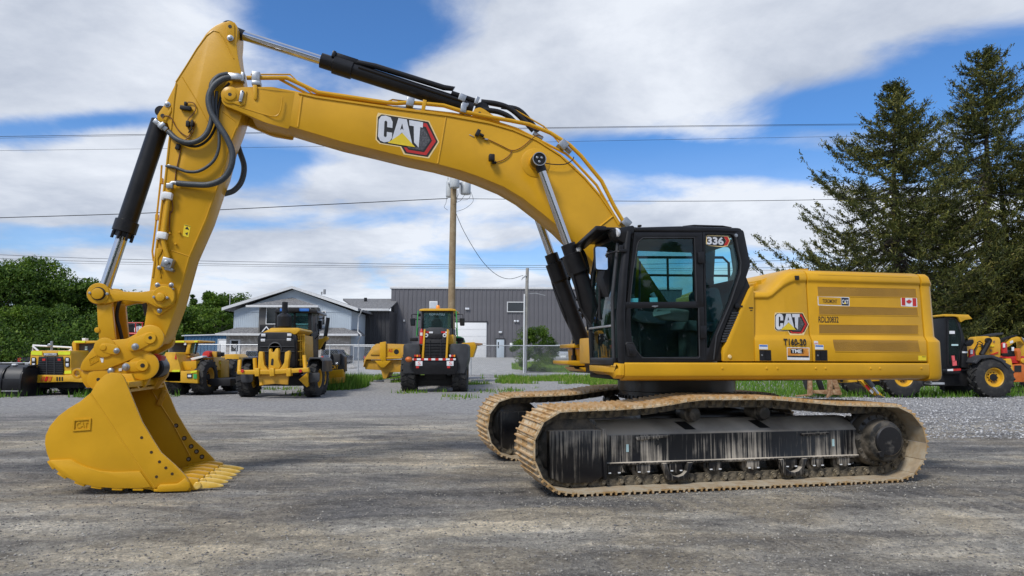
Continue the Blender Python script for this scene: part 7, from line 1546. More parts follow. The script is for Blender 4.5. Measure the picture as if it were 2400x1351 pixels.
v.rect('cross_tube', 935, 812, 1085, 835, .2, .9, 'yellow_dull', .03)
for x in (907, 1095): MB().box2((v.p(x - 8, 886).x, .2, -.03), (v.p(x + 8, 886).x, .8, .14)).build('timber_block', M['pole_grey'], v.t, .01)
v.tube('drawbar_hose', [(912, 884, .3), (930, 882, .2), (945, 876, .2)], .03, 'black_matt')
v = VH('small_tractor', 'green machine hood with a white lamp peeking out right of the wheel loader cab', 'tractor', 1074, 870, 36.5)
v.plate('hood', rcorner([(1060, 800), (1063, 790), (1072, 788), (1082, 790), (1086, 800), (1086, 832), (1060, 832)], 2), 0, 1.6, 'green', .05); v.rect('front_grille', 1072, 793, 1087, 812, -.05, .1, 'black_matt', .02); v.rect('lamp', 1066, 795, 1070, 802, -.05, .02, 'lamp', .02)
for x in (1061, 1085): q = v.p(x, 850, .5); wheel(v.t, (q.x, .6, .42), .42, .3, .2, 'pale_yellow', 'x', 1)

# ---- motor grader seen from behind, turned a little so that its right side shows
v = VH('motor_grader', 'yellow motor grader with a three-pronged ripper, seen from behind in front of the house', 'grader', 655, 931, 24.6, sk=.10)
def gwheel(px, dy, side):
    q = v.p(px, 900, dy); wheel(v.t, (q.x, dy, .67), .67, .46, .34, 'yellow', 'x', side)
for px_, dy, sd_ in ((583, .55, -1), (736, .55, 1), (590, 2.0, -1), (747, 2.15, 1)): gwheel(px_, dy, sd_)
q = v.p(792, 880, 7.4); wheel(v.t, (q.x, 7.4, .67), .67, .42, .34, 'yellow', 'x', 1)
for a, b, d0, d1 in ((566, 601, .0, 1.25), (721, 757, .0, 1.25), (735, 766, 1.5, 2.8)):
    f = v.plate('mudguard', rcorner([(a, 872), (a, 846), (a + 5, 838), (b - 6, 838), (b, 846), (b, 872), (b - 2, 872), (b - 2, 848), (b - 7, 842), (a + 6, 842), (a + 2, 848), (a + 2, 872)], 1.5), d0, d1, 'charcoal', .02)
    if d0 == 0: v.plate('mud_flap', rcorner([(a - 2, 875), (b - 8, 874), (b - 8, 892), (b - 12, 897), (a + 1, 897), (a - 2, 892)], 3), -.20, -.15, 'charcoal', .02)
for x in (702,): pass
v.plate('ripper_beam', rcorner([(555, 868), (640, 867), (722, 862), (724, 872), (640, 878), (556, 878)], 2), -.75, -.5, 'pale_yellow', .04)
rp = v.plate('ripper_plate', [(604, 878), (676, 876), (674, 902), (645, 900), (610, 903)], -.6, -.45, 'yellow_dull', .02)
for pts in ([(604, 869), (606, 828), (608, 824), (616, 825), (617, 842), (619, 856), (624, 862), (629, 869)], [(629, 872), (630, 830), (630, 820), (634, 817), (637, 826), (642, 826), (646, 818), (651, 816), (653, 822), (652, 842), (657, 858), (650, 872)], [(650, 869), (660, 860), (666, 850), (668, 826), (678, 822), (679, 828), (676, 845), (674, 869)]):
    v.plate('ripper_shank', pts, -.66, -.40, 'pale_yellow', .02)
v.plate('shank_slot', rcorner([(634.5, 856), (636, 842), (640, 840), (641.5, 844), (640.5, 857)], 1.5), -.665, -.65, 'black_print', 0)
for x in (601, 636, 675): v.plate('beam_clamp', rcorner([(x - 5, 864), (x + 6, 863), (x + 6, 882), (x - 4, 883)], 2), -.80, -.45, 'pale_yellow', .03)
for a, b in (((597, 840, -.5), (599, 872, -.55)), ((562, 845, -.4), (560, 875, -.6)), ((713, 834, -.3), (716, 872, -.5)), ((612, 882, -.5), (613, 904, -.6))): MB().tube([v.p(*a), v.p(*b)], .07, 10).build('ripper_cylinder', M['yellow'], v.t)
for x in (568, 704): q = v.p(x, 870, -.78); MB().lathe([(.06, 0), (.05, .02)], q, (0, -1, 0), 14).build('reflector', M['red'], v.t)
v.plate('chassis_plate', [(700, 890), (722, 872), (722, 906), (718, 908)], -.3, .1, 'yellow', .02)
en = v.plate('engine_enclosure', rcorner([(603, 862), (604, 790), (610, 782), (622, 779), (678, 779), (690, 785), (694, 795), (695, 862)], 3), .05, 2.4, 'black', .05)
v.plate('rear_door', rcorner([(608, 860), (609, 796), (690, 796), (691, 860)], 4), 0, .08, 'black_matt', .03, en)
for y in (812, 824): v.rect('door_ridge', 609, y, 690, y + 1.6, -.04, .02, 'charcoal', .01, en)
q = v.p(645, 818, 0); MB().lathe([(.25, 0), (.25, .04), (.21, .05), (.21, 0)], (q.x, .0, q.z), (0, -1, 0), 28).build('fan_ring', M['charcoal'], en)
for x, y in ((612, 782.5), (611, 794.5), (673, 782), (672, 793)): v.rect('tail_lamp', x, y, x + 10, y + 6.5, -.02, .06, 'lamp', .02, en)
v.plate('engine_hood', rcorner([(616, 780), (636, 769), (700, 769), (704, 774), (692, 784)], 2), .2, 2.6, 'pale_yellow', .03)
for x in (698, 703, 708, 712): v.tube('side_guard', [(x, 786, .4), (x + 1, 784, .5), (x + 1, 855, .5)], .03, 'pale_yellow')
for y in (800, 825, 845): v.tube('side_guard', [(694, y, .3), (714, y - 2, .6)], .025, 'pale_yellow')
v.plate('side_panel', [(694, 788), (712, 786), (714, 858), (695, 860)], .55, 2.3, 'yellow_dull', .02)
q = v.p(666, 766, 1.8); mb = MB(); mb.lathe([(.1, -.15), (.14, -.1), (.28, 0), (.28, .38), (.22, .46), (.11, .52), (.11, .95)], (q.x, 1.8, q.z), (0, 0, 1), 20); mb.build('exhaust_stack', M['black'], v.t)
for x0, x1, y0, y1, dy in ((645, 653, 727, 770, 2.6), (722, 730, 727, 835, 2.6), (688, 692, 730, 770, 2.6), (650, 655, 735, 800, 4.4), (732, 741, 730, 845, 4.4)): v.rect('cab_pillar', x0, y0, x1, y1, dy, dy + .12, 'black', .02)
v.plate('cab_roof', rcorner([(643, 733), (646, 724), (722, 724), (742, 727), (745, 734)], 2), 2.4, 4.6, 'black', .03)
v.rect('roof_panel', 656, 723.5, 672, 730, 2.35, 2.4, 'blue', .01); v.rect('roof_panel', 700, 723.5, 724, 730, 2.35, 2.4, 'blue', .01); v.rect('roof_box', 677, 721, 700, 731, 2.3, 2.5, 'black_matt', .02)
v.rect('rear_glass', 653, 733, 722, 775, 2.66, 2.67, 'glass_clear', 0); v.rect('front_glass', 655, 738, 732, 790, 4.45, 4.46, 'glass', 0)
v.plate('driver_seat', rcorner([(668, 785), (670, 757), (674, 752), (684, 752), (688, 757), (690, 785)], 3), 3.1, 3.3, 'seat', .04)
MB().add([v.p(730, 735, 2.7), v.p(741, 733, 4.4), v.p(741, 845, 4.4), v.p(730, 835, 2.7)], [(0, 1, 2, 3)]).build('side_door_glass', M['glass_dark'], v.t, smooth=False)
v.rect('cab_base', 650, 775, 726, 850, 2.6, 4.5, 'black_matt', .03)
v.tube('mirror_bracket', [(736, 735, 3.6), (746, 732, 3.6), (747, 748, 3.6), (760, 746, 3.6)], .025, 'black'); v.plate('side_mirror', rcorner([(745, 752), (754, 752), (754, 772), (746, 772)], 2), 3.5, 3.6, 'black', .02); v.rect('hanging_lamp', 744, 730, 747, 752, 3.5, 3.56, 'zinc', .01)
v.tube('circle_lift_cylinder', [(769, 745, 5.2), (764, 780, 5.2), (757, 820, 5.2)], .085, 'black'); v.tube('cylinder_rod', [(757, 818, 5.2), (754, 835, 5.2)], .05, 'chrome')
v.plate('lift_arm', rcorner([(738, 812), (738, 798), (756, 793), (762, 788), (768, 790), (766, 796), (758, 803), (750, 818), (742, 822)], 2), 4.9, 5.4, 'pale_yellow', .04)
v.tube('door_rail', [(744, 760, 3.4), (748, 785, 3.4), (738, 795, 3.4)], .025, 'black')
bl_ = v.plate('front_block', rcorner([(771, 872), (772, 838), (778, 830), (800, 829), (807, 836), (808, 872)], 2), 6.2, 7.0, 'charcoal', .04)
for x in (775, 797): v.rect('block_rib', x, 829, x + 2.5, 856, 6.1, 6.3, 'black', .02, bl_)
for x in (776, 789.5): q = v.p(x, 853, 6.15); MB().sphere(q, .07, 10).build('marker_lamp', M['lamp'], bl_)
o_ = v.p(776, 866, 6.15); mb = MB(); put_text(mb, 'CAT', o_, v.p(793, 866, 6.15) - o_, v.p(776, 856.5, 6.15) - o_, .03); mb.build('maker_lettering', M['pale_yellow'], bl_, smooth=False)
v.plate('push_block', rcorner([(768, 869), (803, 866), (805, 885), (768, 889)], 2), 5.9, 6.6, 'yellow', .04); v.plate('mouldboard', [(766, 888), (806, 884), (806, 897), (766, 902)], 5.7, 6.2, 'yellow_dull', .03)
v.rect('rear_axle', 600, 880, 722, 905, .5, .9, 'black_matt', .04); v.rect('main_frame', 640, 850, 700, 880, .4, 7.2, 'black_matt', .04)
v.plate('side_tank', [(716, 858), (724, 840), (724, 905), (720, 907)], .1, .3, 'yellow', .02)

# ---- underground loader facing the camera
v = VH('underground_loader', 'yellow low-profile underground loader facing the camera with black grille and lime tape', 'underground loader', 120, 928, 25.5)
v.plate('front_hood', rcorner([(68, 880), (72, 826), (76, 822), (165, 822), (167, 828), (166, 862), (169, 880)], 1.5), 0, 2.2, 'pale_yellow', .03)
MB().loft2([v.p(165, 823), v.p(189, 824, 1.6), v.p(196, 884, 1.6), v.p(168, 884)], [v.p(160, 823, .1), v.p(180, 824, 1.7), v.p(188, 884, 1.7), v.p(160, 884, .1)]).build('side_panel', M['pale_yellow'], v.t, .01)
g = v.plate('grille', [(91, 836), (146, 836), (149, 872), (144, 882), (91, 882), (85, 878)], -.04, .05, 'black_matt', .01)
for i in range(10): v.rect('grille_bar', 89, 839 + i * 4.2, 147, 840.6 + i * 4.2, -.07, -.03, 'charcoal', 0, g)
for x in (108, 126): v.rect('grille_post', x, 837, x + 2, 881, -.08, -.03, 'charcoal', 0, g)
for x in (99, 135): v.rect('grille_light', x, 841, x + 7, 846, -.085, -.07, 'red', 0, g)
for a in ([(73, 823), (98, 824), (98, 833), (73, 832)], [(136, 824), (165, 824), (164, 832), (136, 832)], [(69, 869), (83, 870), (84, 877), (69, 877)], [(151, 870), (166, 869), (167, 876), (151, 877)]): v.plate('reflective_tape', a, -.02, .02, 'lime', 0)
MB().add([v.p(168, 869, -.01), v.p(190, 870, 1.5), v.p(191, 876, 1.5), v.p(168, 876, -.01)], [(0, 1, 2, 3)]).build('reflective_tape', M['lime'], v.t, smooth=False)
nb = v.rect('name_board', 101, 828, 135, 834, -.03, .0, 'black_print', 0); v.rect('name_plate', 103, 828.7, 132, 833.4, -.035, -.03, 'sticker', 0, nb); o_ = v.p(104, 832.8, -.04); mb = MB(); put_text(mb, 'CATERPILLAR', o_, v.p(131, 832.8, -.04) - o_, v.p(104, 829.4, -.04) - o_, .01); mb.build('name_lettering', M['black_print'], nb, smooth=False)
for a, b in ((73, 83), (152, 162)):
    hx = v.plate('headlamp_pair', rcorner([(a, 838), (b, 838), (b, 861), (a, 861)], 3), -.04, .03, 'black_matt', .02)
    for y in (840, 852): v.rect('headlamp', a + 2, y, b - 1.5, y + 7.5, -.06, -.03, 'lamp', .02, hx)
v.plate('bumper', rcorner([(64, 898), (66, 882), (72, 879), (166, 880), (192, 884), (198, 897), (160, 895)], 2), -.15, .6, 'pale_yellow', .04)
for i in range(3): v.rect('bumper_slot', 132 + i * 6, 884, 135 + i * 6, 893, -.165, -.14, 'black_print', 0)
for i in range(2): v.rect('bumper_slot', 74 + i * 5, 884, 76.5 + i * 5, 893, -.165, -.14, 'black_print', 0)
for i, m_ in enumerate(('orange', 'red', 'orange')): x = 94 + i * 9; v.plate('hazard_stripe', [(x, 894), (x + 4, 883), (x + 10, 883), (x + 6, 894)], -.17, -.14, m_, 0)
v.plate('operator_canopy', rcorner([(168, 806), (171, 800), (176, 799), (236, 799), (236, 804), (178, 806), (178, 826), (172, 826)], 2), .9, 2.4, 'pale_yellow', .03)
v.plate('canopy_tape', [(173, 799.5), (199, 799.5), (199, 803.5), (175, 803.5)], .86, .9, 'lime', 0); v.rect('cabin_interior', 176, 804, 236, 835, 1.1, 2.4, 'cabin', .02); v.rect('beacon', 192, 793, 200, 799, 1.3, 1.5, 'white', .02)
for y in (812, 817, 824): v.rect('seat_tape', 199, y, 204, y + 4, 1.05, 1.1, 'pale_teal', 0)
v.rect('orange_rail', 165, 822, 183, 824.5, .5, .7, 'orange', .01)
for pts in ([(77, 826, .6), (77, 810, .6), (168, 815, .9), (168, 823, .9)], [(77, 812, .6), (93, 826, .6)], [(168, 818, .9), (161, 824, .9)], [(110, 824, .7), (168, 824, .9)]): v.tube('guard_rail', pts, .035, 'white')
v.tube('post_lamp_pole', [(121, 824, .5), (121, 800, .5)], .045, 'zinc'); q = v.p(117, 810, .45); MB().lathe([(.07, 0), (.07, .06), (.05, .07)], q, (0, -1, 0), 16).build('post_lamp', M['zinc'], v.t)
for x, dy in ((168, .9), (85, .9), (180, 4.6), (95, 4.6)): q = v.p(x, 910, dy); wheel(v.t, (q.x, dy, .58), .58, .5, .28, 'black_matt', 'x', 1)
v.rect('underframe', 80, 890, 185, 910, .3, 5.4, 'black_matt', .04); v.rect('rear_body', 80, 835, 190, 895, 2.0, 5.8, 'yellow_dull', .05)
# ---- black loader bucket at the far left
v = VH('loader_bucket', 'black curved loader bucket lying at the far left beside the underground loader', 'bucket', 25, 930, 24.6)
prof = [(0, .10), (-.02, .5), (.02, .78), (.14, .98), (.34, 1.10), (.8, 1.12), (.8, 1.05), (.36, 1.03), (.20, .92), (.10, .74), (.07, .5), (.08, .10)]
xa, xb = v.p(-60, 900).x, v.p(50, 900).x
MB().loft([[Vector((x, a, b)) for a, b in prof] for x in (xa, xb)]).build('shell', M['charcoal'], v.t, .01)
v.rect('wear_panel', -60, 888, 49, 917, -.05, 0, 'black', .02); v.rect('panel_lip', -60, 916, 49, 918.5, -.06, 0, 'steel', .01)
for x in (2, 48):
    q = v.p(x, 900).x; MB().loft([[Vector((q + d, a - .07, b)) for a, b in prof] for d in (0, .07)]).build('rib', M['black'], v.t, .01)
MB().prism([(xb - .02, .0), (xb + .05, .0), (xb + .05, .95), (xb, 1.05)], 0, .9).build('side_plate', M['black'], v.t, .02)
q = v.p(25, 856, .1); MB().box((q.x, .3, 1.13), (.16, .12, .06)).build('latch', M['sticker'], v.t, .02)
v.rect('back_lip', -60, 851, 54, 857, .7, .8, 'charcoal', .02); MB().box2((xa, .0, -.05), (xb, .9, .10)).build('skid', M['black_matt'], v.t)
# ---- second underground machine seen from its right side
v = VH('underground_truck', 'yellow articulated underground loader seen from the side, open canopy and orange lamp on its deck', 'underground loader', 470, 926, 26.0)
RT = .66
for px_, dy, m_ in ((478, .3, 'yellow_dull'), (543, 3.2, 'yellow_dull'), (420, .3, 'black_matt'), (492, 3.2, 'black_matt')):
    q = v.p(px_, 890, dy); wheel(v.t, (q.x, dy, RT), RT, .55, .36, m_, 'x', 1, 'lug')
v.plate('rear_block', rcorner([(384, 895), (384, 836), (388, 826), (411, 826), (414, 832), (424, 868), (424, 895)], 2), -.5, 1.4, 'pale_yellow', .03)
v.plate('side_skirt', [(386, 872), (462, 868), (463, 899), (400, 896), (386, 893)], -.5, -.3, 'pale_yellow', .02); v.plate('deck', [(410, 871), (424, 852), (470, 848), (475, 840), (500, 838), (505, 868), (470, 872)], 1.1, 2.2, 'pale_yellow', .03)
v.plate('battery_box', [(424, 848), (460, 846), (460, 868), (427, 868)], -.28, .5, 'yellow', .02)
for a in ([(404, 868), (421, 867), (421, 872), (402, 872)], [(446, 871), (461, 869), (461, 873), (448, 875)]): v.plate('reflective_tape', a, -.53, -.50, 'lime', 0)
mp_ = v.rect('number_plate', 438, 876, 450, 887, -.53, -.5, 'black_print', 0); v.rect('plate_face', 440, 879, 448, 884, -.535, -.53, 'sticker', 0, mp_); v.rect('green_panel', 453, 877, 461, 888, -.53, -.5, 'green', 0)
v.plate('joint_block', [(500, 846), (518, 845), (518, 904), (501, 905)], 1.6, 2.4, 'yellow', .03); v.plate('front_frame', rcorner([(516, 905), (516, 840), (524, 831), (552, 830), (560, 838), (562, 862), (548, 872), (530, 905)], 2), 3.5, 4.6, 'pale_yellow', .03)
for a in ([(501, 849), (517, 849), (517, 853), (501, 853)], [(501, 894), (517, 894), (517, 898), (501, 898)]): v.plate('reflective_tape', a, 1.57, 1.6, 'lime', 0)
v.plate('canopy_roof', rcorner([(376, 799), (466, 798), (469, 801), (462, 804), (376, 804)], 1), .2, 1.6, 'pale_yellow', .02); v.plate('canopy_tape', [(405, 800), (432, 799.5), (432, 803), (405, 803)], .16, .2, 'lime', 0); v.plate('canopy_tape', [(455, 799), (464, 799), (462, 802.5), (455, 802.5)], .16, .2, 'lime', 0)
v.plate('canopy_post', [(440, 803), (448, 803), (442, 830), (434, 830)], .25, .6, 'pale_yellow', .02); v.plate('canopy_post', [(435, 806), (442, 806), (444, 830), (435, 832)], 1.2, 1.4, 'pale_yellow', .02); v.plate('canopy_post', [(460, 804), (464, 804), (458, 830), (455, 830)], .3, .36, 'black', .01); v.plate('side_glass', [(449, 804), (461, 804), (456, 829), (445, 829)], .32, .33, 'glass_clear', 0)
v.rect('cabin_interior', 396, 803, 434, 829, .9, 1.5, 'cabin', .02); v.rect('notice', 431, 804, 436, 809, .2, .24, 'sticker', 0)
v.plate('seat', rcorner([(416, 838), (420, 831), (440, 831), (446, 838)], 2), .3, .9, 'yellow_dull', .03); v.plate('red_cover', rcorner([(472, 838), (476, 826), (486, 822), (492, 826), (490, 838)], 3), .4, .9, 'red', .05); q = v.p(452, 844, .0); MB().lathe([(.10, -.08), (.10, .06), (.06, .1)], (q.x, .1, q.z), (0, 0, 1), 14).build('beacon', M['orange'], v.t)
v.plate('step_plate', [(446, 840), (474, 834), (476, 838), (450, 845)], .0, .5, 'sticker', .01); v.plate('exhaust_box', [(497, 824), (508, 824), (508, 838), (497, 838)], .6, 1.0, 'yellow_dull', .02); v.rect('work_lamp', 510, 826, 519, 836, .6, .9, 'black', .02)
v.plate('warning_triangle', [(409, 842), (414, 842), (412, 829)], -.52, -.5, 'red', 0)
v.rect('underframe', 395, 888, 540, 905, .4, 2.2, 'black_matt', .04)

# ---- telehandler on the right, mostly behind the excavator
v = VH('telehandler', 'yellow telehandler with black cab, forks lowered, half hidden behind the excavator counterweight', 'telehandler', 2200, 932, 25.9)
for px_, dy in ((2322, .3), (2111, .3)):
    q = v.p(px_, 883, dy); wheel(v.t, (q.x, dy, .76), .76, .5, .36, 'pale_yellow', 'y', -1, 'lug')
for px_, dy in ((2240, 2.3), (2010, 2.3)):
    q = v.p(px_, 883, dy); wheel(v.t, (q.x, dy, .76), .76, .5, .36, 'black_matt', 'y', -1, 'lug')
v.rect('chassis', 2080, 868, 2345, 905, .7, 1.9, 'black_matt', .05)
v.plate('mudguard', rcorner([(2283, 850), (2298, 834), (2325, 832), (2352, 842), (2366, 862), (2362, 864), (2348, 848), (2325, 839), (2300, 842), (2288, 854)], 3), .0, .7, 'charcoal', .03)
cb_ = v.plate('cab_frame', rcorner([(2214, 878), (2214, 745), (2219, 740), (2240, 742), (2248, 752), (2262, 796), (2262, 812), (2254, 822), (2250, 862), (2246, 878)], 3), .55, 1.35, 'black', .03)
v.plate('door_glass', rcorner([(2222, 838), (2222, 752), (2226, 748), (2240, 750), (2250, 780), (2251, 800), (2246, 838), (2240, 858), (2230, 858)], 3), .50, .55, 'glass_clear', .0, cb_)
v.tube('door_rim', [(2222, 858, .52), (2221, 750, .52), (2226, 747, .52), (2240, 749, .52), (2251, 780, .52), (2252, 800, .52), (2246, 858, .52)], .03, 'black', cb_)
for a in ([(2226, 776, 2238, 783), 'sticker'], [(2231, 807, 2246, 811), 'pale_teal'], [(2256, 824, 2268, 828), 'sticker']): v.rect('cab_label', *a[0], .47, .5, a[1], 0, cb_)
v.plate('red_tag', [(2231, 834), (2237, 834), (2239, 847), (2233, 848)], .46, .5, 'pink', 0, cb_); v.plate('red_tag', [(2233, 847), (2242, 846), (2243, 857), (2234, 858)], .46, .5, 'pink', 0, cb_)
v.plate('cab_roof', rcorner([(2213, 738), (2217, 736.5), (2270, 738), (2279, 748), (2262, 750), (2252, 756), (2246, 744), (2238, 742), (2214, 742)], 1.5), .45, 1.5, 'pale_yellow', .03)
v.plate('engine_panel', rcorner([(2254, 862), (2254, 826), (2262, 808), (2266, 806), (2268, 830), (2266, 862)], 3), .5, 1.5, 'black_matt', .03); v.plate('mirror', rcorner([(2262, 806), (2270, 798), (2282, 796), (2283, 804), (2276, 812), (2268, 812)], 3), .2, .35, 'black', .03)
v.plate('step_bar', [(2220, 866), (2252, 866), (2250, 876), (2220, 876)], .3, .6, 'black', .01); v.plate('step_tape', [(2221, 866), (2234, 865), (2234, 870), (2221, 870)], .28, .3, 'white', 0); v.plate('step_tape', [(2234, 865), (2252, 864), (2252, 869), (2234, 870)], .28, .3, 'red', 0); v.plate('step', [(2181, 898), (2214, 897), (2214, 902), (2181, 902)], .1, .5, 'galv' if 'galv' in M else 'zinc', .01); v.plate('step_hanger', [(2181, 888), (2184, 888), (2184, 900), (2181, 900)], .1, .4, 'zinc', .005)
v.plate('boom_pivot', rcorner([(2278, 838), (2280, 814), (2284, 804), (2284, 794), (2288, 790), (2310, 788), (2318, 789), (2324, 794), (2330, 790), (2342, 791), (2345, 798), (2345, 838)], 2.5), .9, 1.3, 'pale_yellow', .03)
v.plate('body_panel', rcorner([(2278, 818), (2312, 806), (2318, 838), (2290, 838), (2276, 856)], 2), .75, .9, 'yellow', .02)
for c in ((2323, 822), (2330, 801)): v.plate('pin_hole', circ(c[0], c[1], 2.6, 12), .88, .9, 'rust_tan', 0)
v.tube('lift_cylinder', [(2300, 832, .7), (2310, 815, .7), (2318, 800, .7)], .10, 'black'); q = v.p(2319, 799, .62); MB().lathe([(.11, 0), (.11, .12)], q, (0, 1, 0), 16).build('cylinder_eye', M['black'], v.t)
v.tube('boom_hose', [(2286, 838, .7), (2284, 820, .7), (2292, 806, .7), (2300, 808, .7), (2306, 818, .7)], .025, 'black_matt'); v.tube('boom_hose', [(2290, 804, .7), (2296, 800, .7), (2304, 806, .7), (2300, 814, .7)], .02, 'black_matt')
v.plate('red_stripe', [(2320, 832), (2340, 825), (2340, 828), (2328, 832)], .86, .9, 'red', 0); v.rect('warning_plate', 2308, 826, 2316, 832, .86, .9, 'sticker', 0); v.rect('data_plate', 2319, 809, 2330, 813, .87, .9, 'warn', 0)
v.plate('bonnet_top', [(2312, 787), (2342, 781), (2352, 780), (2352, 784), (2320, 790)], 1.1, 1.6, 'charcoal', .02)
for (x, y0, y1) in ((2277, 818, 852), (2353, 803, 829)):
    q = v.p(x, (y0 + y1) / 2, .55); L_ = (y1 - y0) / 1600 * 26 / 2; mb = MB(); mb.lathe([(.07, -L_), (.105, -L_ * .92), (.105, L_ * .7), (.06, L_ * .95), (.03, L_)], (q.x, .55, q.z), (0, 0, 1), 16); fe = mb.build('fire_extinguisher', M['red'], v.t); v.rect('extinguisher_label', x - 2, y0 + 2, x + 3, y0 + 12, .43, .445, 'sticker', 0, fe)
v.plate('counterweight', rcorner([(2352, 888), (2358, 845), (2370, 840), (2376, 870), (2372, 886)], 3), .4, 1.8, 'pale_yellow', .04)
# front axle arm, stabiliser leg, fork carriage
v.plate('front_beam', rcorner([(1962, 886), (1966, 876), (2072, 876), (2072, 893), (1968, 898)], 2), .4, .9, 'pale_yellow', .03)
for x in (1972, 2012): q = v.p(x, 893, .38); MB().lathe([(.05, 0), (.05, .05)], q, (0, -1, 0), 14).build('pin', M['black_matt'], v.t)
lg = v.plate('stabiliser_leg', [(2017, 893), (2024, 888), (2034, 893), (2064, 922), (2072, 930), (2064, 936), (2054, 930)], .1, .35, 'pale_yellow', .02); v.plate('leg_tape', [(2026, 904), (2032, 902), (2040, 911), (2036, 916)], .09, .1, 'red', 0, lg); v.plate('leg_tape', [(2038, 916), (2042, 912), (2048, 919), (2045, 924)], .09, .1, 'sticker', 0, lg)
v.tube('stabiliser_cylinder', [(2028, 886, -.02), (2046, 906, -.02)], .095, 'charcoal'); v.tube('stabiliser_rod', [(2044, 905, -.02), (2058, 923, -.02)], .045, 'chrome'); v.plate('stabiliser_foot', [(2052, 934), (2062, 926), (2082, 937), (2060, 939)], -.1, .5, 'charcoal', .02)
for x, dy in ((1900, -.4), (1947, -.9)):
    f = v.plate('fork', rcorner([(x - 4, 889), (x + 4, 889), (x + 5, 926), (x - 2, 929), (x - 34 if x < 1920 else x - 7, 930 if x < 1920 else 934), (x - 34 if x < 1920 else x - 7, 928 if x < 1920 else 931), (x - 5, 925)], 1.5), dy, dy + .14, 'rust_tan', .01)
v.plate('fork_carriage', [(1900, 916), (1965, 914), (1974, 922), (1972, 927), (1900, 922)], -.3, -.05, 'rust_tan', .02); v.plate('carriage_arm', [(1884, 886), (1892, 886), (1898, 914), (1892, 914)], -.2, .0, 'charcoal', .02); v.plate('carriage_arm', [(1912, 880), (1922, 880), (1934, 916), (1926, 918)], -.2, .0, 'black_matt', .02); v.plate('carriage_arm', [(1944, 880), (1958, 880), (1972, 918), (1960, 918)], -.1, .1, 'rust_tan', .02)
v.rect('boom_head', 1900, 870, 1985, 890, .2, 1.4, 'yellow_dull', .03)
# ---- machines at the right edge
v = VH('backhoe_loader', 'yellow digging arm with white label behind the telehandler at the right edge', 'backhoe', 2380, 880, 31.0)
v.plate('arm', rcorner([(2345, 812), (2360, 806), (2372, 793), (2384, 789), (2396, 792), (2404, 802), (2412, 812), (2404, 812), (2392, 800), (2380, 802), (2366, 812), (2352, 820)], 2), 0, .3, 'pale_yellow', .02); v.plate('arm_label', [(2367, 801), (2374, 798), (2375, 803), (2368, 806)], -.02, 0, 'sticker', 0); v.plate('hose_cover', [(2340, 798), (2366, 789), (2384, 785), (2384, 789), (2364, 794), (2344, 803)], .05, .25, 'black_matt', .02)
v.plate('arm_cylinder', [(2394, 790), (2400, 794), (2412, 808), (2408, 812)], -.1, 0, 'chrome', .02); v.plate('mast', [(2400, 800), (2420, 800), (2420, 880), (2404, 880)], 0, .5, 'pale_yellow', .03); v.rect('body', 2404, 840, 2460, 884, .0, 2.0, 'pale_yellow', .05)
for x in (2410, 2450): q = v.p(x, 870, .5); wheel(v.t, (q.x, .3, .5), .5, .4, .25, 'pale_yellow', 'y', -1, 'lug')
v = VH('brush_mower', 'orange and red implement standing beyond the telehandler rear wheel at the right edge', 'implement', 2390, 892, 29.0)
v.plate('frame_box', rcorner([(2376, 896), (2374, 856), (2400, 852), (2412, 852), (2412, 896)], 2), 0, 1.2, 'orange', .03); v.rect('side_opening', 2378, 857, 2394, 872, -.02, .05, 'black_print', 0); v.plate('deck', [(2356, 838), (2384, 834), (2412, 836), (2412, 852), (2370, 852)], .1, 1.0, 'red', .03); v.plate('upright', rcorner([(2386, 846), (2384, 822), (2390, 816), (2394, 828), (2392, 846)], 2), 0, .3, 'orange', .03); v.plate('hydraulic_block', rcorner([(2364, 836), (2364, 824), (2376, 820), (2380, 836)], 2), .1, .5, 'black_matt', .02); v.rect('gauge', 2373, 814, 2377, 823, .0, .06, 'sticker', .01); v.plate('yellow_ring', circ(2400, 846, 6, 16), -.05, .1, 'pale_yellow', .02)
MB().box2((v.p(2378, 895).x, .1, 0), (v.p(2400, 895).x, 1.1, .1)).build('skid', M['black_matt'], v.t)
# ---- skid with engine seen through the bucket linkage
v = VH('engine_skid', 'red framed skid with a black engine and white tank seen through the bucket linkage', 'compressor', 310, 845, 33.0)
for a, b in (((290, 756), (290, 840)), ((318, 758), (318, 840)), ((334, 756), (334, 840))): v.tube('frame_post', [(*a, 0), (*b, 0)], .03, 'red')
v.tube('frame_rail', [(288, 757, 0), (336, 757, 0)], .025, 'red'); v.tube('frame_rail', [(288, 782, 0), (336, 783, 0)], .05, 'red')
v.plate('engine', rcorner([(294, 780), (294, 764), (302, 757), (310, 760), (314, 770), (314, 780)], 2), .1, .7, 'black_matt', .05); v.plate('flywheel', circ(292, 767, 5, 14), -.02, .1, 'sticker', .02); v.plate('tank', rcorner([(314, 780), (314, 768), (322, 764), (330, 768), (330, 780)], 4), .1, .6, 'white', .06); v.rect('base', 288, 784, 336, 845, .2, 1.0, 'black_matt', .03)

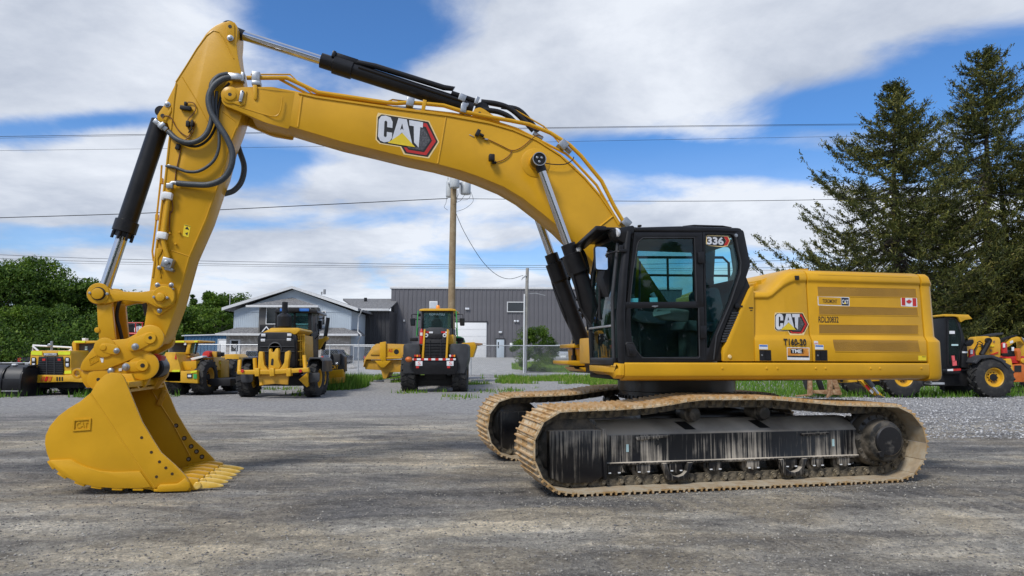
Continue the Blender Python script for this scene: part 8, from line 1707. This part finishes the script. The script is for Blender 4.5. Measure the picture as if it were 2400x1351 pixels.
# ---- cars and rocks beyond the fence
def car(name, label, px0, px1, py_top, py_bot, Y, m, style='rear', group='cars parked by the house'):
    pxm = (px0 + px1) / 2; v = VH(name, label, 'car', pxm, py_bot, Y, z=at(pxm, py_bot, Y).z if True else None)
    H_ = py_bot - py_top; W_ = px1 - px0; y = lambda f: py_bot - H_ * f
    x = lambda f: px0 + W_ * f
    v.plate('body', rcorner([(x(.02), y(.14)), (x(0), y(.45)), (x(.05), y(.60)), (x(.95), y(.60)), (x(1), y(.45)), (x(.98), y(.14))], W_ * .04), 0, 4.2, m, .08)
    c0, c1 = (.6, 2.6) if style == 'rear' else (1.0, 3.0)
    cbn = v.plate('cabin', rcorner([(x(.07), y(.58)), (x(.16), y(.97)), (x(.84), y(.97)), (x(.93), y(.58))], W_ * .05), c0, c1, m, .05)
    v.plate('rear_window', rcorner([(x(.14), y(.62)), (x(.20), y(.92)), (x(.80), y(.92)), (x(.86), y(.62))], W_ * .03), c0 - .02, c0 + .02, 'win_dark', .0, cbn)
    for a in (.02, .88): v.rect('tail_light', x(a), y(.56), x(a + .10), y(.36), -.03, .02, 'red', .02)
    v.rect('bumper', x(.02), y(.28), x(.98), y(.15), -.06, .06, 'charcoal' if style == 'rear' else 'steel', .03)
    v.rect('licence_plate', x(.40), y(.40), x(.60), y(.30), -.05, .0, 'sticker', 0)
    for a in (.10, .90):
        for dy in (.5, 3.4): q = v.p(x(a), py_bot, dy); wheel(v.t, (q.x, dy, .30), .32, .22, .2, 'steel', 'x', 1 if a > .5 else -1)
    return v
M['silver_car'] = mat('silver car paint', (.52, .54, .56), .3, .5); M['navy_car'] = mat('dark blue car paint', (.03, .05, .10), .3, .2, coat=.4); M['dark_car'] = mat('dark car paint', (.02, .02, .022), .3, .2, coat=.4)
car('parked_car', 'dark blue hatchback with red tail lights behind the fence left of the grader', 572, 606, 822, 856, 56, 'navy_car')
car('parked_car', 'blue-black car half hidden behind the grader front wheel', 752, 800, 818, 856, 54, 'navy_car')
car('parked_car', 'dark car with red tail light between the house corner and the yellow attachment', 852, 886, 822, 852, 58, 'dark_car')
v = car('pickup_truck', 'silver pickup truck parked on the grass behind the fence left of the excavator cab', 1288, 1352, 807, 852, 52, 'silver_car', 'pickup')
car('pickup_truck', 'dark pickup with red tail lights behind the black bucket at the far left', 40, 112, 818, 866, 42, 'dark_car', 'pickup')
v = VH('boulder', 'large pale boulder by the fence post between grader and yellow attachment', 'rock', 826, 853, 48.5)
def rock(v, sx, sz, seed):
    r = random.Random(seed); mb = MB(); mb.sphere((0, 0, sz * .4), sz, 12, (sx / sz, 1, .9)); mb.v = [(a * (1 + .22 * (r.random() - .5)), b * (1 + .22 * (r.random() - .5)), c * (1 + .22 * (r.random() - .5))) for a, b, c in mb.v]; mb.build('stone', M['rock'], v.t, ang=20)
M['rock'] = mat('pale granite', (.34, .33, .32), .9, vscale=4, col2=(.48, .47, .45), bump=.5); rock(v, .34, .22, 1)
v = VH('boulder', 'smaller pale boulder beside the large one at the fence', 'rock', 812, 854, 49.5); rock(v, .2, .15, 2)
# ================================================================== pieces that lie apart become parts of their own
def split_islands(o):
    me = o.data; n = len(me.vertices); par = list(range(n))
    def find(a):
        while par[a] != a: par[a] = par[par[a]]; a = par[a]
        return a
    for e in me.edges:
        a, b = find(e.vertices[0]), find(e.vertices[1])
        if a != b: par[a] = b
    roots = {}
    for i in range(n): roots.setdefault(find(i), []).append(i)
    if len(roots) < 2: return
    base = o.name.split('.')[0]; first = True
    for r, idx in list(roots.items()):
        keep = set(idx); bm = bmesh.new(); bm.from_mesh(me); bm.verts.ensure_lookup_table()
        bmesh.ops.delete(bm, geom=[v for v in bm.verts if v.index not in keep], context='VERTS')
        m2 = bpy.data.meshes.new(base); bm.to_mesh(m2); bm.free()
        for m in me.materials: m2.materials.append(m)
        if first: keep_mesh = m2; first = False
        else: c = o.copy(); c.data = m2; COL.objects.link(c)
    o.data = keep_mesh
SPLIT = {'cylinder_boss', 'drain_slot', 'step_lip', 'edge_bolt', 'cap_bolt', 'label', 'window_sticker', 'armrest', 'bushing', 'boom_nose', 'side_link', 'roof_hatch', 'hinge_plate', 'track_leg', 'wire_connector', 'pipe_coupling', 'fascia_board', 'gland_bolt', 'hose_fitting', 'windshield_frame', 'wear_strip'}
for o in [o for o in COL.objects if o.type == 'MESH' and o.name.split('.')[0] in SPLIT]: split_islands(o)
